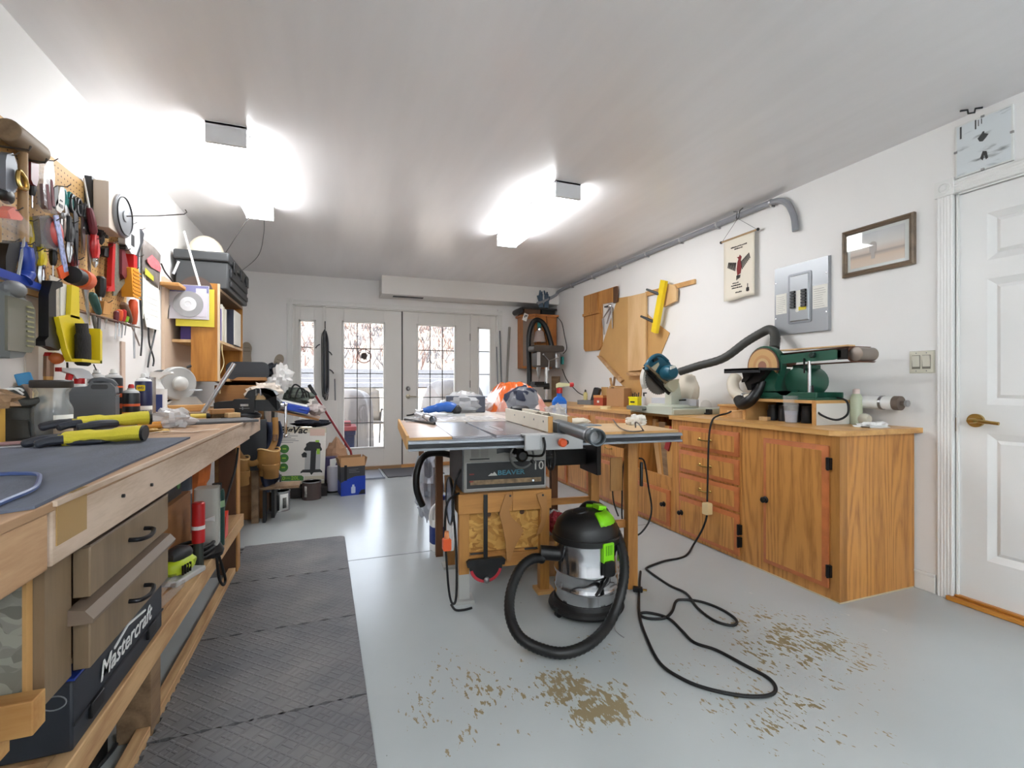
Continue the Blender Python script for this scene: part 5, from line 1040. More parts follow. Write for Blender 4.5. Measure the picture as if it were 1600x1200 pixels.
for (a,) in gp_:
    for r, dz in ((.085, .012), (.125, .008), (.135, -.004)): vs.append((r*math.cos(a), r*math.sin(a), lidz(r)+dz+.012))
gh.add(vs, [(i*3+j, i*3+j+1, i*3+4+j, i*3+3+j) for i in range(12) for j in range(2)]); O('carry_handle', gh, M('lime plastic', (132, 214, 20), .35), sv, solid=.014, label='lime green carry handle')
O('power_switch', MB().at((.07, .02, .492), (0, 8, 20)).box(-.022, .022, -.03, .03, -.01, .012), bpy.data.materials['lime plastic'], sv, bev=.003)
O('top_cap', MB().at((-.03, -.02, .478), (6, -10, 0)).lathe([(.04, 0), (.036, .012), (.01, .016)], 20), mBlack, sv)
la = R(-62); lx, ly = .158*math.cos(la), .158*math.sin(la)
O('latch', MB().at((lx, ly, .335), (0, 0, -62+90)).prism(rrect(-.03, .03, -.055, .035, .006), -.014, .004), bpy.data.materials['lime plastic'], sv, bev=.003, label='lime green lid latch')
O('latch_ribs', MB().at((lx, ly, .335), (0, 0, -62+90)).box(-.018, -.014, -.0165, -.012, -.02, .025).box(-.006, -.002, -.0165, -.012, -.02, .025).box(.004, .008, -.0165, -.012, -.02, .025).box(.014, .018, -.0165, -.012, -.02, .025), M('dark lime', (90, 160, 16), .4), sv)
O('plug_holder', MB().at((lx*1.03, ly*1.03, .255), (0, 0, 28)).prism(rrect(-.028, .028, -.035, .035, .012), -.02, .006), mBlack, sv, bev=.004)
O('plug_cord', MB().tube(sm([(lx*1.08, ly*1.08, .225), (lx*1.05-.01, ly*1.06, .19), (lx*.95-.05, ly*1.02-.01, .13)], 5), .007, 6), mBlackM, sv)
for k, a in enumerate((-18, 100, 190)): O('brand_mark', MB().at((.1575*math.cos(R(a)), .1575*math.sin(R(a)), .28), (0, 0, a+90)).box(-.012, .012, -.002, .002, -.025, .03), bpy.data.materials['lime plastic'] if k == 0 else mDark, sv)
pa = R(-162); O('inlet_port', MB().at((.15*math.cos(pa), .15*math.sin(pa), .285), (0, 0, 0)).cyl((.02, 0, 0), (-.085, -.005, .01), .034, n=18), mBlack, sv)
hz_ = [PY(848, 873, 2.075), PY(832, 873, 2.06), PY(812, 890, 2.03), PY(798, 925, 1.97), PY(797, 962, 1.90), PY(812, 995, 1.82), PZ(845, 1014, .035), PZ(885, 1020, .03), PZ(925, 1003, .04), PY(955, 968, 1.80), PY(972, 920, 1.84), PY(975, 875, 1.90), PY(964, 835, 1.98), PY(948, 806, 2.08), PY(932, 791, 2.18), PY(917, 790, 2.24), PY(908, 800, 2.27), PY(906, 812, 2.28)]
hz_ = sm(hz_, 12)
O('hose', MB().tube([Matrix.Rotation(R(20), 3, 'Z') @ (p-Vector((vx, vy, 0))) for p in hz_], [.0215+.0022*(i % 2) for i in range(len(hz_))], 14), M('ribbed black hose', (15, 16, 18), .4), sv, ang=80)
O('hose_collar', MB().tube([Matrix.Rotation(R(20), 3, 'Z') @ (p-Vector((vx, vy, 0))) for p in hz_[-46:-38]], .027, 14), mDark, sv)
# ================================================================ cords on the floor
fl = [(1001, 893), (999, 915), (999, 960), (1012, 1000), (1032, 1037), (1065, 1060), (1102, 1075), (1152, 1086), (1190, 1088), (1209, 1083), (1211, 1071), (1197, 1057), (1165, 1040), (1120, 1016), (1085, 1004), (1067, 987), (1050, 970), (1035, 962), (1010, 957), (999, 960), (1012, 966), (1037, 966), (1050, 956), (1056, 940), (1067, 937), (1095, 940), (1125, 951), (1147, 965), (1151, 974), (1140, 977), (1115, 969), (1090, 950), (1072, 927), (1045, 914), (1013, 892), (1011, 887), (1022, 882), (1040, 876), (1062, 872), (1074, 866)]
P = [PZ(u, v, .007) for u, v in fl]+[PX(1083, 852, 2.26), PX(1096, 830, 2.295), PX(1103, 812, 2.30), PX(1105, 800, 2.30)]
ec = T('extension_cord', 'long black extension cord looping across the worn floor', 'cord', (1.6, 1.6, 0), world=True)
O('cord', MB().tube(sm(P, 5), .0065, 8), mBlackM, ec)
O('socket_end', MB().at(PX(1105, 794, 2.30)).prism(rrect(-.025, .025, -.04, .035, .008), -.02, .02, 'yz'), M('cream connector', (226, 200, 150), .5), ec, bev=.004)
up = [PX(1105, 784, 2.30), PX(1106, 740, 2.305), PX(1107, 700, 2.31), PX(1109, 672, 2.325), PX(1114, 655, 2.345), PX(1124, 649, 2.40), PX(1136, 646, 2.46), PX(1142, 643, 2.52)]
O('appliance_cord', MB().tube(sm(up, 6), .006, 8), mBlackM, label='black appliance cord hanging over the drawer fronts to cream connector', cat='cord')
for pts, lb_ in (([(988, 722, .3), (978, 716, .4), (973, 735, .42), (972, 775, .42), (973, 815, .4), (986, 830, .32)], 'black cord drooping behind right saw leg, nearer the vacuum'), ([(999, 716, .2), (1007, 722, .22), (1013, 760, .24), (1018, 792, .24), (1014, 815, .22), (1000, 834, .2), (988, 836, .25)], 'black cord loop hanging right of the right saw leg'), ([(957, 715, .7), (957, 760, .66), (959, 785, .6), (966, 806, .5)], 'black cord hanging between the two right saw legs')):
    def lp(u, v, y):
        q = pp([(u, v)], y)[0]; return SL(q[0], y, q[1])
    O('power_cord', MB().tube(sm([lp(*p) for p in pts], 6), .005, 6), mBlackM, label=lb_, cat='cord')
pe_ = T('plug_end', 'black plug end lying on the floor by the right saw leg', 'plug', PZ(998, 921, .012), -35)
O('plug_body', MB().prism(rrect(-.03, .02, -.012, .012, .006), -.012, .012), mBlack, pe_, bev=.003); O('prong', MB().box(.02, .042, -.007, -.004, -.003, .003).box(.02, .042, .004, .007, -.003, .003), mBrass, pe_)
O('stray_wire', MB().tube(sm([PZ(958, 968, .02), PZ(962, 985, .004), PZ(975, 996, .004)], 4), .002, 5), mSteel, label='short bent wire on the floor beside the vacuum', cat='wire')
# clutter on the floor behind the vacuum under the saw
bx_ = T('parts_box', 'open carton of red and clear bags under the right saw wing', 'box', SL(.93, .56, 0), SA)
O('carton', MB().box(-.12, .14, -.12, .12, 0, .012).box(-.12, .14, -.12, -.112, 0, .2).box(-.12, .14, .112, .12, 0, .2).box(-.12, -.112, -.12, .12, 0, .2).box(.132, .14, -.12, .12, 0, .2), mCard, bx_)
crumple('red_bag', SL(.85, .44, .30), (.05, .06, .06), 'dark red rag resting on the stand stretcher behind the vacuum', 'rag', M('dark red cloth', (140, 30, 40), .8), 33)
crumple('clear_bag', SL(.86, .60, .26), (.10, .08, .07), 'clear plastic bag in the carton behind the vacuum', 'bag', mFilm, 34)
# ================================================================ foam floor mats
mMat = bpy.data.materials.new('grey foam mat'); mMat.use_nodes = True
n_, l_ = mMat.node_tree.nodes, mMat.node_tree.links; b_ = n_['Principled BSDF']; b_.inputs['Roughness'].default_value = .55
tc = n_.new('ShaderNodeTexCoord'); t_ = n_.new('ShaderNodeTexNoise'); t_.inputs['Scale'].default_value = 3.5; t_.inputs['Detail'].default_value = 5; l_.new(tc.outputs['Object'], t_.inputs[0])
rp = n_.new('ShaderNodeValToRGB'); rp.color_ramp.elements[0].color = lin((92, 93, 98)); rp.color_ramp.elements[0].position = .3; rp.color_ramp.elements[1].color = lin((124, 121, 120)); rp.color_ramp.elements[1].position = .72
l_.new(t_.outputs[0], rp.inputs[0]); l_.new(rp.outputs[0], b_.inputs['Base Color'])
hh = []
for ang_ in (45, -45):
    mp_ = n_.new('ShaderNodeMapping'); mp_.inputs['Rotation'].default_value = (0, 0, R(ang_)); l_.new(tc.outputs['Object'], mp_.inputs[0])
    vb = n_.new('ShaderNodeTexBrick'); vb.inputs['Scale'].default_value = 24; vb.inputs['Mortar Size'].default_value = .12; vb.inputs['Mortar Smooth'].default_value = .6; vb.inputs['Brick Width'].default_value = 1.2; vb.inputs['Row Height'].default_value = 1.2
    l_.new(mp_.outputs[0], vb.inputs[0]); hh.append(vb.outputs['Fac'])
mm = n_.new('ShaderNodeMath'); mm.operation = 'MULTIPLY'; l_.new(hh[0], mm.inputs[0]); mm.inputs[1].default_value = 1; m2_ = n_.new('ShaderNodeMath'); m2_.operation = 'MAXIMUM'; l_.new(mm.outputs[0], m2_.inputs[0]); l_.new(hh[1], m2_.inputs[1])
bp = n_.new('ShaderNodeBump'); bp.inputs['Strength'].default_value = .75; bp.inputs['Distance'].default_value = .0035; l_.new(m2_.outputs[0], bp.inputs['Height']); l_.new(bp.outputs[0], b_.inputs['Normal'])
ys = [3.62, 2.965, 2.352, 1.735, 1.12, .50]; lbs = ['grey foam floor mat farthest along the bench', 'worn brownish grey foam floor mat, second from the far end', 'wide grey foam floor mat in the middle of the row', 'grey foam floor mat at the bottom of the picture', 'grey foam floor mat nearest the viewer']
for i in range(5):
    y1, y0 = ys[i]-.002, ys[i+1]+.002; L = y1-y0; wdt = .63
    def edge(y, n=9, a=.012, ph=0): return [(wdt*(k+.25*q)/n, y+(a if (k+q//2) % 2 else -a)*.9) for k in range(n) for q in (0, 2)]
    teeth = []
    for k in range(11):
        a = L*k/11; w11 = L/11
        teeth += [(-.0, y1-a), (-.0, y1-a-w11*.42), (-.028, y1-a-w11*.34), (-.028, y1-a-w11*.92), (0, y1-a-w11*.84)]
    rw = random.Random(i); right = [(wdt, y0), (wdt, y1)] if i > 0 else [(wdt, y0), (wdt, y1-.03), (wdt-.01, y1-.008), (wdt-.03, y1)]
    seam = [(wdt-wdt*(k+1)/14, y1+(.007 if k % 2 else -.007)) for k in range(13)] if i > 0 else []
    seam0 = [(wdt*(k+1)/14, y0+(.007 if k % 2 == 0 else -.007)) for k in range(13)]
    poly = seam0+right+seam+[(0, y1)]+teeth[:-1]
    dd = R(1.15); ox, oy = -.520, 1.62
    mb = MB(); cy = (y0+y1)/2; loc = (ox-math.sin(dd)*(cy-oy), cy, 0)
    mb.prism([(x, y-cy) for x, y in poly], 0, .0125, 'xy')
    o = O('foam_mat', mb, mMat, label=lbs[i], cat='floor mat', loc=loc, rz=math.degrees(dd), bev=.0)
dm1 = O('door_mat', MB().prism([(x, .02*math.sin(x*46)*.35-.27) for x in [-.34+.68*i/40 for i in range(41)]]+[(.34, .30), (-.34, .30)], 0, .011, 'xy'), M('dark rubber mat', (86, 86, 90), .7, bump=.5, bs=60), label='dark rubber mat before the right french door', cat='door mat', loc=(.92, 6.02, 0), rz=2)
dm2 = T('boot_tray', 'shallow grey boot tray before the left french door', 'tray', (.28, 6.0, 0), 1)
O('tray', MB().box(-.26, .27, -.3, .3, 0, .006).box(-.26, .27, -.3, -.285, .006, .02).box(.255, .27, -.3, .3, .006, .02).box(-.26, -.245, -.3, .3, .006, .02), M('silver grey tray', (150, 156, 168), .35, .3), dm2)
# ================================================================ workbench along the left wall
BT, BX, BY1 = .91, -.425, 3.30
wb = T('workbench', 'long rough wooden workbench along the pegboard wall', 'workbench', (-.76, 1.4, 0), world=True)
mBench = wood('worn bench top', (176, 140, 106), (144, 110, 80), 'y', 12, 3, .6)
mApr = wood('rough fir apron', (198, 160, 122), (160, 120, 84), 'y', 16, 2.5, .7)
mAprO = wood('pale scuffed apron', (206, 184, 164), (170, 146, 124), 'y', 18, 3, .75)
O('bench_top', MB().box(XL+.004, BX, -.6, BY1, BT-.016, BT), mBench, wb, bev=.002)
O('apron_board', MB().box(BX-.042, BX-.004, -.6, .975, BT-.108, BT-.016), mApr, wb, bev=.003)
O('apron_board', MB().box(BX-.040, BX-.001, .979, 2.90, BT-.105, BT-.014), mAprO, wb, bev=.003)
O('apron_board', MB().box(BX-.042, BX-.002, 2.905, BY1, BT-.095, BT-.016), mAprO, wb, bev=.003)
O('apron_board', MB().box(XL+.01, BX-.04, BY1-.04, BY1-.002, BT-.1, BT-.016), mApr, wb)
O('edge_strip', MB().box(BX-.001, BX+.006, .979, BY1, BT-.008, BT+.001), mAprO, wb)
tpm = M('brown parcel tape', (186, 150, 96), .2, alpha=.85)
O('tape_patch', MB().box(BX-.003, BX+.001, .99, 1.09, BT-.075, BT-.002), tpm, wb); O('tape_patch', MB().box(BX-.09, BX+.001, 1.05, 1.10, BT-.001, BT+.001), tpm, wb)
O('apron_nail', MB().cyl((BX-.002, 1.25, BT-.05), (BX+.004, 1.25, BT-.05), .004, n=8).cyl((BX-.002, 1.42, BT-.06), (BX+.004, 1.42, BT-.06), .004, n=8), mDark, wb)
for (y, dk) in ((.86, 0), (1.82, 0), (3.19, 1)):
    O('post', MB().box(-.62, -.532, y-.045, y+.045, 0, BT-.02), mDarkWood if dk else mOld, wb, bev=.003)
    O('post', MB().box(XL+.01, XL+.1, y-.045, y+.045, 0, BT-.02), mOld, wb)
O('post_face', MB().box(-.532, -.526, 3.147, 3.235, 0, BT-.1), mPineZ, wb)
O('shelf_rail', MB().box(-.53, -.492, .9, 3.145, .278, .348), mPineY, wb, bev=.003)
O('shelf_board', MB().box(XL+.11, -.625, 1.22, 3.14, .322, .345), mPineY, wb); O('shelf_board', MB().box(-.622, -.531, 1.22, 1.77, .322, .345).box(-.622, -.531, 1.87, 3.14, .322, .345), mPineY, wb)
O('floor_plate', MB().box(-.57, -.533, .91, 3.14, 0, .04), mPineY, wb, bev=.003)
O('cross_rail', MB().box(XL+.11, -.485, 1.055, 1.095, .495, .555), mPine, wb, bev=.002); O('rail_block', MB().box(-.60, -.535, 1.06, 1.095, .455, .495), mPine, wb)
# built-in cupboard under the bench with two drawers
du = T('drawer_unit', 'taupe drawer unit with two black handled drawers under the bench', 'drawers', (-.78, 1.45, .51), world=True)
mTaupe = wood('taupe drawer front', (138, 116, 90), (112, 94, 72), 'z', 10, 3, .45); mTaupe2 = M('taupe moulding', (130, 112, 96), .45)
DX = -.47
O('carcass', MB().box(XL+.02, DX-.03, 1.13, 1.15, .508, BT-.1).box(XL+.02, DX-.03, 1.72, 1.74, .508, BT-.1).box(XL+.02, DX-.05, 1.15, 1.72, .508, .52).box(XL+.02, XL+.04, 1.15, 1.72, .508, .8), mOld, du)
O('side_stile', MB().box(DX-.05, DX-.028, 1.12, 1.215, .51, BT-.11), mTaupe, du)
O('top_strip', MB().box(DX-.03, DX-.005, 1.12, 1.76, .772, .80), mTaupe2, du)
for z0, z1 in ((.662, .765), (.515, .612)):
    d = O('drawer', MB().box(DX-.03, DX, 1.222, 1.715, z0, z1), mTaupe, du, bev=.003)
    O('drawer_lip', MB().prism([(DX-.03, z1+.004), (DX+.012, z1+.004), (DX+.014, z1+.012), (DX, z1+.03), (DX-.03, z1+.036)], 1.2, 1.735, 'xz') if z0 < .6 else MB().box(DX-.03, DX, 1.222, 1.715, z1, z1+.004), mTaupe2, d).location = (0, 0, 0)
    yc, zc = 1.47, (z0+z1)/2+.005
    O('handle', MB().tube(sm([(DX, yc-.05, zc), (DX+.022, yc-.045, zc-.002), (DX+.03, yc, zc-.006), (DX+.022, yc+.045, zc-.002), (DX, yc+.05, zc)], 4), .0055, 8), M('black iron pull', (30, 30, 34), .35, .5) if z0 > .6 else bpy.data.materials['black iron pull'], d).location = (0, 0, 0)
mOsbG = bpy.data.materials['osb'].copy(); mOsbG.name = 'grey osb'
for e_, c_ in zip(mOsbG.node_tree.nodes['Color Ramp'].color_ramp.elements, ((128, 126, 116), (166, 163, 150), (146, 143, 132), (116, 113, 103), (156, 153, 142))): e_.color = lin(c_)
mOsbG.node_tree.nodes['Mapping'].inputs['Rotation'].default_value = (0, R(-40), 0)
op = T('osb_board', 'grey OSB panel standing under the near end of the bench', 'panel', (-.80, 1.11, .535), world=True)
O('panel', MB().box(XL+.11, -.52, 1.10, 1.117, .535, BT-.11), mOsbG, op); O('panel_edge', MB().box(-.52, -.514, 1.099, 1.118, .535, BT-.11), mPly, op)
# black tool case with white lettering on the shelf
mc = T('tool_case', 'black tool case with white lettering on the bench shelf', 'tool case', (-.74, 1.50, .349), world=True)
CX = -.50
O('case_body', MB().box(-.93, CX, 1.225, 1.765, .349, .492), M('blue black case', (40, 44, 52), .4), mc, bev=.005)
O('case_rib', MB().box(CX, CX+.004, 1.225, 1.765, .400, .405), mDark, mc)
for y in (1.32, 1.66): O('latch', MB().box(CX, CX+.008, y-.03, y+.03, .372, .405), mBlack, mc, bev=.002)
O('case_rim', MB().box(-.92, CX+.001, 1.23, 1.50, .491, .496), mBlue, mc)
txt('lettering', 'Mastercraft', .062, mWhite, mc, (CX+.003, 1.50, .440), (90, 0, 90), shear=.25, off=.012, sx=1.12)
O('roof_mark', MB().prism([(1.42, .462), (1.50, .482), (1.62, .466), (1.62, .461), (1.50, .476), (1.42, .457)], CX, CX+.003, 'yz'), mWhite, mc)
O('emblem_ring', MB().at((-.53, 1.225, .455), (90, 0, 0)).tube([(.02*math.cos(a/20*6.2832), .014*math.sin(a/20*6.2832), 0) for a in range(20)], .0016, 5, closed=True), mGrey, mc)
c2_ = T('black_carton', 'black carton with faint white printing under the near bench', 'carton', (-.80, 1.12, .0), world=True)
O('carton_body', MB().box(-.96, -.63, 1.15, 1.75, .0, .27), M('black carton card', (16, 17, 19), .5), c2_, bev=.003)
O('faint_printing', MB().box(-.76, -.68, 1.148, 1.15, .22, .225).box(-.77, -.70, 1.148, 1.15, .205, .21), mGrey, c2_)
# things on the bench shelf beyond the drawers
SZ = .3465
O('wooden_drawer_box', MB().box(-.66, -.63, 1.80, 2.62, SZ, .60).box(-.95, -.66, 2.60, 2.62, SZ, .60).box(-.95, -.66, 1.80, 1.82, SZ, .60).box(-.96, -.95, 1.80, 2.62, SZ, .6).box(-.95, -.66, 1.82, 2.60, .575, .585), wood('brown divider', (160, 108, 62), (130, 82, 44), 'y', 9, 2, .5), label='brown plywood box side standing along the bench shelf', cat='box')
rs = T('palm_sander', 'lime green palm sander with black top on the bench shelf', 'power tool', PZ(279, 905, SZ), 70)
O('sander_body', MB().ball((0, 0, .058), (.075, .05, .04), 18, .12, 3), mLime, rs); O('grip_top', MB().ball((.0, 0, .098), (.06, .04, .03), 14, .1, 4), mDark, rs); O('sole', MB().box(-.08, .09, -.05, .05, 0, .022), mLGrey, rs, bev=.006)
for i in range(4): O('vent_slot', MB().box(-.05+i*.014, -.045+i*.014, -.052, -.046, .035, .07), mBlack, rs)
O('glass_rack', MB().prism([(0, 0), (.16, .01), (.17, .03), (.02, .03)], 0, .01, 'xz').prism([(0, .02), (.15, .045), (.15, .055), (0, .03)], .02, .03, 'xz'), mClear, label='clear plastic guide pieces lying on the shelf by the post', cat='plastic', loc=PZ(262, 950, SZ)+Vector((-.02, 0, 0)), rz=80)
UZ = .6005
dr_ = T('drill', 'lime and black drill lying on top of the brown shelf box', 'power tool', (-.70, 1.98, UZ+.04), 60)
O('drill_body', MB().tube([(-.09, 0, .0), (.03, 0, .0), (.07, 0, .0)], [.035, .035, .02], 12), mLime, dr_); O('drill_grip', MB().tube([(-.05, 0, .0), (-.07, .1, -.015)], [.02, .018], 10), mBlack, dr_); O('battery', MB().box(-.12, -.04, .09, .15, -.038, .02), mLime, dr_, bev=.006); O('chuck', MB().cyl((.07, 0, .0), (.11, 0, .0), .018, .012, n=12), mBlack, dr_)
skt = T('socket_rail', 'rail of chrome sockets lying on the black carton of the shelf', 'sockets', (-.68, 2.36, UZ+.101), 84)
O('rail', MB().box(-.16, .16, -.012, .012, 0, .01), mDark, skt)
for i in range(9): O('socket', MB().cyl((-.14+i*.035, 0, .01), (-.14+i*.035, 0, .045), .013, n=10), mChrome, skt)
bxk = T('black_tool_box', 'black flat carton with a green round sticker on the brown box', 'box', (-.77, 2.36, UZ))
O('carton', MB().box(-.15, .12, -.19, .2, 0, .10), mBlack, bxk, bev=.004); O('sticker', MB().at((.121, .15, .055), (0, 90, 0)).lathe([(.024, -.001), (.024, .001)], 16), M('green sticker', (90, 176, 90), .5), bxk)
bcn_ = T('blue_lid_can', 'dark can with a bright blue lid behind the socket rail', 'can', (-.74, 2.83, SZ)); O('can', MB().lathe([(.065, 0), (.065, .33)], 20), M('smoky can', (70, 76, 86), .3), bcn_); O('lid', MB().lathe([(.068, .33), (.068, .37), (.055, .38)], 20), mBlue, bcn_); O('band', MB().lathe([(.0655, .20), (.0655, .22)], 20), mLGrey, bcn_)
mLea = M('orange leather', (196, 104, 44), .6, var=.2, vs=8, bump=.4, bs=20)
ol = T('orange_tool_bag', 'orange leather tool bag hanging under the bench near far post', 'bag', (-.74, 3.02, .50))
O('bag_body', MB().ball((0, 0, .12), (.10, .11, .16), 22, .25, 3, 2.2), mLea, ol, ang=15); O('bag_flap', MB().ball((.02, 0, .25), (.11, .12, .045), 20, .3, 8, 2.5), mLea, ol, ang=15); O('hang_strap', MB().tube([(0, 0, .26), (0, .02, .39)], .01, 6), mLea, ol)
rc = T('red_caulk_tube', 'red and white tube standing beside clear pitcher on shelf', 'tube', PZ(310, 885, SZ)); O('tube', MB().lathe([(.024, .10), (.024, .26), (.02, .265)], 14), mRed, rc); O('band', MB().lathe([(.0245, .155), (.0245, .17)], 14), mWhite, rc); O('grip', MB().lathe([(.02, .0), (.018, .10)], 10), M('dark olive grip', (50, 56, 50), .5), rc)
jt = T('clear_pitcher', 'smoky clear pitcher with white hang tag on the shelf', 'pitcher', PZ(324, 868, SZ)); O('pitcher', MB().prism(rrect(-.045, .045, -.045, .045, .02), .05, .30, 'xy'), M('smoky clear plastic', (206, 204, 196), .15, alpha=.6), jt); O('motor_base', MB().lathe([(.06, 0), (.065, .02), (.05, .05)], 20), mBlack, jt); O('hang_tag', MB().at((.02, -.048, .17), (35, 0, 0)).prism([(-.02, 0), (.02, .02), (.015, -.03), (-.005, -.04)], -.002, .001), mWhite, jt)
gt = T('green_bottle', 'dark green bottle beside the clear pitcher on the shelf', 'bottle', PZ(339, 852, SZ)); O('bottle', MB().lathe([(.032, 0), (.032, .24), (.028, .26)], 16), M('dark green can', (26, 62, 56), .4), gt); O('band', MB().lathe([(.0325, .18), (.0325, .21)], 16), M('pale green band', (140, 170, 130), .5), gt); O('cap', MB().lathe([(.02, .26), (.02, .29)], 12), mBlack, gt)
rk = O('red_wedge', MB().prism([(0, 0), (.07, 0), (.085, .12), (.03, .10)], -.02, .02, 'yz'), M('red orange plastic', (224, 62, 44), .4), label='red orange plastic wedge on the shelf near far post', cat='wedge', loc=PZ(344, 843, SZ), bev=.004)
cc_ = T('looped_power_cord', 'black power cord with plug draped over the bench shelf rail', 'cord', (-.49, 2.35, .5), world=True)
O('cord', MB().tube(sm([PX(u, v, x) for u, v, x in ((372, 700, -.50), (368, 730, -.50), (358, 765, -.50), (348, 800, -.5), (338, 835, -.5), (340, 860, -.48), (347, 885, -.478), (352, 905, -.478), (349, 914, -.478), (343, 905, -.478), (340, 885, -.478), (337, 858, -.485), (330, 845, -.51), (322, 843, -.54))], 6), .006, 8), mBlackM, cc_)
O('plug', MB().at(PX(335, 848, -.52), (0, 0, 50)).prism(rrect(-.05, .03, -.018, .018, .01), -.015, .015), mBlack, cc_, bev=.004)
O('coiled_cord', MB().tube([(.07*math.cos(a*.35), .09*math.sin(a*.35), .008+a*.0011) for a in range(60)], .008, 8), mBlackM, label='coil of black cable lying on the shelf boards', cat='cord', loc=PZ(322, 866, SZ+.002)+Vector((-.03, -.06, 0)))
O('floor_cable', MB().tube(sm([(-.9, 2.5, .007), (-.75, 2.35, .007), (-.65, 2.1, .007), (-.62, 1.75, .007), (-.7, 1.5, .007)], 6), .006, 6), mDark, label='dark cable lying on the floor under the bench', cat='cord')
# ================================================================ on top of the bench
def bn(u, v, dz=0): return PZ(u, v, BT+dz)
def bx(u, X, dz=0):
    p = PX(u, 600, X); p.z = BT+dz; return p
mRub = M('blue grey work mat', (92, 98, 112), .8, var=.22, vs=10, stretch=(1, .3, 1), bump=.3, bs=200)
pm = [bn(u, v) for u, v in ((-60, 745), (0, 768), (118, 763), (228, 700), (330, 677), (200, 683), (60, 703), (-60, 720))]
O('bench_mat', MB().prism([(-.425, .93), (-.432, 1.02), (-.45, 1.35), (-.47, 1.95), (-1.0, 1.98), (-1.04, .4), (-.60, .4), (-.58, .86), (-.47, .90)], 0, .005, 'xy'), mRub, label='blue grey rubber mat covering the near bench top', cat='mat', loc=(0, 0, BT+.0005))
O('blue_cloth_edge', MB().tube(sm([PZ(-20, 742, BT+.012), PZ(25, 740, BT+.012), PZ(58, 741, BT+.012), PZ(61, 750, BT+.012), PZ(52, 764, BT+.012), PZ(10, 782, BT+.01), PZ(-30, 800, BT+.01)], 5), .004, 6), M('blue bottle edging', (70, 90, 140), .4), label='blue edged thin plastic strip lying on the near mat', cat='strip')
# work gloves: two, yellow with dark dipped palms
mGY = M('yellow knit glove', (214, 200, 60), .85, bump=.3, bs=250); mGD = M('dark dipped latex', (48, 52, 62), .45, bump=.3, bs=60); mCuff = M('black cuff hem', (26, 26, 28), .7)
def glove(nm, label, P0, ang_, flip, lift):
    g = T(nm, label, 'glove', P0, ang_); s = -1 if flip else 1; z = lift+.016
    O('hand', MB().tube(sm([(.135, 0, z+.012), (.10, 0, z+.012), (.055, 0, z+.008), (.0, 0, z+.006), (-.04, .0, z+.002), (-.058, 0, z)], 4), [.048]*4+[.045]*4+[.038]*4+[.046]*4+[.048]*4+[.036], 16, fn=.5), mGY, g)
    O('cuff_hem', MB().tube([(.132, 0, z+.012), (.140, 0, z+.012)], [.0492, .0492], 16, fn=.5), mCuff, g)
    fb = [(-.03, .036, .95, 20), (-.045, .013, 1.12, 7), (-.045, -.012, 1.08, -6), (-.03, -.036, .85, -20)]
    for (x, y, l, a) in fb:
        dx_, dy_ = -math.cos(R(a)), math.sin(R(a)); L = .095*l; q = [(x+.02, y*.9, z), (x+dx_*L*.25, y+dy_*L*.25, z+.004), (x+dx_*L*.65, y+dy_*L*.65, z+.002), (x+dx_*L, y+dy_*L, lift+.009)]
        O('finger', MB().tube(sm(q[:2], 3), .0125, 10), mGY, g); O('dipped_fingertip', MB().tube(sm(q[1:], 4), [.0135]*4+[.0125]*4+[.008], 10), mGD, g)
    O('thumb', MB().tube(sm([(.04, s*.03, z-.002), (.0, s*.062, z), (-.035, s*.08, lift+.012), (-.06, s*.084, lift+.009)], 4), [.014]*4+[.0145]*4+[.0125]*4+[.008], 10), mGD, g)
    O('palm_coating', MB().ball((-.012, 0, lift+.010), (.07, .051, .0135), 16, .1, 2), mGD, g)
    return g
glove('work_glove', 'yellow and dark dipped work glove lying lowest on the bench mat', bn(140, 696)+Vector((0, 0, .005)), 6, False, 0)
glove('work_glove', 'yellow work glove with fat yellow cuff resting on the other glove', bn(150, 688)+Vector((.0, .03, .028)), 22, True, .012)
# jar, jug, cans
jr = T('plastic_jar', 'big clear jar with a black lid and white label on the bench', 'jar', bn(81, 685), 0); jr.scale = (1.02, 1.02, .86)
O('jar_wall', MB().lathe([(.05, 0), (.056, .01), (.056, .12), (.045, .15), (.043, .185), (.05, .20), (.05, .215)], 28, cap=False).lathe([(.001, .002), (.05, .002)], 28, cap=False), M('thick clear plastic', (206, 212, 214), .06, alpha=.36), jr)
O('lid', MB().lathe([(.054, .205), (.056, .21), (.056, .232), (.052, .237)], 28), M('dark brown lid', (46, 40, 38), .5), jr)
O('label', MB().at((0, 0, 0)).grid(lambda u, v: (.057*math.cos(-1.1+u*1.15), .057*math.sin(-1.1+u*1.15), .012+.085*v), 8, 1), mPaper, jr, solid=.001)
O('dark_contents', MB().ball((0, .0, .065), (.046, .046, .062), 14, .2, 4), M('dark contents', (40, 42, 52), .5), jr)
jg2 = T('grey_jug', 'grey rectangular plastic jug with a moulded handle on the bench', 'jug', bn(142, 672)+Vector((-.02, .06, 0)), 12)
mGJ = M('grey jug plastic', (88, 91, 95), .42)
jo = rrect(-.105, .105, .0, .205, .02)
O('jug_body', MB().prism(rrect(-.085, .085, 0, .145, .016), -.055, .055), mGJ, jg2, bev=.006)
O('jug_shoulder', MB().prism([(-.085, .145), (.085, .145), (.082, .175), (.065, .195), (.0, .195), (-.005, .18), (-.05, .178), (-.08, .165)], -.05, .05), mGJ, jg2, bev=.008)
O('jug_handle', MB().tube(sm([(-.002, 0, .19), (.005, 0, .203), (.035, 0, .207), (.065, 0, .198), (.078, 0, .18)], 5), .012, 10), mGJ, jg2)
O('moulded_line', MB().prism(rrect(-.0865, .0865, .138, .144, .002), -.0565, .0565).prism(rrect(-.0865, .0865, .026, .030, .002), -.0565, .0565), mGJ, jg2)
O('handle_recess', MB().prism(rrect(.005, .06, .168, .188, .008), -.0515, .0515), mDark, jg2)
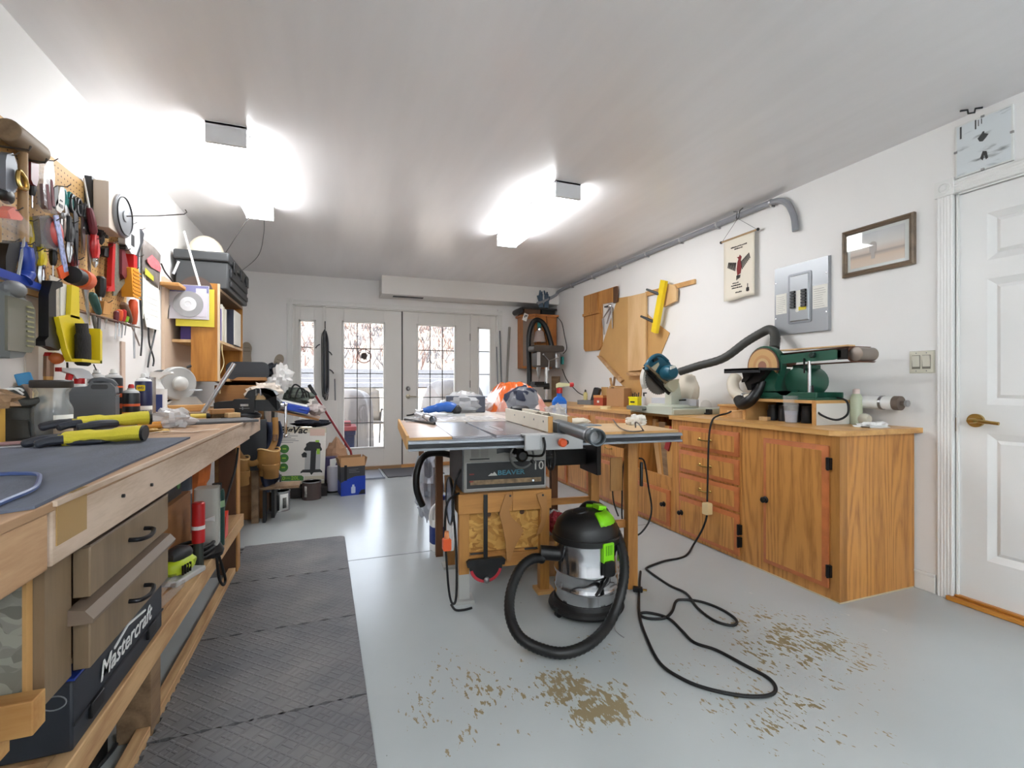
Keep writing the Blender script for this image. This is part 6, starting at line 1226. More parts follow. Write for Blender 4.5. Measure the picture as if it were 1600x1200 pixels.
sb = T('trigger_spray', 'white and red trigger sprayer standing behind the grey jug', 'spray bottle', bx(124, -1.0)+Vector((0, 0, .0)), 180+60); sb.scale = (1, 1, .93)
O('bottle', MB().lathe([(.042, 0), (.045, .01), (.045, .14), (.03, .19), (.014, .21)], 18), mWhite, sb); O('collar', MB().lathe([(.018, .205), (.018, .23)], 14), mRed, sb)
O('sprayer', MB().prism([(-.05, .228), (.02, .228), (.03, .245), (.075, .262), (.075, .275), (.0, .275), (-.03, .262)], -.013, .013), M('pale grey sprayer', (206, 206, 208), .4), sb, bev=.003); O('trigger', MB().prism([(.025, .25), (.045, .255), (.05, .225), (.035, .215)], -.007, .007), mRed, sb); O('nozzle', MB().box(.074, .085, -.01, .01, .258, .276), mRed, sb)
def can(nm, label, P, r, h, body, bands, top=mLGrey, nozzle=mWhite, straw=False, cap=None):
    t = T(nm, label, 'spray can', P)
    O('can_body', MB().lathe([(r*.95, 0), (r, .004), (r, h), (r*.97, h+.004)], 24), body, t)
    for k, (z0, z1, mt) in enumerate(bands): O('label_band', MB().lathe([(r*1.004, h*z0), (r*1.008, h*z0+.0005), (r*1.008, h*z1-.0005), (r*1.004, h*z1)], 24), mt, t)
    if cap: O('cap', MB().lathe([(r*.96, h), (r*.96, h+cap[0]), (r*.9, h+cap[0]+.006)], 24), cap[1], t)
    else:
        O('dome', MB().lathe([(r, h), (r*.8, h+.014), (r*.45, h+.02), (r*.42, h+.026)], 24), top, t); O('nozzle', MB().lathe([(.012, h+.022), (.012, h+.036), (.008, h+.044)], 12), nozzle, t)
    return t
mCanB = M('black can label', (30, 31, 36), .35); mCanO = M('orange can label', (226, 98, 46), .4); mCanY = M('amber can label', (222, 142, 32), .4); mNavy = M('navy can label', (32, 40, 84), .35); mTin = M('tin', (186, 186, 188), .25, .8)
k1 = can('aerosol_can', 'tall black and orange aerosol can with white nozzle on bench', bn(177, 664), .036, .215, mCanB, ((.60, .68, mCanO), (.36, .46, mCanO), (.80, .84, mCanO)))
txt('lettering', 'autozone', .016, mCanO, k1, (0, -.0365, .18), sx=.9)
O('round_mark', MB().at((.008, -.036, .065), (90, 0, 0)).lathe([(.02, -.0005), (.02, .001)], 18), mWhite, k1)
can('aerosol_can', 'shorter black and amber aerosol can in front of the tall ones', bn(205, 664), .033, .145, mCanB, ((.05, .42, mCanY), (.6, .68, mCanO)), nozzle=mRed)
k3 = can('aerosol_can', 'dark blue can with yellow badge and white cap on bench', bn(222, 659)+Vector((0, .02, 0)), .036, .20, mNavy, ((.0, .40, mWhite), (.22, .30, mNavy)), top=mWhite)
O('badge', MB().prism(rrect(-.018, .018, .155, .185, .006), -.0385, -.036), mYellow, k3); txt('lettering', 'WD', .015, mNavy, k3, (0, -.039, .17), off=.03)
can('aerosol_can', 'silver topped can with a thin straw standing behind the grey jug', bx(151, -1.01), .034, .215, mTin, ((.72, .8, mRed),), nozzle=mWhite)
O('straw', MB().cyl((0, 0, .25), (.02, -.08, .275), .0025, n=6), mDark, bpy.data.objects['aerosol_can.003'])
O('flat_tin', MB().prism(rrect(-.012, .012, -.05, .05, .003), 0, .225, 'xy'), mTin, label='narrow silver tin standing beside the navy can', cat='tin', loc=bn(232, 658)+Vector((0, .02, 0)), rz=0, bev=.003)
sp2 = T('spray_cleaner', 'white spray cleaner bottle with a blue label on the bench', 'spray bottle', bx(246, -.96), -10)
O('bottle', MB().prism(rrect(-.045, .045, -.03, .03, .02), 0, .16, 'xy').lathe([(.035, .16), (.016, .20), (.014, .22)], 14), mWhite, sp2, bev=.004); O('label', MB().box(-.035, .04, -.0315, -.029, .03, .13), M('blue label', (40, 62, 130), .4), sp2)
O('sprayer', MB().prism([(-.035, .235), (-.03, .26), (.075, .262), (.08, .25), (.04, .24), (.015, .22), (-.02, .22)], -.014, .014), mWhite, sp2, bev=.003)
# left clutter
ybx = T('yellow_box', 'yellow carton with red and white print at the left edge', 'carton', bn(3, 698)+Vector((-.06, .0, 0)), 8)
O('carton', MB().box(-.09, .045, -.03, .06, 0, .115), M('mustard yellow card', (224, 176, 74), .55), ybx, bev=.002)
O('red_shape', MB().prism([(a*.03-.01, b*.012+.03) for a, b in circ(1, 16)], -.031, -.0295), mRed, ybx); O('white_shape', MB().prism([(-.03, .005), (.0, .005), (.005, .05), (-.015, .07), (-.03, .05)], -.0305, -.0292), mWhite, ybx)
O('round_mark', MB().prism([(a*.012-.008, b*.009+.075) for a, b in circ(1, 14)], -.031, -.0295), mOrange, ybx)
jn = MB().ball((0, 0, .02), (.09, .04, .035), 18, .7, 12, 3, 0); O('junk_heap', jn, [M('tan scraps', (150, 120, 90), .8, var=.4, vs=30)], label='heap of tan and black small hardware on top of yellow carton', cat='hardware', loc=bn(3, 698)+Vector((-.07, .02, .115)), kind='stuff')
bg = T('leather_pouch', 'dark grey leather pouch with a white wire handle on bench', 'pouch', bn(40, 690)+Vector((-.07, .07, 0)), 10)
mPouch = M('dark grey leather', (62, 62, 58), .55, bump=.3, bs=40)
O('pouch_body', MB().tube(sm([(0, 0, 0), (0, 0, .06), (-.01, 0, .12), (-.03, 0, .165)], 5), [.075]*5+[.075]*5+[.06]*5+[.035], 14, flat=.6), mPouch, bg); O('pouch_flap', MB().tube(sm([(-.05, -.03, .16), (.0, -.045, .13), (.05, -.04, .125), (.09, -.02, .14)], 5), .014, 10), mPouch, bg); O('side_pocket', MB().prism([(.0, .01), (.06, .01), (.055, .07), (.0, .075)], -.055, -.04), mPouch, bg, bev=.005)
for d_ in (0, .012): O('wire_loop', MB().tube(sm([(-.06, -.04, .165), (-.08, -.05, .13), (-.07, -.05, .115), (-.03, -.04, .16), (.01+d_, -.03, .175), (.04, -.04, .155+d_)], 5), .0035, 6), mWhite, bg)
tbx = T('sponge_holder', 'small clear bottle with a blue folded cap by the wall', 'bottle', bx(38, -1.03), 20); O('bottle', MB().lathe([(.02, 0), (.02, .17), (.014, .19)], 14), M('brown tinted bottle', (150, 130, 116), .2, alpha=.8), tbx); O('cap', MB().at((0, 0, .205), (0, -15, 0)).box(-.02, .022, -.014, .014, -.018, .024), M('cyan blue cap', (38, 132, 184), .4), tbx, bev=.004)
O('tan_card', MB().at((0, 0, .102), (-10, 0, 0)).box(-.07, .07, -.003, .003, -.1, .1), M('tan card', (206, 188, 146), .8), label='tan card leaning on the wall behind the jar', cat='card', loc=bx(60, -1.06), rz=80)
pbr = T('paint_brush', 'upright paint brush with red ferrule behind black lidded jar', 'brush', bx(74, -1.06), 20); O('handle', MB().tube([(0, 0, .0), (0.003, 0, .22)], [.012, .015], 10), M('amber handle', (186, 140, 74), .4), pbr); O('ferrule', MB().tube([(.003, 0, .22), (.004, 0, .30)], [.016, .016], 10), M('tin brown ferrule', (140, 110, 90), .35, .5), pbr); O('tip', MB().tube([(.004, 0, .30), (.004, 0, .315)], [.017, .012], 10), mRed, pbr)
lv = T('lever_tool', 'black handled scraper lying at the left edge of the mat', 'scraper', bn(5, 703)+Vector((-.02, 0, .006)), 15); O('blade', MB().box(-.09, .10, -.012, .012, 0, .004), mSteel, lv); O('grip', MB().tube([(-.11, 0, .012), (-.03, 0, .014)], .012, 8), mBlack, lv); O('pointer', MB().tube([(.0, .03, .008), (.16, .08, .008)], [.006, .003], 6), M('red tip rod', (160, 120, 116), .4), lv)
# middle of the bench
sdv = T('screwdriver', 'amber handled screwdriver lying on the bench beside gloves', 'screwdriver', bn(224, 666, .014), 28); O('handle', MB().tube(sm([(-.02, 0, 0), (.0, 0, 0), (.04, 0, .002), (.065, 0, .002), (.07, 0, .002)], 4), [.011]*4+[.015]*4+[.016]*4+[.013]*4+[.006], 12), M('amber handle plastic', (214, 146, 60), .2), sdv); O('shaft', MB().tube([(-.02, 0, 0), (-.13, 0, -.008)], [.006, .004], 8), mSteel, sdv)
O('brass_bits', MB().ball((0, 0, .006), (.04, .025, .01), 14, .8, 7, 4, 0).ball((.05, .01, .005), (.02, .02, .008), 10, .6, 8, 4, 0), M('brassy shavings', (196, 160, 84), .3, .6), label='small brassy hardware bits lying near the screwdriver', cat='hardware', loc=bn(232, 676), kind='stuff')
O('paper_strip', MB().grid(lambda u, v: (-.13+.26*u, -.012+.024*v, .002+.008*abs(math.sin(u*5))), 14, 2), M('cream strip', (224, 206, 188), .8), label='curled cream strip of veneer lying on the bench top', cat='strip', loc=bn(282, 677), rz=12, solid=.001)
crumple('plastic_bag', bn(268, 655, .035), (.085, .07, .045), 'crumpled clear plastic bag on the bench beside the grey mat', 'bag', M('milky crumpled film', (226, 226, 228), .2, alpha=.6, bump=.8, bs=30), 41, 26, .5, 2.4)
O('grey_pad', MB().box(-.17, .17, -.11, .11, 0, .012), M('grey felt pad', (98, 98, 100), .9, var=.06), label='flat grey pad under the wire brush near bench end', cat='pad', loc=bn(335, 660), rz=25, bev=.003)
O('black_pad', MB().box(-.09, .1, -.05, .05, 0, .008), mBlack, label='thin black strip pad below the crumpled plastic bag', cat='pad', loc=bn(264, 663), rz=20, bev=.002)
O('probe_rod', MB().tube(sm([bn(270, 668, .006), bn(283, 660, .02), bn(290, 655, .03)], 3), .004, 6), mSteel, label='thin metal rod sticking out from the black pad', cat='rod')
br = T('wire_brush', 'wooden block brush lying on the grey pad', 'brush', bn(347, 652, .0135), 25); O('block', MB().box(-.055, .055, -.02, .02, .018, .045), M('brown brush block', (158, 112, 62), .5), br, bev=.004); O('bristles', MB().box(-.05, .05, -.018, .018, 0, .018), M('dark bristle', (92, 70, 44), .9, bump=1, bs=300), br)
O('pale_block', MB().box(-.03, .03, -.03, .03, 0, .024), mPale, label='pale square wood block lying beside the wire brush', cat='wood block', loc=bn(363, 652, .0135), rz=30, bev=.002)
ch_ = T('chisel', 'yellow and black handled chisel lying on the grey pad', 'chisel', bn(312, 650, .022), 8); O('yellow_ferrule', MB().tube([(-.04, 0, 0), (.03, 0, 0)], .012, 10), M('yellow ferrule', (220, 196, 90), .4), ch_); O('handle', MB().tube([(.03, 0, 0), (.11, 0, 0)], [.015, .014], 10), mBlack, ch_); O('head', MB().ball((-.06, 0, -.003), (.03, .018, .012), 10, .3, 4), mDark, ch_)
# vise at the far corner
mVi = M('black vise casting', (38, 40, 43), .4, .3)
vz = BT+.0015
vs_ = T('bench_vise', 'black bench vise with chrome handle on the bench corner', 'vise', (-.46, 3.02, vz), -4)
O('base', MB().lathe([(.075, 0), (.075, .018), (.055, .03)], 20), mVi, vs_); O('base_plate', MB().box(-.11, .05, -.06, .06, 0, .012), mVi, vs_, bev=.003)
O('rear_body', MB().prism([(-.15, .03), (-.15, .085), (-.13, .092), (-.06, .095), (-.05, .105), (.05, .105), (.05, .028), (-.06, .02)], -.042, .042), mVi, vs_, bev=.006)
O('moving_jaw', MB().prism([(.055, .105), (.03, .105), (.0, .115), (.02, .15), (.06, .165), (.075, .163), (.075, .145), (.06, .135), (.055, .13)], -.05, .05).prism([(.055, .04), (.055, .10), (.11, .10), (.16, .125), (.145, .15), (.105, .165), (.08, .165), (.08, .145), (.12, .13), (.175, .09), (.18, .06), (.165, .035)], -.045, .045), mVi, vs_, bev=.004)
O('jaw_plates', MB().box(.056, .062, -.05, .05, .125, .16).box(.078, .084, -.05, .05, .125, .16), mSteel, vs_)
O('slide_bar', MB().box(.05, .16, -.025, .025, .045, .095), mDark, vs_); O('held_block', MB().box(.05, .10, -.02, .03, .10, .135), mPale, vs_)
O('badge', MB().box(-.02, .02, -.0435, -.042, .066, .078), mTin, vs_, label='silver maker badge'); O('raised_lettering', MB().box(-.025, .025, -.0432, -.042, .052, .056).box(-.012, -.006, -.0432, -.042, .046, .062), mGrey, vs_)
O('screw_end', MB().cyl((.17, 0, .062), (.205, 0, .062), .016, n=14), mSteel, vs_); O('handle_bar', MB().tube([(.205, -.02, .068), (.205, -.03, -.10)], .007, 10).ball((.205, -.03, -.105), .011, 10).ball((.205, -.02, .072), .011, 10), mChrome, vs_)
O('pipe_handle', MB().tube([Vector((-.745, 3.36, .925)), PY(366, 568, 3.42)], [.014, .013], 10), mTin, label='grey metal pipe leaning up behind the vise', cat='pipe')
# ================================================================ side table with the grinder, shelf cabinet and what is on it
sdt = T('side_table', 'plain wooden side table beyond the end of the bench', 'table', (-.82, 3.85, 0)); O('table_top', MB().box(-.27, .27, -.5, .45, .89, .925), mOld, sdt)
for x in (-.25, .21):
    for y in (-.48, .38): O('leg', MB().box(x, x+.05, y, y+.05, 0, .89), mOld, sdt)
gr = T('bench_grinder', 'grey bench grinder with a round wheel guard on wooden base', 'grinder', (-.90, 3.62, .927), 14)
O('wooden_base', MB().box(-.10, .13, -.10, .12, 0, .04), mPine, gr, bev=.002)
mGrG = M('grinder grey enamel', (168, 168, 166), .35)
O('pedestal', MB().prism([(-.09, .04), (.1, .04), (.06, .09), (-.04, .09)], -.05, .05), mGrG, gr, bev=.006)
gc = Vector((-.03, -.05, .175))
O('wheel_guard', MB().at(gc, (90, 0, 30)).lathe([(.02, .0), (.10, .002), (.108, -.004), (.108, -.045), (.09, -.05), (.02, -.05)], 32), mGrG, gr); O('guard_dome', MB().at(gc, (90, 0, 30)).lathe([(.046, 0), (.044, .02), (.03, .034), (.001, .04)], 24), M('pale dome', (186, 186, 182), .35), gr)
O('motor', MB().at(gc, (90, 0, 30)).lathe([(.05, -.05), (.066, -.06), (.068, -.15), (.055, -.16)], 24), M('silver motor case', (150, 150, 152), .35, .4), gr); O('motor_band', MB().at(gc, (90, 0, 30)).lathe([(.069, -.075), (.0695, -.085), (.069, -.095)], 24), mDark, gr)
O('far_guard', MB().at(gc, (90, 0, 30)).lathe([(.03, -.16), (.085, -.165), (.09, -.17), (.09, -.20), (.03, -.205)], 28), mDark, gr)
O('tool_rest', MB().box(.02, .09, -.09, -.05, .13, .14), mSteel, gr); O('adjusting_bolt', MB().cyl((.01, -.04, .28), (.03, -.03, .29), .008, n=8), mDark, gr)
O('power_cord', MB().tube(sm([(-.06, 0, .08), (-.10, -.02, .06), (-.12, .0, .03), (-.13, .05, .01)], 4), .006, 6), mBlackM, gr)
# tall wooden shelf cabinet
sh = T('shelf_cabinet', 'oak sided wall shelf cabinet in the far left corner', 'cabinet', (-.95, 4.3, 1.12), world=True)
mShelf = wood('golden oak side', (194, 134, 58), (150, 94, 32), 'z', 8, 4.5, .45)
O('side_panel', MB().box(XL+.14, -.795, 4.0, 4.02, 1.12, 1.83), mShelf, sh, bev=.001); O('side_edge', MB().box(-.795, -.782, 3.999, 4.021, 1.12, 1.83), M('pale edge', (208, 186, 156), .6), sh)
O('side_panel', MB().box(XL+.004, -.782, 4.92, 4.94, 1.12, 1.80), mShelf, sh); O('wall_panel', MB().box(XL+.002, XL+.02, 3.86, 4.94, 1.12, 1.83), M('beige backing', (206, 182, 160), .6), sh)
for z in (1.12, 1.40, 1.78): O('shelf', MB().box(XL+.02, -.782, 4.02, 4.92, z, z+.02), mPale if z < 1.7 else mOld, sh)
O('top_ledge', MB().box(XL+.01, -.98, 3.80, 4.0, 1.76, 1.785), mPine, sh, bev=.004)
tbk = T('black_tool_chest', 'big black tool box on top of the shelf cabinet', 'tool box', (-.93, 4.48, 1.803), 0)
O('chest_body', MB().box(-.14, .19, -.42, .42, 0, .20), M('charcoal plastic', (66, 68, 70), .5), tbk, bev=.01); O('chest_lid', MB().box(-.15, .2, -.44, .44, .20, .27), M('charcoal lid', (60, 62, 64), .5), tbk, bev=.012)
O('front_relief', MB().box(.19, .205, -.36, .36, .03, .07).box(.19, .203, -.36, .36, .10, .17), mDark, tbk, bev=.004)
for y in (-.25, .05, .3): O('latch', MB().box(.2, .215, y-.04, y+.04, .15, .24), mBlack, tbk, bev=.004)
O('chrome_catch', MB().at((-.13, -.43, .13), (0, 20, 0)).box(-.008, .008, -.012, .012, -.05, .05), mChrome, tbk)
mHel = M('cream helmet shell', (222, 214, 194), .35)
hl = T('hard_hat', 'cream white hard hat resting on the black tool box', 'helmet', (-.93, 4.30, 2.075)); O('shell', MB().ball((0, 0, .02), (.125, .155, .15), 24, 0, zmin=0), mHel, hl); O('brim', MB().at((0, 0, .006)).lathe([(.125, 0), (.15, 0), (.15, .006), (.125, .012)], 28).at((0, -.08, .0), (0, 0, 0)).ball((0, -.05, .004), (.10, .08, .008), 16), mHel, hl)
for x in (-.03, .04): O('rivet', MB().ball((x, -.148+abs(x)*.3, .05), .007, 8), mTin, hl)
mBk = [M('navy binding', (40, 44, 62), .6), M('violet cover', (90, 70, 150), .5), M('pale cover', (222, 216, 206), .7), M('cream binding', (206, 198, 180), .7)]
for i, (y, w_, h_, mt, lb_) in enumerate(((4.06, .05, .24, 1, 'violet and blue covered book at near end of the shelf'), (4.13, .03, .28, 2, 'thin pale book second on the cabinet shelf'), (4.18, .04, .27, 3, 'cream bound book third on the cabinet shelf'), (4.24, .05, .26, 2, 'white paper folder fourth on the cabinet shelf'), (4.45, .30, .29, 0, 'wide navy binder with a white edge on the shelf'))):
    b3 = T('book', lb_, 'book', (-.94, y+w_/2, 1.421)); O('cover', MB().box(-.10, .15 if i < 4 else .17, -w_/2, w_/2, 0, h_), mBk[mt], b3, bev=.002); O('pages', MB().box(-.095, .146 if i < 4 else .174, -w_/2+.004, w_/2-.004, .004, h_-.004), mPaper, b3)
O('white_cup', MB().lathe([(.035, 0), (.042, .11), (.038, .11), (.03, .005)], 18), mWhite, label='white mug of tools on the low cabinet shelf', cat='mug', loc=(-.86, 4.10, 1.141))
O('red_cord', MB().tube(sm([(-.79, 4.12, 1.42), (-.785, 4.10, 1.34), (-.78, 4.13, 1.25), (-.8, 4.08, 1.16), (-.79, 4.05, 1.10), (-.8, 4.1, 1.03)], 6), .004, 6), M('yellow white cord', (214, 200, 150), .5), label='thin pale cord dangling from the cabinet shelf', cat='cord')
# discs hung on the cabinet side
O('sanding_disc', MB().at((0, 0, 0), (90, 0, 0)).lathe([(.03, 0), (.105, 0), (.105, .004), (.03, .004)], 28), [M('brown abrasive', (92, 78, 72), .9)], label='brown abrasive disc behind the packaged disc on cabinet side', cat='disc', loc=(-.925, 3.985, 1.765))
pk = T('packaged_disc', 'clear package with grey cutting disc hanging on the oak cabinet', 'package', (-.955, 3.96, 1.68), 0)
O('yellow_card', MB().box(-.09, .145, .012, .02, -.17, .10), M('yellow green card', (206, 190, 60), .6), pk); O('clear_shell', MB().box(-.125, .115, -.02, .01, -.12, .12), mClear, pk, bev=.004)
O('package_back', MB().box(-.125, .115, .004, .008, -.12, .12), M('silver lilac card', (196, 192, 204), .5), pk); O('header', MB().box(-.122, .112, .0, .004, .07, .118), M('violet blue header', (72, 76, 150), .5), pk); O('side_label', MB().box(.035, .10, -.0005, .0035, -.10, .10), M('lilac label', (208, 200, 214), .6), pk)
O('disc', MB().at((-.01, -.004, -.015), (90, 0, 0)).lathe([(.012, 0), (.092, 0), (.092, .004), (.012, .004)], 28), M('grey disc', (132, 132, 136), .6), pk); O('disc_hub', MB().at((-.01, -.005, -.015), (90, 0, 0)).lathe([(.05, 0), (.05, .005), (.02, .008), (.016, .004)], 24), M('white hub', (222, 222, 226), .5), pk)
O('white_stick', MB().cyl((-.90, 3.97, 1.80), (-.985, 3.93, 2.17), .008, .007, n=8), mWhite, label='thin white stick leaning on the front of the black tool box', cat='stick')
# ================================================================ pegboard and its tools (left wall)
mPeg = bpy.data.materials.new('pegboard'); mPeg.use_nodes = True
n_, l_ = mPeg.node_tree.nodes, mPeg.node_tree.links; b_ = n_['Principled BSDF']; b_.inputs['Roughness'].default_value = .6; b_.inputs['Base Color'].default_value = lin((206, 164, 104))
PB0, PB1, PZ0, PZ1 = .75, 3.235, 1.44, 2.03
pg = T('pegboard', 'tan pegboard full of tools on the left wall', 'pegboard', (XL, 2.0, 1.73), world=True)
O('board', MB().box(XL+.013, XL+.018, PB0, PB1, PZ0, PZ1), mPeg, pg)
O('batten', MB().box(XL+.0015, XL+.012, PB0, PB1, PZ0, PZ0+.035).box(XL+.0015, XL+.012, PB0, PB1, PZ1-.035, PZ1).box(XL+.0015, XL+.012, PB1-.04, PB1, PZ0, PZ1), mPine, pg)
hm = MB(); y = PB0+.03
while y < PB1-.01:
    z = PZ0+.03
    while z < PZ1-.01:
        hm.prism([(y+a, z+b) for a, b in circ(.0035, 6)], XL+.0175, XL+.0185, 'yz'); z += .0254
    y += .0254
O('peg_holes', hm, mDarkWood, pg, kind='stuff')
PX_ = XL+.018
def pt(u, v, off=.03): return PX(u, v, XL+off)
def wt_(nm, label, cat, u, v, off=.03): return T(nm, label, cat, pt(u, v, off), 90)     # frame: x along the wall (away), -y out of the wall, z up
def ln(u, v0, v1, off=.03): return pt(u, v0, off).z-pt(u, v1, off).z
hookm = M('peg hook wire', (90, 86, 82), .4, .7)
def hook(par, z=.0, l=.035): O('peg_hook', MB().tube([(0, .012, z), (0, -l*.6, z), (0, -l, z+.012)], .0022, 5), hookm, par)
def pliers(label, u, v0, v1, mh, mj=mSteel, u2=None, spread=.018, cat='pliers', nm='pliers', hl=.55, off=.035):
    t = wt_(nm, label, cat, u, v0, off); L = ln(u, v0, v1, off); h = L*hl
    for s in (-1, 1):
        O('handle', MB().tube(sm([(s*spread, s*.004, 0), (s*spread*1.25, s*.004, -h*.4), (s*spread*.9, 0, -h*.8), (s*.006, 0, -h)], 4), [.012]*4+[.0145]*4+[.012]*4+[.008], 8), mh, t)
        O('jaw', MB().tube([(s*.005, 0, -h*.95), (s*.011, 0, -h-(L-h)*.45), (s*.003, 0, -L)], [.008, .010, .003], 6), mj, t)
    O('pivot', MB().at((0, -.008, -h*1.05), (90, 0, 0)).lathe([(.009, 0), (.008, .004)], 10), mj, t); hook(t, -.02); return t
def scissors(label, u, v0, v1, mh, mb_=mSteel, off=.04, rr=.022):
    t = wt_('scissors', label, 'scissors', u, v0, off); L = ln(u, v0, v1, off)
    for s in (-1, 1):
        O('finger_loop', MB().tube([(s*.022+rr*.8*math.cos(a), -.002*s, -.035-.0*s+rr*1.5*math.sin(a)) for a in [i/14*6.2832 for i in range(14)]], .0075, 6, closed=True), mh, t)
        O('blade', MB().prism([(s*.012, -.066), (s*.028, -.07), (s*.022, -L*.55), (-s*.004, -L), (-s*.012, -L*.6), (-s*.008, -.08)], -.003+.003*s, .0+.003*s), mb_, t)
    O('pivot', MB().at((0, -.006, -L*.5), (90, 0, 0)).lathe([(.006, 0), (.005, .003)], 8), mb_, t); hook(t, -.03); return t
def driver(label, u, v0, v1, mh, hl=.42, r=.014, off=.035, tilt=0, shaft=mSteel, up=False, nm='screwdriver', cat='screwdriver', u1=None):
    a = pt(u, v0, off); b = pt(u1 if u1 is not None else u, v1, off); t = T(nm, label, cat, a); d = b-a; p = lambda k: d*k
    k0, k1 = (0, hl) if not up else (1, 1-hl)
    P = [p(k0+(k1-k0)*q) for q in (0, .1, .5, .85, 1)]
    O('handle', MB().tube(P, [r*.6, r, r*1.05, r*.85, r*.6], 10), mh, t); O('shaft', MB().tube([p(k1), p(1-k0 if not up else 0)], [r*.28, r*.22], 8), shaft, t); return t
def plate(nm, label, cat, px, mat, off=.03, th=.012, bev=.002, extra=None, hk=True):
    P = [pt(u, v, off) for u, v in px]; c = sum(P, Vector())/len(P)
    t = T(nm, label, cat, c, 90); O('body', MB().prism([(p.y-c.y, p.z-c.z) for p in P], -th/2, th/2), mat, t, bev=bev)
    if hk: hook(t, max(p.z for p in P)-c.z-.01)
    return t, c
# mallet
ml = wt_('wooden_mallet', 'wooden mallet with a thick round head at the top of the pegboard', 'mallet', 36, 222, .06)
O('head', MB().lathe([(.034, -.095), (.039, -.09), (.039, .09), (.034, .095)], 20, ax='x'), wood('aged mallet wood', (132, 112, 88), (100, 82, 62), 'x', 14, 2, .6), ml, bev=.002)
Lm = ln(36, 222, 378, .06); O('handle', MB().tube([(0, 0, -.03), (0, 0, -Lm*.5), (0, 0, -Lm)], [.013, .0145, .016], 12), wood('mallet handle', (172, 140, 100), (144, 112, 76), 'z', 14, 2, .6), ml)
O('support_bracket', MB().tube([(-.05, .04, -.045), (-.05, -.04, -.045), (-.05, -.045, -.03)], .004, 6), hookm, ml)
O('support_bracket', MB().tube([(.05, .04, -.045), (.05, -.04, -.045), (.05, -.045, -.03)], .004, 6), hookm, ml)
t, c = plate('grey_holster', 'grey rounded holster with brass snap ring at the left edge', 'holster', [(2, 240), (12, 238), (18, 255), (22, 285), (15, 300), (8, 303), (0, 295), (0, 250)], M('blue grey plastic', (110, 118, 132), .45), .05, .03, .004)
O('brass_snap', MB().tube(sm([(.02, -.025, .02), (.045, -.03, .0), (.05, -.03, -.03), (.02, -.028, -.035), (.01, -.025, -.01)], 5, True), .007, 8, closed=True), mBrass, t); O('black_tip', MB().ball((.0, 0, -.075), (.035, .018, .03), 12), mBlack, t)
t, c = plate('maroon_square', 'maroon painted narrow paddle hanging right of the mallet', 'paddle', [(45, 241), (53, 243), (57, 250), (57, 280), (54, 291), (48, 287), (45, 280)], mMaroon, .05, .014)
driver('black and white handled putty knife under the maroon paddle', 50, 286, 325, mBlack, .5, .012, .04)
t, c = plate('knife_packet', 'shiny clear blister packet of maroon utility knives', 'packet', [(64, 262), (70, 248), (78, 250), (81, 275), (80, 310), (85, 335), (74, 332), (64, 318), (62, 290)], M('glossy film packet', (186, 180, 182), .1, alpha=.4, bump=.6, bs=40), .05, .02)
O('knife', MB().tube([(-.02, -.0, .0), (.0, 0, -.09)], [.014, .017], 8), mMaroon, t); O('knife', MB().tube([(.01, -.004, .03), (.02, -.004, -.07)], [.01, .013], 8), mMaroon, t)
t, c = plate('white_scraper', 'white oval card scraper with dark print on the pegboard', 'scraper', [(90, 305), (93, 292), (98, 290), (100, 300), (100, 318), (98, 328), (93, 333), (87, 328), (86, 318)], M('white card', (206, 204, 198), .5), .06, .006); O('print_mark', MB().box(-.015, .012, -.0045, -.003, -.03, -.018).box(-.008, .01, -.0045, -.003, -.005, .0), mDark, t)
O('scraper_grip', MB().prism([(-.05, .03), (-.02, .05), (-.02, -.02), (-.045, -.05)], -.003, .004), mDark, t)
scissors('teal handled scissors near the top of the pegboard', 104, 298, 372, mTeal)
scissors('big black handled scissors left of the dial case', 118, 308, 415, mBlack, M('dark blade', (70, 72, 76), .35, .8), .05, .024)
scissors('second black handled scissors with grey loop edges', 129, 316, 396, mDark, mSteel, .045)
scissors('smaller black scissors hanging lower beside red pliers', 139, 345, 425, mBlack, mSteel, .05, .019)
driver('maroon handled awl pointing upwards beside the dial case', 131, 278, 366, mMaroon, .48, .016, .07, up=True, shaft=mWhite, u1=147)
# dial case and disc
pliers('dark steel snips hanging below the teal scissors', 108, 340, 410, mDark, mSteel, hl=.55, spread=.014, cat='snips', nm='snips', off=.045)
driver('thin steel awl hanging left of the red pliers', 140, 385, 432, mSteel, .2, .009, .045)
driver('steel spanner hanging under the white scraper', 96, 332, 372, M('steel spanner', (150, 150, 150), .3, .7), .25, .014, .045, nm='spanner', cat='spanner')
pliers('black handled pliers right of the red pliers', 158, 352, 382, mBlack, mDark, hl=.6, spread=.014, off=.05)
pliers('long nosed pliers with maroon grips low between two orange tools', 116, 398, 428, mMaroon, mSteel, hl=.6, spread=.012, off=.035)
dcs = wt_('dial_gauge_case', 'square cream case with a round silver dial disc and hook rod', 'gauge', 160, 328, .06)
O('case', MB().box(-.07, .10, -.05, .01, -.10, .12), M('beige case', (206, 192, 178), .5), dcs, bev=.003); O('case_back', MB().box(-.075, .10, .012, .04, -.11, .13), mDark, dcs)
O('dial_disc', MB().at((.07, -.065, .0), (90, 0, 0)).lathe([(.012, 0), (.10, 0), (.105, -.006), (.105, -.018), (.012, -.018)], 36), M('brushed dial', (150, 152, 156), .3, .5), dcs)
O('dial_ring', MB().at((.07, -.067, .0), (90, 0, 0)).tube([(.092*math.cos(a/36*6.2832), .092*math.sin(a/36*6.2832), 0) for a in range(36)], .0035, 6, closed=True), mDark, dcs)
O('dial_hub', MB().at((.07, -.067, .0), (90, 0, 0)).lathe([(.028, 0), (.026, .003), (.01, .004)], 18), M('grey hub', (150, 152, 156), .4), dcs)
O('hook_rod', MB().tube([(.07, -.06, 0), (.10, -.20, .03), (.13, -.30, .06), (.14, -.31, .075), (.13, -.305, .085)], .003, 6), hookm, dcs)
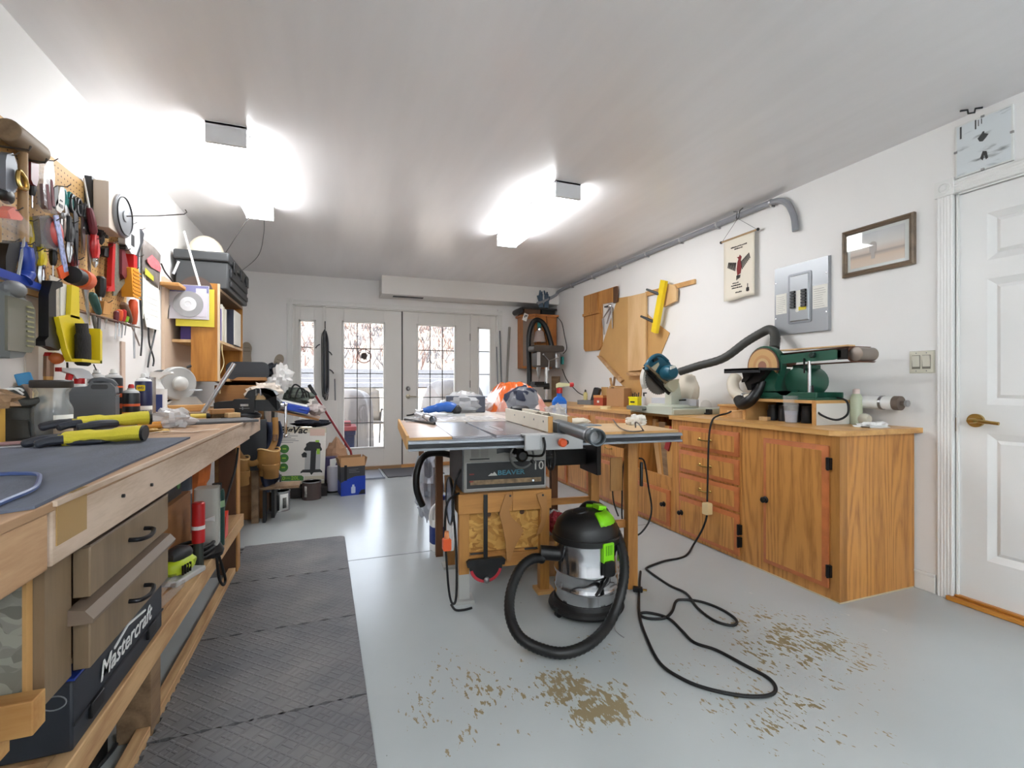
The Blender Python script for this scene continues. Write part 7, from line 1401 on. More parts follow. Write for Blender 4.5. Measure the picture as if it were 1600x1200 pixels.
t, c = plate('hacksaw_frame', 'grey and black cast saw handle hanging right of the dial', 'saw', [(190, 350), (198, 348), (213, 355), (214, 380), (208, 398), (200, 396), (190, 380)], mLGrey, .07, .03, .003)
O('dark_slot', MB().box(-.02, .02, -.0165, -.014, -.04, .02), mDark, t); O('black_edge', MB().box(-.09, -.07, -.014, .014, -.08, .1), mBlack, t)
t, c = plate('strap_tool', 'dark steel strap with a curled end right of grey saw handle', 'strap', [(213, 362), (219, 358), (223, 365), (221, 378), (215, 395), (213, 430), (210, 430), (211, 395)], M('dark blued steel', (80, 84, 92), .35, .6), .06, .016)
# second row
t, c = plate('orange_blade_box', 'bright orange blade box in a clear pouch at the left', 'box', [(3, 328), (14, 322), (28, 340), (25, 344), (8, 341)], M('bright orange', (232, 84, 44), .4), .07, .03); O('clear_pouch', MB().prism([(-.05, .03), (.08, -.01), (.09, -.05), (-.06, -.045)], -.02, .02), mClear, t)
O('sandpaper_pack', MB().box(-.05, .06, -.008, .008, -.06, .06), mClear, label='clear plastic pack hanging under the orange blade box', cat='packet', loc=pt(22, 372, .05), rz=90)
pliers('long yellow handled pliers under the mallet handle', 42, 336, 440, mYelDark, mDark, hl=.48, spread=.02)
pliers('second yellow handled pliers, a little right and lower', 64, 384, 452, mYellow, mSteel, hl=.46, spread=.015)
t, c = plate('tape_blister', 'blister pack with red tape measure and blue white printed strip', 'packet', [(56, 338), (72, 336), (82, 345), (95, 352), (93, 375), (84, 392), (60, 385)], M('smoky film', (120, 124, 128), .15, alpha=.6), .055, .02)
O('red_measure', MB().ball((.03, .0, .0), (.06, .02, .06), 14), M('salmon red', (190, 70, 66), .4), t); O('printed_strip', MB().at((.035, -.018, -.03), (0, -20, 0)).box(-.017, .017, -.002, .002, -.12, .10), M('blue white print', (150, 160, 200), .5, var=.5, vs=60), t); O('orange_tail', MB().at((.06, -.016, -.15), (0, -30, 0)).box(-.035, .035, -.003, .003, -.02, .03), mOrange, t)
driver('wooden and steel long file handle beside the dark scissors', 97, 335, 410, M('brown grey steel', (120, 106, 98), .4, .5), .5, .013, .04)
t, c = plate('grout_float', 'black rubber float with grey edge at the left', 'float', [(5, 380), (22, 377), (24, 382), (14, 430), (0, 428), (0, 400)], mBlack, .05, .03, .003); O('grey_edge', MB().at((.04, -.018, 0), (0, 14, 0)).box(-.004, .004, -.003, .003, -.09, .085), mLGrey, t)
sq = wt_('blue_squeegee', 'blue rubber squeegee with a wide blade and gripped handle', 'squeegee', 36, 388, .06)
Lq = ln(36, 382, 434, .06); O('handle', MB().tube(sm([(-.005, 0, .02), (0, -.004, 0), (.004, -.008, -Lq*.4), (.012, -.004, -Lq*.7), (-.005, 0, -Lq*.95)], 5), [.012]*5+[.024]*5+[.022]*5+[.026]*5+[.03], 12), mBlue, sq)
O('blade', MB().prism([(-.22, -Lq*.92), (-.2, -Lq*.86), (.0, -Lq*.88), (.15, -Lq*.98), (.16, -Lq*1.12), (.0, -Lq*1.12), (-.22, -Lq*1.10)], -.012, .012), mBlue, sq, bev=.004); hook(sq, .015)
pliers('black slim pliers right of the blue squeegee', 50, 383, 445, mDark, mDark, hl=.4, spread=.012)
driver('black handled screwdriver pointing down under printed strip', 83, 390, 440, mBlack, .5, .013, .05)
pliers('red handled pliers in the middle of the pegboard', 148, 366, 418, mRed, mChrome, hl=.72, spread=.02, off=.06)
t, c = plate('black_clamp', 'black spring clamp head right of the red pliers', 'clamp', [(158, 388), (169, 385), (170, 397), (164, 402), (157, 399)], mBlackM, .04, .03, .006)
t, c = plate('red_bracket', 'red flat metal bracket with a hooked foot', 'bracket', [(173, 378), (177, 380), (175, 440), (176, 455), (164, 455), (165, 450), (170, 447), (171, 420)], mRed, .06, .02)
t, c = plate('steel_square', 'grey steel rule square with etched scale beside the red bracket', 'square', [(177, 378), (186, 384), (186, 440), (195, 432), (198, 437), (180, 462), (176, 462)], M('etched steel', (140, 140, 128), .4, .6, var=.15, vs=80), .055, .006)
t, c = plate('dark_wedge', 'dark red and black tapered wedge beyond the steel square', 'wedge', [(187, 390), (191, 388), (199, 425), (192, 436), (187, 428)], mMaroon, .06, .02)
t, c = plate('orange_sanding_block', 'amber yellow ribbed sanding block on the pegboard', 'sanding block', [(196, 417), (208, 419), (212, 458), (211, 464), (199, 464)], M('amber block', (222, 150, 34), .5), .065, .05, .003)
for k in range(8): O('rib', MB().box(-.055, .055, -.0275, -.024, -.075+k*.02, -.068+k*.02), M('amber rib', (196, 126, 24), .5) if k == 0 else bpy.data.materials['amber rib'], t)
O('red_top', MB().box(-.03, .02, -.02, .02, .085, .16), mRed, t)
t, c = plate('glass_cutter_card', 'teal and clear hanging packet right of the amber block', 'packet', [(205, 392), (214, 398), (219, 460), (217, 466), (213, 466)], M('teal clear film', (150, 190, 186), .15, alpha=.8), .05, .012)
orb = wt_('orange_reel', 'orange chalk line reel with a black cap', 'reel', 128, 436, .08)
O('reel', MB().lathe([(.03, -.03), (.042, -.02), (.042, .03), (.036, .04)], 18, ax='x'), M('orange reel', (214, 92, 46), .4), orb); O('black_cap', MB().lathe([(.02, -.09), (.036, -.085), (.036, -.03)], 16, ax='x'), mBlackM, orb); O('dial', MB().lathe([(.026, .04), (.024, .044), (.01, .045)], 14, ax='x'), mTin, orb)
O('metal_tip', MB().tube([(.03, 0, -.04), (.035, 0, -.07), (.07, 0, -.19)], [.014, .009, .003], 8), mTin, orb)
# papers, dustpan, bracket
pp_ = wt_('paper_tags', 'bundle of cream paper sheets hanging over the yellow dustpan', 'paper', 95, 472, .075); O('sheet', MB().box(-.085, -.01, -.004, .0, -.10, .09), M('speckled paper', (206, 196, 180), .8, var=.1, vs=60), pp_); O('sheet', MB().box(-.02, .075, -.008, -.004, -.10, .075), mPaper, pp_)
dpn = wt_('yellow_dustpan', 'yellow dustpan hanging with its black brush inside', 'dustpan', 118, 505, .10); mYD = M('dustpan yellow', (226, 202, 32), .4)
zt, zb = pt(118, 447, .10).z-pt(118, 505, .10).z, pt(118, 566, .10).z-pt(118, 505, .10).z
O('handle', MB().prism([(-.03, zt), (.03, zt), (.035, .02), (-.04, .02)], .0, .016), mYD, dpn, bev=.004); O('pan', MB().prism([(-.155, .005), (-.04, .03), (.05, .03), (.12, -.02), (.12, zb), (-.06, zb), (-.10, -.11)], .0, .008), mYD, dpn, bev=.002)
O('pan_rim', MB().prism([(.10, -.01), (.12, -.02), (.12, zb), (.10, zb)], -.045, .0).prism([(-.06, zb), (.12, zb), (.12, zb+.012), (-.06, zb+.012)], -.045, .0).prism([(-.155, .005), (-.10, -.11), (-.06, zb), (-.07, zb), (-.112, -.11), (-.165, .005)], -.016, .0), mYD, dpn)
O('brush_bristles', MB().tube(sm([(.0, -.02, .0), (.005, -.022, -.05), (.01, -.022, -.12), (.01, -.02, -.175)], 5), [.04]*5+[.05]*5+[.05]*5+[.034], 16, flat=.4), M('black bristles', (26, 25, 24), .9, bump=1.0, bs=260, stretch=(1, 1, .2)), dpn)
t, c = plate('long_black_bar', 'long black angled clamp bar left of the yellow dustpan', 'clamp', [(74, 438), (90, 440), (91, 447), (80, 452), (80, 520), (84, 528), (89, 530), (90, 540), (84, 548), (72, 542), (63, 540), (62, 532), (68, 526), (68, 460)], mBlack, .085, .03, .003)
O('orange_cap', MB().ball((0, 0, 0), (.03, .025, .024), 12), M('orange brown cap', (190, 100, 50), .4), label='small orange brown cap under the dustpan edge', cat='cap', loc=pt(86, 560, .06))
# lower right of the pegboard
driver('black ribbed handled chisel with a wide flat blade', 157, 432, 470, mBlack, .85, .022, .06)
t, c = plate('cork_block', 'brown wood block hanging under the black handle', 'wood block', [(157, 470), (170, 472), (167, 492), (155, 490)], mPineZ, .05, .03)
driver('green handled scraper slanting above the wire rack', 143, 458, 494, M('dark teal handle', (40, 86, 80), .45), .9, .017, .07, u1=156)
O('flat_blade', MB().prism([(a, b) for a, b in ((-.012, 0), (.012, 0), (.0, -.17), (-.03, -.175))], -.003, .003), M('grey blade', (104, 104, 106), .4, .6), label='flat grey blade hanging below the wire rack', cat='blade', loc=pt(155, 497, .08), rz=90)
rk_ = T('wire_rack', 'rusty wire tool rack along the bottom of the pegboard', 'rack', pt(170, 500, .06), 90)
pr0, pr1 = pt(132, 487, .06)-pt(170, 500, .06), pt(211, 509, .06)-pt(170, 500, .06)
mRust = M('rusty wire', (128, 104, 90), .5, .5)
O('rail', MB().tube([(pr0.y, -.02, .0), (pr1.y, -.02, .0)], .004, 6).tube([(pr0.y, .015, .004), (pr1.y, .015, .004)], .004, 6), mRust, rk_)
for k in range(10): O('rung', MB().tube([(pr0.y+(pr1.y-pr0.y)*k/9, -.02, 0), (pr0.y+(pr1.y-pr0.y)*k/9, .02, .004)], .003, 5), mRust, rk_)
for (u, v0, v1, mt, r, lb_, u1) in ((182, 486, 530, mMaroon, .012, 'dark maroon screwdriver in the wire rack', 180), (187, 484, 526, mOrange, .015, 'orange handled screwdriver in the wire rack', 186), (193, 484, 528, mRed, .014, 'red handled screwdriver in the wire rack', 190), (199, 488, 524, mGreen, .011, 'green handled screwdriver in the wire rack', 195), (192, 474, 540, M('brown wood handle', (108, 80, 60), .5), .019, 'brown handled awl slanting through the wire rack', 218), (208, 468, 560, M('orange red handle', (206, 84, 44), .4), .021, 'long orange handled screwdriver at the right of the rack', 210), (146, 492, 545, M('grey file steel', (120, 118, 116), .4, .6), .008, 'thin grey file standing in the left of the rack', 154), (166, 498, 514, M('pale steel', (168, 166, 164), .3, .7), .006, 'short thin punch in the wire rack', 164)):
    driver(lb_, u, v0, v1, mt, .42, r, .075, u1=u1)
# grey bit case at the left edge, below the pegboard
t, c = plate('grey_bit_case', 'grey octagonal bit case with a clear window at the left edge', 'case', [(0, 440), (10, 442), (16, 460), (27, 468), (33, 488), (33, 540), (22, 558), (0, 560)], M('grey case plastic', (112, 116, 116), .45), .07, .05, .006, hk=False)
O('clear_window', MB().prism([(-.08, .06), (.05, .06), (.075, .03), (.075, -.09), (.05, -.12), (-.08, -.12)], -.03, -.022), M('tinted window', (120, 120, 104), .1, alpha=.8), t)
for k in range(9): O('bit', MB().box(.02, .06, -.033, -.03, -.10+k*.017, -.094+k*.017), M('olive bit', (150, 146, 104), .5) if k == 0 else bpy.data.materials['olive bit'], t)
O('handle_knob', MB().ball((-.02, -.015, .09), (.05, .03, .03), 12), mGrey, t)
# studs' tape lines, papers and cords beyond the pegboard
ps = T('vehicle_poster', 'small poster with a pink red vehicle picture beside pegboard', 'poster', pt(236, 412, .012), 90)
O('sheet', MB().grid(lambda u, v: (-.155+.31*u, -.012*math.sin(u*3.1)-.006*v, -.12+.235*v-.02*u), 8, 6), M('poster grey', (120, 112, 108), .5, var=.25, vs=14), ps, solid=.001)
O('picture_patch', MB().prism([(-.13, .0), (-.05, .045), (.07, .03), (.12, .0), (.1, -.03), (-.06, -.035), (-.12, -.02)], -.021, -.018), M('pink red vehicle', (206, 110, 116), .5, var=.25, vs=40), ps); O('yellow_band', MB().prism([(-.155, -.06), (-.02, -.085), (-.02, -.115), (-.155, -.10)], -.020, -.016), M('yellow green band', (190, 186, 60), .5), ps)
cl_ = T('wall_calendar', 'white paper calendar sheets hanging under the poster', 'calendar', pt(235, 470, .012), 90)
O('sheet', MB().box(-.14, .13, -.006, -.002, -.13, .14), mPaper, cl_); O('bottom_leaf', MB().at((0, -.012, -.12), (-8, 0, 0)).box(-.14, .10, -.003, .0, -.06, .02), M('pale leaf', (220, 218, 212), .8), cl_)
gl2 = MB()
for k in range(6): gl2.box(-.12, .11, -.0068, -.0058, -.09+k*.035, -.0885+k*.035)
O('ruled_lines', gl2, mLGrey, cl_); O('date_mark', MB().box(-.115, -.108, -.017, -.0145, -.15, -.125), mDark, cl_)
for i, pts in enumerate((((218, 430), (219, 470), (222, 520), (220, 556)), ((232, 505), (233, 535), (240, 560), (239, 572)), ((246, 500), (240, 530), (234, 555), (231, 574)), ((252, 412), (258, 425), (268, 438), (274, 450)), ((262, 498), (264, 480), (270, 470), (282, 472)))):
    O('wall_cord', MB().tube(sm([pt(u, v, .02) for u, v in pts], 6), .005, 6), mDark, label=('dark cord along the left edge of the calendar', 'middle thin cord hanging below the calendar', 'right cord crossing below the calendar', 'dark cord from the poster to the black tool box', 'cord looping over the shelf cabinet ledge')[i], cat='cord')
O('wood_strip', MB().box(0, .008, -.025, .025, 0, .42), M('pinkish tan strip', (206, 184, 168), .7), label='vertical tan wood strip on the wall below the wire rack', cat='strip', loc=(XL+.001, pt(190, 560, 0).y, BT+.004))
O('wall_strip', MB().box(0, .006, -.04, .04, 0, .52), M('pale tan strip', (214, 202, 190), .7), label='pale vertical strip on the wall behind the dustpan', cat='strip', loc=(XL+.001, pt(47, 560, 0).y, BT+.004))
O('thin_rod', MB().cyl(pt(105, 566, .04), pt(106, 600, .04), .004, n=6), mDark, label='thin dark rod hanging below the yellow dustpan', cat='rod')
# wires on the ceiling to the far left corner
O('ceiling_wire', MB().tube(sm([(-.58, 3.95, 2.33), (-.70, 4.2, 2.26), (-.86, 4.6, 2.2), (-1.0, 5.0, 2.25), (-1.08, 5.3, 2.3)], 8), .003, 5), mGrey, label='thin wire drooping from the left ceiling light to the wall', cat='wire')
O('ceiling_wire', MB().tube(sm([(-.50, 4.03, 2.40), (-.58, 4.7, 2.43), (-.75, 5.6, 2.43), (-1.05, 6.3, 2.38)], 8), .003, 5), mGrey, label='second thin wire running along ceiling into the far left corner', cat='wire')
# ================================================================ far left corner: the heap before the french doors
for i, (u, v, lb_) in enumerate(((386, 552, 'left taupe slipper sole hanging on the back wall'), (433, 570, 'right tilted taupe slipper sole hanging on the back wall'))):
    s_ = T('slipper', lb_, 'slipper', PY(u, v, YB-.02), 0); O('sole', MB().at((0, 0, 0), (0, 8 if i else 0, 0) if not i else (0, 22, 0)).prism([(p.x, p.y) for p in sm([(-.045, -.12, 0), (-.04, -.02, 0), (-.052, .07, 0), (-.03, .125, 0), (.02, .125, 0), (.05, .07, 0), (.042, -.02, 0), (.045, -.12, 0), (0, -.14, 0)], 4, True)], -.012, .0), M('taupe sole', (168, 156, 140), .8), s_, bev=.004)
    O('sole_line', MB().at((0, 0, 0), (0, 22 if i else 0, 0)).box(-.035, .035, -.0135, -.012, .02, .026).box(-.03, .03, -.0135, -.012, .06, .064), M('dark sole line', (104, 94, 82), .8) if not i else bpy.data.materials['dark sole line'], s_)
# wooden chest with black bag, film, tray
wc_ = T('wooden_chest', 'brown wooden chest beyond the bench carrying the black bag', 'chest', (-.69, 4.62, 0)); mChest = wood('brown chest', (150, 104, 56), (120, 80, 40), 'x', 9, 3, .5)
O('chest_body', MB().box(-.20, .15, -.25, .25, 0, 1.09), mChest, wc_, bev=.004); O('chest_lid', MB().at((0, .02, 1.115), (-6, 0, 0)).box(-.22, .17, -.27, .26, -.015, .012), mChest, wc_, bev=.003)
lbg = T('black_bag', 'black leather bag lying on the wooden chest', 'bag', (-.63, 4.5, 1.135), 4); O('bag_body', MB().prism(rrect(-.19, .12, .0, .145, .05), -.12, .10), M('black leather', (34, 36, 42), .4, bump=.2, bs=50), lbg, bev=.02); O('bag_seam', MB().box(-.18, .11, -.124, -.12, .05, .056), mDark, lbg); O('bag_flap', MB().ball((.15, 0, .08), (.06, .09, .06), 16, .4, 3), bpy.data.materials['black leather'], lbg, ang=15)
crumple('white_film_bag', Vector((-.44, 4.52, 1.13)), (.10, .12, .12), 'crumpled white plastic bag right of the black leather bag', 'bag', M('white crinkled film', (226, 224, 222), .25, alpha=.85, bump=.7, bs=22), 52, 26, .5, 2.3)
crumple('paper_wrap', Vector((-.52, 4.28, 1.05)), (.12, .05, .06), 'crumpled off white paper below the black leather bag', 'paper', M('off white paper', (216, 204, 192), .7, bump=.3, bs=30), 55, 24, .45)
O('beige_roll', MB().cyl((-.84, 4.74, 1.20), (-.46, 4.74, 1.21), .05, n=14), M('beige fabric', (188, 168, 146), .8), label='beige fabric roll lying behind the black leather bag', cat='roll')
# sloping board with blue tray and tools
slp = T('sloping_board', 'brown board sloping down towards the french doors', 'board', (-.37, 4.45, .87), tilt=(0, 14, 0)); O('board', MB().box(-.14, .26, -.16, .2, -.015, 0), mChest, slp); O('support', MB().at((-.10, 0, -.014), (0, -14, 0)).box(-.012, .012, -.1, .14, -.88, 0), mDark, slp)
btr = T('blue_tray', 'blue and white plastic case lying on the sloping board', 'case', (-.35, 4.42, .883), tilt=(0, 14, 0)); O('case', MB().box(-.15, .15, -.13, .13, 0, .055), mBlue, btr, bev=.008); O('white_top', MB().box(-.13, .13, -.10, .12, .055, .066), mWhite, btr, bev=.004); O('blue_handle', MB().tube(sm([(.06, -.12, .03), (.13, -.13, .035), (.15, -.08, .035), (.12, -.02, .05)], 4), .009, 8), mBlue, btr)
crumple('cable_heap', Vector((-.36, 4.62, .99)), (.16, .10, .07), 'heap of grey green cables and straps on the blue case', 'cables', M('grey green webbing', (92, 100, 92), .8, bump=.8, bs=30), 61, 26, .6, 3)
for i in range(3): O('black_cable', MB().tube(sm([(-.36+.05*i, 4.45, .985), (-.32+.04*i, 4.42, 1.09-.03*i), (-.27+.03*i, 4.44, 1.07-.02*i), (-.24+.02*i, 4.46, .985)], 5), .007, 6), mBlackM, label=('left black cable loop over the cable heap', 'middle black cable loop over the cable heap', 'right black cable loop over the cable heap')[i], cat='cord')
crumple('silver_tool', Vector((-.14, 4.42, .88)), (.07, .05, .045), 'grey and red power tool nose on the end of sloping board', 'power tool', M('silver red tool', (170, 158, 154), .4), 66, 18, .4)
# garments and tool belt hanging under it
mDen = M('dark denim', (44, 54, 78), .85, bump=.4, bs=30)
O('denim_cloth', MB().grid(lambda u, v: (-.10+.14*u+.02*math.sin(v*7), .05*math.sin(u*9+v*2)+.03*math.sin(v*5), -.55*v*(1-.35*abs(u-.4))), 18, 14), mDen, label='dark blue denim cloth hanging behind the tool belt', cat='cloth', loc=(-.45, 4.22, .80), solid=.01)
O('black_sheet', MB().box(-.12, .10, -.01, .01, -.2, .2), M('charcoal panel', (58, 60, 64), .6), label='charcoal panel standing behind the leather tool pouches', cat='panel', loc=(-.60, 4.22, .62), bev=.004)
mTan = M('tan leather', (146, 104, 50), .6, var=.12, vs=8, bump=.25, bs=50)
tbl = T('tool_belt', 'tan leather tool belt with two open pouches under the bench end', 'tool belt', (-.56, 4.12, .56))
O('belt_strap', MB().tube(sm([(-.14, 0, .25), (-.13, -.02, .05), (-.04, -.05, -.06), (.06, -.05, -.02), (.13, -.02, .1), (.13, 0, .28)], 6), .022, 8, flat=.35), mTan, tbl)
for (x, z, sc) in ((-.11, -.12, .78), (.09, -.08, .88)):
    pbt = O('pouch', MB().at((x, -.03, z), (0, 0, 0)).tube(sm([(0, 0, .13*sc), (0, -.005, .06*sc), (0, 0, -.03*sc), (0, 0, -.10*sc)], 5), [.085*sc]*5+[.088*sc]*5+[.075*sc]*5+[.035*sc], 16, flat=.65, cap=False), mTan, tbl, solid=.008)
    O('pocket', MB().at((x+.02, -.075, z-.04)).tube(sm([(0, -.01, .05), (0, -.008, .0), (0, .01, -.06)], 5), [.058]*5+[.05]*5+[.02], 14, flat=.5, cap=False), mTan, tbl, solid=.006)
    O('pouch_rim', MB().at((x, -.03, z+.13*sc)).tube([(.087*sc*math.cos(a/18*6.2832), .056*sc*math.sin(a/18*6.2832), .012*math.sin(a/9*6.2832)) for a in range(18)], .007, 6, closed=True), M('pale hide edge', (206, 172, 116), .6) if x < 0 else bpy.data.materials['pale hide edge'], tbl)
O('buckle', MB().box(.115, .15, -.035, -.028, .10, .15), mChrome, tbl)
# boxes and tins on the floor
bvp = PZ(436, 775, .08); bv = T('vacuum_carton', 'white vacuum carton with a black vacuum picture leaning back', 'carton', (-.315, 5.12, .115), tilt=(-9, 3, 6))
mCW = M('white carton print', (226, 222, 216), .5); mCB = M('carton black ink', (26, 26, 28), .5); mCG = M('carton green ink', (60, 122, 46), .5); mCL = M('carton lime ink', (150, 196, 60), .5)
O('carton_body', MB().box(-.225, .225, 0, .30, 0, .56), [mCW], bv, bev=.003)
O('carton_side', MB().box(.225, .2265, .005, .295, .005, .555), M('dark carton side', (48, 48, 50), .5), bv)
O('top_band', MB().box(-.224, .2245, -.0015, 0, .505, .559), M('beige band', (206, 198, 176), .5), bv); O('carton_top', MB().box(-.224, .224, .004, .296, .56, .562), mCB, bv)
O('red_note', MB().box(.07, .21, -.002, 0, .475, .545), M('pink sticker', (216, 186, 172), .5), bv)
txt('lettering', 'BigVac', .092, mCB, bv, (-.085, -.002, .527), shear=.22, off=.035, sx=1.02)
tl = MB()
for k, l in enumerate((.16, .10, .14, .17, .12)): tl.box(-.20, -.20+l, -.0015, 0, .47-.016*k, .475-.016*k)
O('small_print', tl, mGrey, bv)
for k, z in enumerate((.345, .255, .165)):
    O('round_icon', MB().at((-.155, 0, z), (90, 0, 0)).lathe([(.042, 0), (.042, .002)], 24), mCG, bv); O('icon_mark', MB().box(-.172, -.138, -.0028, -.002, z-.006, z+.008), mCL, bv)
pv_ = MB().prism([(.02, .34), (.04, .37), (.04, .395), (.07, .415), (.15, .415), (.175, .395), (.175, .37), (.19, .34), (.185, .325), (.03, .325)], -.002, 0).prism([(.085, .33), (.135, .33), (.135, .14), (.085, .14)], -.0025, 0).prism([(.0, .12), (.02, .14), (.18, .14), (.2, .12), (.2, .105), (.18, .112), (.12, .11), (.1, .085), (.085, .11), (.02, .112), (.0, .105)], -.002, 0).prism([(.0, .29), (.025, .315), (.05, .30), (.05, .26), (.01, .26)], -.0025, 0)
O('vacuum_picture', pv_, mCB, bv); O('picture_drum', MB().box(.035, .178, -.0015, 0, .14, .326), M('printed silver', (176, 176, 176), .4), bv); O('picture_latch', MB().box(.14, .17, -.003, 0, .29, .345).box(.125, .16, -.003, 0, .41, .43), mCL, bv)
O('bottom_band', MB().prism([(-.224, .035), (-.224, .085), (.01, .085), (.03, .07), (.03, .035)], -.0018, 0), mCG, bv); O('bottom_strip', MB().box(.04, .22, -.0016, 0, .04, .075).box(-.224, .22, -.0014, 0, .0, .03), bpy.data.materials['beige band'], bv)
txt('lettering', '5.0', .05, mCL, bv, (-.165, -.0022, .060), off=.02); txt('lettering', '20L', .05, mCL, bv, (-.045, -.0022, .060), off=.02); txt('lettering', 'GAL /', .026, mCL, bv, (-.105, -.0022, .062))
O('crate', MB().box(-.25, .25, -.14, .2, 0, .095), M('dark crate', (38, 32, 32), .6), label='dark low crate under the vacuum carton', cat='crate', loc=(-.315, 5.16, 0), bev=.004)
O('black_cloth', MB().ball((0, 0, 0), (.16, .1, .035), 22, .5, 70, 2.5), M('black navy cloth', (24, 28, 40), .9), label='black cloth lying on top of the vacuum carton', cat='cloth', loc=(-.22, 5.30, .70), ang=15)
wbk = T('white_panel', 'white panel leaning against the french door behind the carton', 'panel', (-.10, 6.2, 0)); O('board', MB().at((0, 0, .45), (-6, 0, 0)).box(-.15, .14, -.008, .008, -.45, .45), M('off white board', (216, 212, 208), .5), wbk, bev=.002)
bbx = T('blue_carton', 'brown topped carton with blue base and bottle picture', 'carton', (.165, 5.06, 0), 8)
O('carton_body', MB().box(-.115, .115, -.09, .14, 0, .285), M('charcoal carton print', (60, 60, 64), .5), bbx, bev=.002); O('blue_print', MB().prism([(-.1165, .0), (.1165, .0), (.1165, .185), (.02, .185), (-.06, .16), (-.1165, .13)], -.0925, .1405), M('royal blue print', (24, 60, 170), .4), bbx)
fm_ = mCard
for (a, b_, r_2) in (((-.115, -.09, .285), (.23, 0), 'f'), ((-.115, .14, .285), (.23, 0), 'b')): 
    yy = a[1]; O('flap', MB().at((0, yy, .285), (-12 if r_2 == 'f' else 18, 0, 0)).box(-.115, .115, -.002, .002, 0, .09), fm_, bbx)
for s in (-1, 1): O('flap', MB().at((s*.115, .02, .285), (0, s*14, 0)).box(-.002, .002, -.11, .12, 0, .085), fm_, bbx)
O('bottle_picture', MB().prism(rrect(-.02, .02, .02, .085, .008), -.0945, -.0925).box(-.01, .01, -.0945, -.0925, .085, .105), M('pale bottle print', (186, 200, 226), .5), bbx); O('text_lines', MB().box(-.04, .05, -.092, -.0905, .255, .259).box(-.04, .03, -.092, -.0905, .24, .244).box(-.04, .06, -.092, -.0905, .225, .229), mGrey, bbx); O('dark_slot', MB().box(-.085, -.06, -.0935, -.09, .15, .30), mBlack, bbx); O('corner_print', MB().prism([(.05, .005), (.112, .005), (.112, .05), (.075, .045)], -.0945, -.0925), mDark, bbx)
wbo = T('white_bottle', 'white upright bottle between the cartons on the floor', 'bottle', (-.01, 5.20, 0)); O('bottle', MB().lathe([(.055, 0), (.06, .02), (.06, .24), (.055, .26), (.05, .262)], 18), M('white lilac bottle', (222, 220, 232), .4), wbo); O('sprayer', MB().prism([(-.03, .262), (.02, .262), (.03, .30), (.05, .34), (-.03, .33)], -.02, .02), mWhite, wbo); O('foot', MB().lathe([(.062, 0), (.062, .016)], 18), mBlack, wbo)
O('purple_box', MB().box(-.08, .08, -.05, .05, 0, .33), M('dark violet box', (70, 60, 100), .5), label='dark violet box behind the white bottle', cat='box', loc=(-.05, 5.42, 0), bev=.003)
crumple('paper_sack', Vector((.02, 5.62, .24)), (.13, .12, .24), 'open brown paper sack behind the blue carton', 'sack', M('kraft paper', (186, 146, 116), .8, bump=.3, bs=20), 81, 20, .25, 2)
bm2 = T('red_broom', 'dark red handled broom leaning by the french doors', 'broom', PY(558, 722, 5.55)); p0 = PY(483, 602, 5.9)-PY(558, 722, 5.55); p2 = PY(548, 705, 5.6)-PY(558, 722, 5.55)
O('handle', MB().tube([Vector((0, 0, -.25)), p2, p0*.9], .013, 8), M('dark red pole', (140, 30, 36), .35), bm2); O('grip', MB().tube([p0*.86, p0], .02, 10), mBlack, bm2)
def tin(label, P, r, h, mats, rz=0, open_=False):
    t = T('paint_tin', label, 'paint tin', P, rz); O('tin_body', MB().lathe([(r, 0), (r, h)], 28), mats[0], t); O('rim', MB().lathe([(r, h-.004), (r*1.03, h), (r*1.03, h+.006), (r*.94, h+.006), (r*.92, h-.006)] if not open_ else [(r, h-.004), (r*1.04, h), (r*1.04, h+.005), (r*.95, h+.005), (r*.93, h-.03)], 28, cap=not open_), mTin, t)
    if not open_: O('lid', MB().lathe([(r*.9, h-.004), (r*.9, h), (.001, h)], 24), mats[1], t)
    else: O('paint_inside', MB().lathe([(r*.92, h-.03), (.001, h-.03)], 24, cap=False), mats[1], t)
    return t
t = tin('small white paint tin with a black label stripe on the floor', PZ(437, 797), .083, .165, [mTin, mGrey]); O('black_band', MB().grid(lambda u, v: (.0838*math.cos(-1.85+u*.35), .0838*math.sin(-1.85+u*.35), .015+.135*v), 6, 1), mBlack, t, solid=.001); O('white_label', MB().grid(lambda u, v: (.0836*math.cos(-1.45+u*.9), .0836*math.sin(-1.45+u*.9), .012+.14*v), 8, 1), mWhite, t, solid=.001)
O('label_marks', MB().grid(lambda u, v: (.0846*math.cos(-1.2+u*.4), .0846*math.sin(-1.2+u*.4), .03+.09*v), 6, 1), M('mixed dark print', (96, 96, 92), .6, var=.6, vs=40), t, solid=.001)
t = tin('taller open tin with silver pieces behind the white paint tin', PZ(421, 785), .10, .24, [M('dark tin label', (46, 48, 54), .4), mDark], open_=True); O('grey_label', MB().grid(lambda u, v: (.1008*math.cos(-1.4+u*.9), .1008*math.sin(-1.4+u*.9), .02+.2*v), 8, 1), mLGrey, t, solid=.001); O('stir_piece', MB().cyl((-.01, 0, .18), (.03, -.02, .27), .022, n=10).cyl((.05, .02, .18), (.07, .02, .265), .015, n=8), mTin, t)
t = tin('brown paint tin with white lettering before the vacuum carton', PZ(487, 779), .085, .165, [M('brown tin label', (84, 72, 70), .45), mDark]); O('white_lettering', MB().grid(lambda u, v: (.0858*math.cos(-2.35+u*.3), .0858*math.sin(-2.35+u*.3), .03+.105*v), 4, 1), M('pale lettering', (200, 196, 190), .5, var=.5, vs=60), t, solid=.001)
O('glass_jar', MB().lathe([(.05, 0), (.055, .01), (.055, .10), (.045, .12)], 18), M('hazy glass', (150, 156, 160), .15, alpha=.6), label='hazy glass jar on the floor beside the bench post', cat='jar', loc=PZ(386, 797))
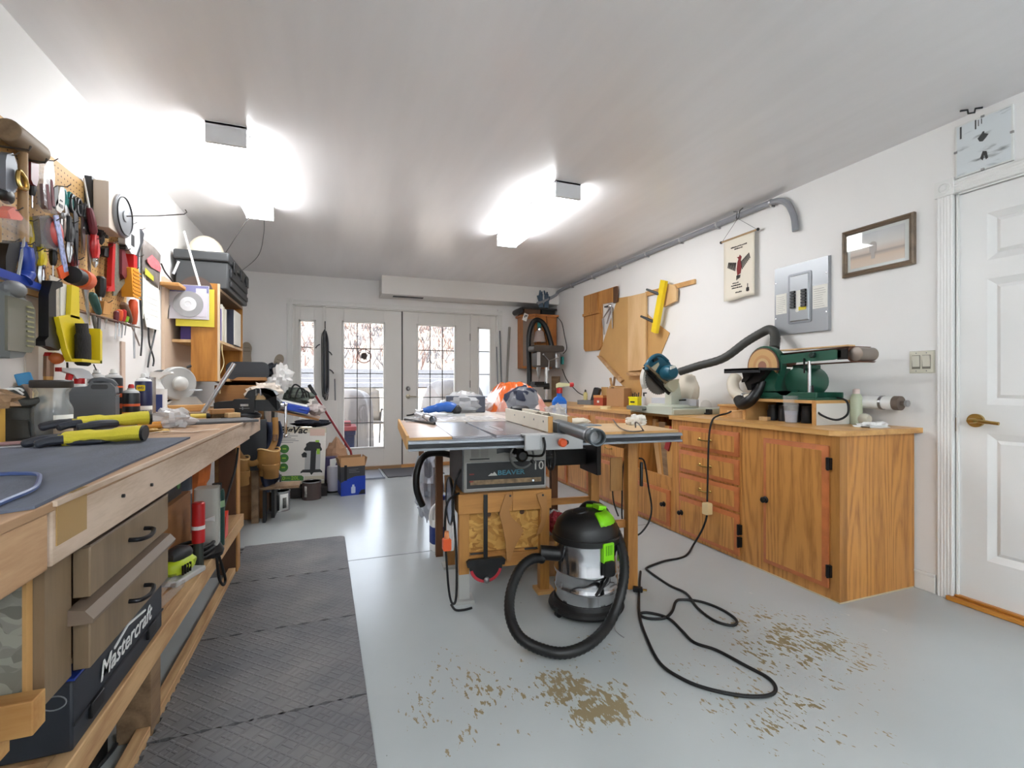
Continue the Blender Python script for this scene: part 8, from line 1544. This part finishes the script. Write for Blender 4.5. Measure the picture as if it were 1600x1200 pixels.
wsx = T('metal_dustpan', 'grey flat metal scoop lying on the floor at bench end', 'scoop', PZ(396, 804), 25); O('pan', MB().prism([(-.12, -.08), (.14, -.04), (.12, .10), (-.12, .10)], 0, .006, 'xy'), M('zinc grey', (150, 154, 158), .4, .6), wsx); O('back_edge', MB().box(-.12, .12, .095, .10, 0, .05), bpy.data.materials['zinc grey'], wsx)
O('low_shelf', MB().box(-.14, .14, -.12, .07, 0, .02), mOld, label='low plank shelf under the tool pouches', cat='shelf', loc=(-.40, 4.24, .28))
O('shelf_leg', MB().box(-.13, -.11, -.02, .06, -.28, 0), mDark, bpy.data.objects['low_shelf'])
O('maroon_box', MB().box(-.05, .05, -.05, .05, 0, .55), M('maroon box', (92, 34, 44), .6), label='dark maroon box left of the vacuum carton', cat='box', loc=(-.62, 5.3, 0))
# cables hung on the left french door stile
hx, hz_0 = -.105, 1.84
hc = T('hanging_cables', 'bunch of black cables hanging on the french door stile', 'cables', (hx, YB-.02, 1.84))
O('hook', MB().tube(sm([(0, .02, .03), (0, -.02, .035), (0, -.03, .0), (0, -.02, -.03), (0, .0, -.05)], 4), .006, 6), mDark, hc)
rr2 = random.Random(9)
for k in range(6):
    x0 = rr2.uniform(-.03, .025); L = rr2.uniform(.85, 1.06); wv = rr2.uniform(.03, .055)
    O('cable', MB().tube(sm([(0, -.02, -.06), (x0-wv*.5, -.03, -.16), (x0-wv*.5, -.03, -L*.5), (x0-wv*.4, -.035, -L*.9), (x0, -.035, -L), (x0+wv*.5, -.03, -L*.92), (x0+wv*.5, -.03, -L*.5), (x0+wv*.4, -.03, -.2), (.01, -.02, -.08)], 5), .0058, 6), (mDark, M('blue grey cable', (82, 92, 106), .6) if k == 1 else mDark, mGrey if k == 2 else mDark)[k % 3], hc)
for (x, z, s) in ((.03, -.33, 1), (.05, -.56, 1), (-.06, -.25, -1)): O('cable_tail', MB().tube(sm([(x, -.03, z), (x+s*.03, -.03, z-.02), (x+s*.05, -.03, z-.05)], 4), .007, 6), mDark, hc)
O('plug', MB().box(-.05, -.02, -.05, -.02, -1.12, -1.02).box(.03, .045, -.045, -.02, -1.18, -1.08), mBlack, hc, bev=.004)
O('thin_stick', MB().cyl(PY(523, 592, YB-.03), PY(524, 637, YB-.03), .007, n=6), mGrey, label='thin grey stick hanging on the french door', cat='stick')
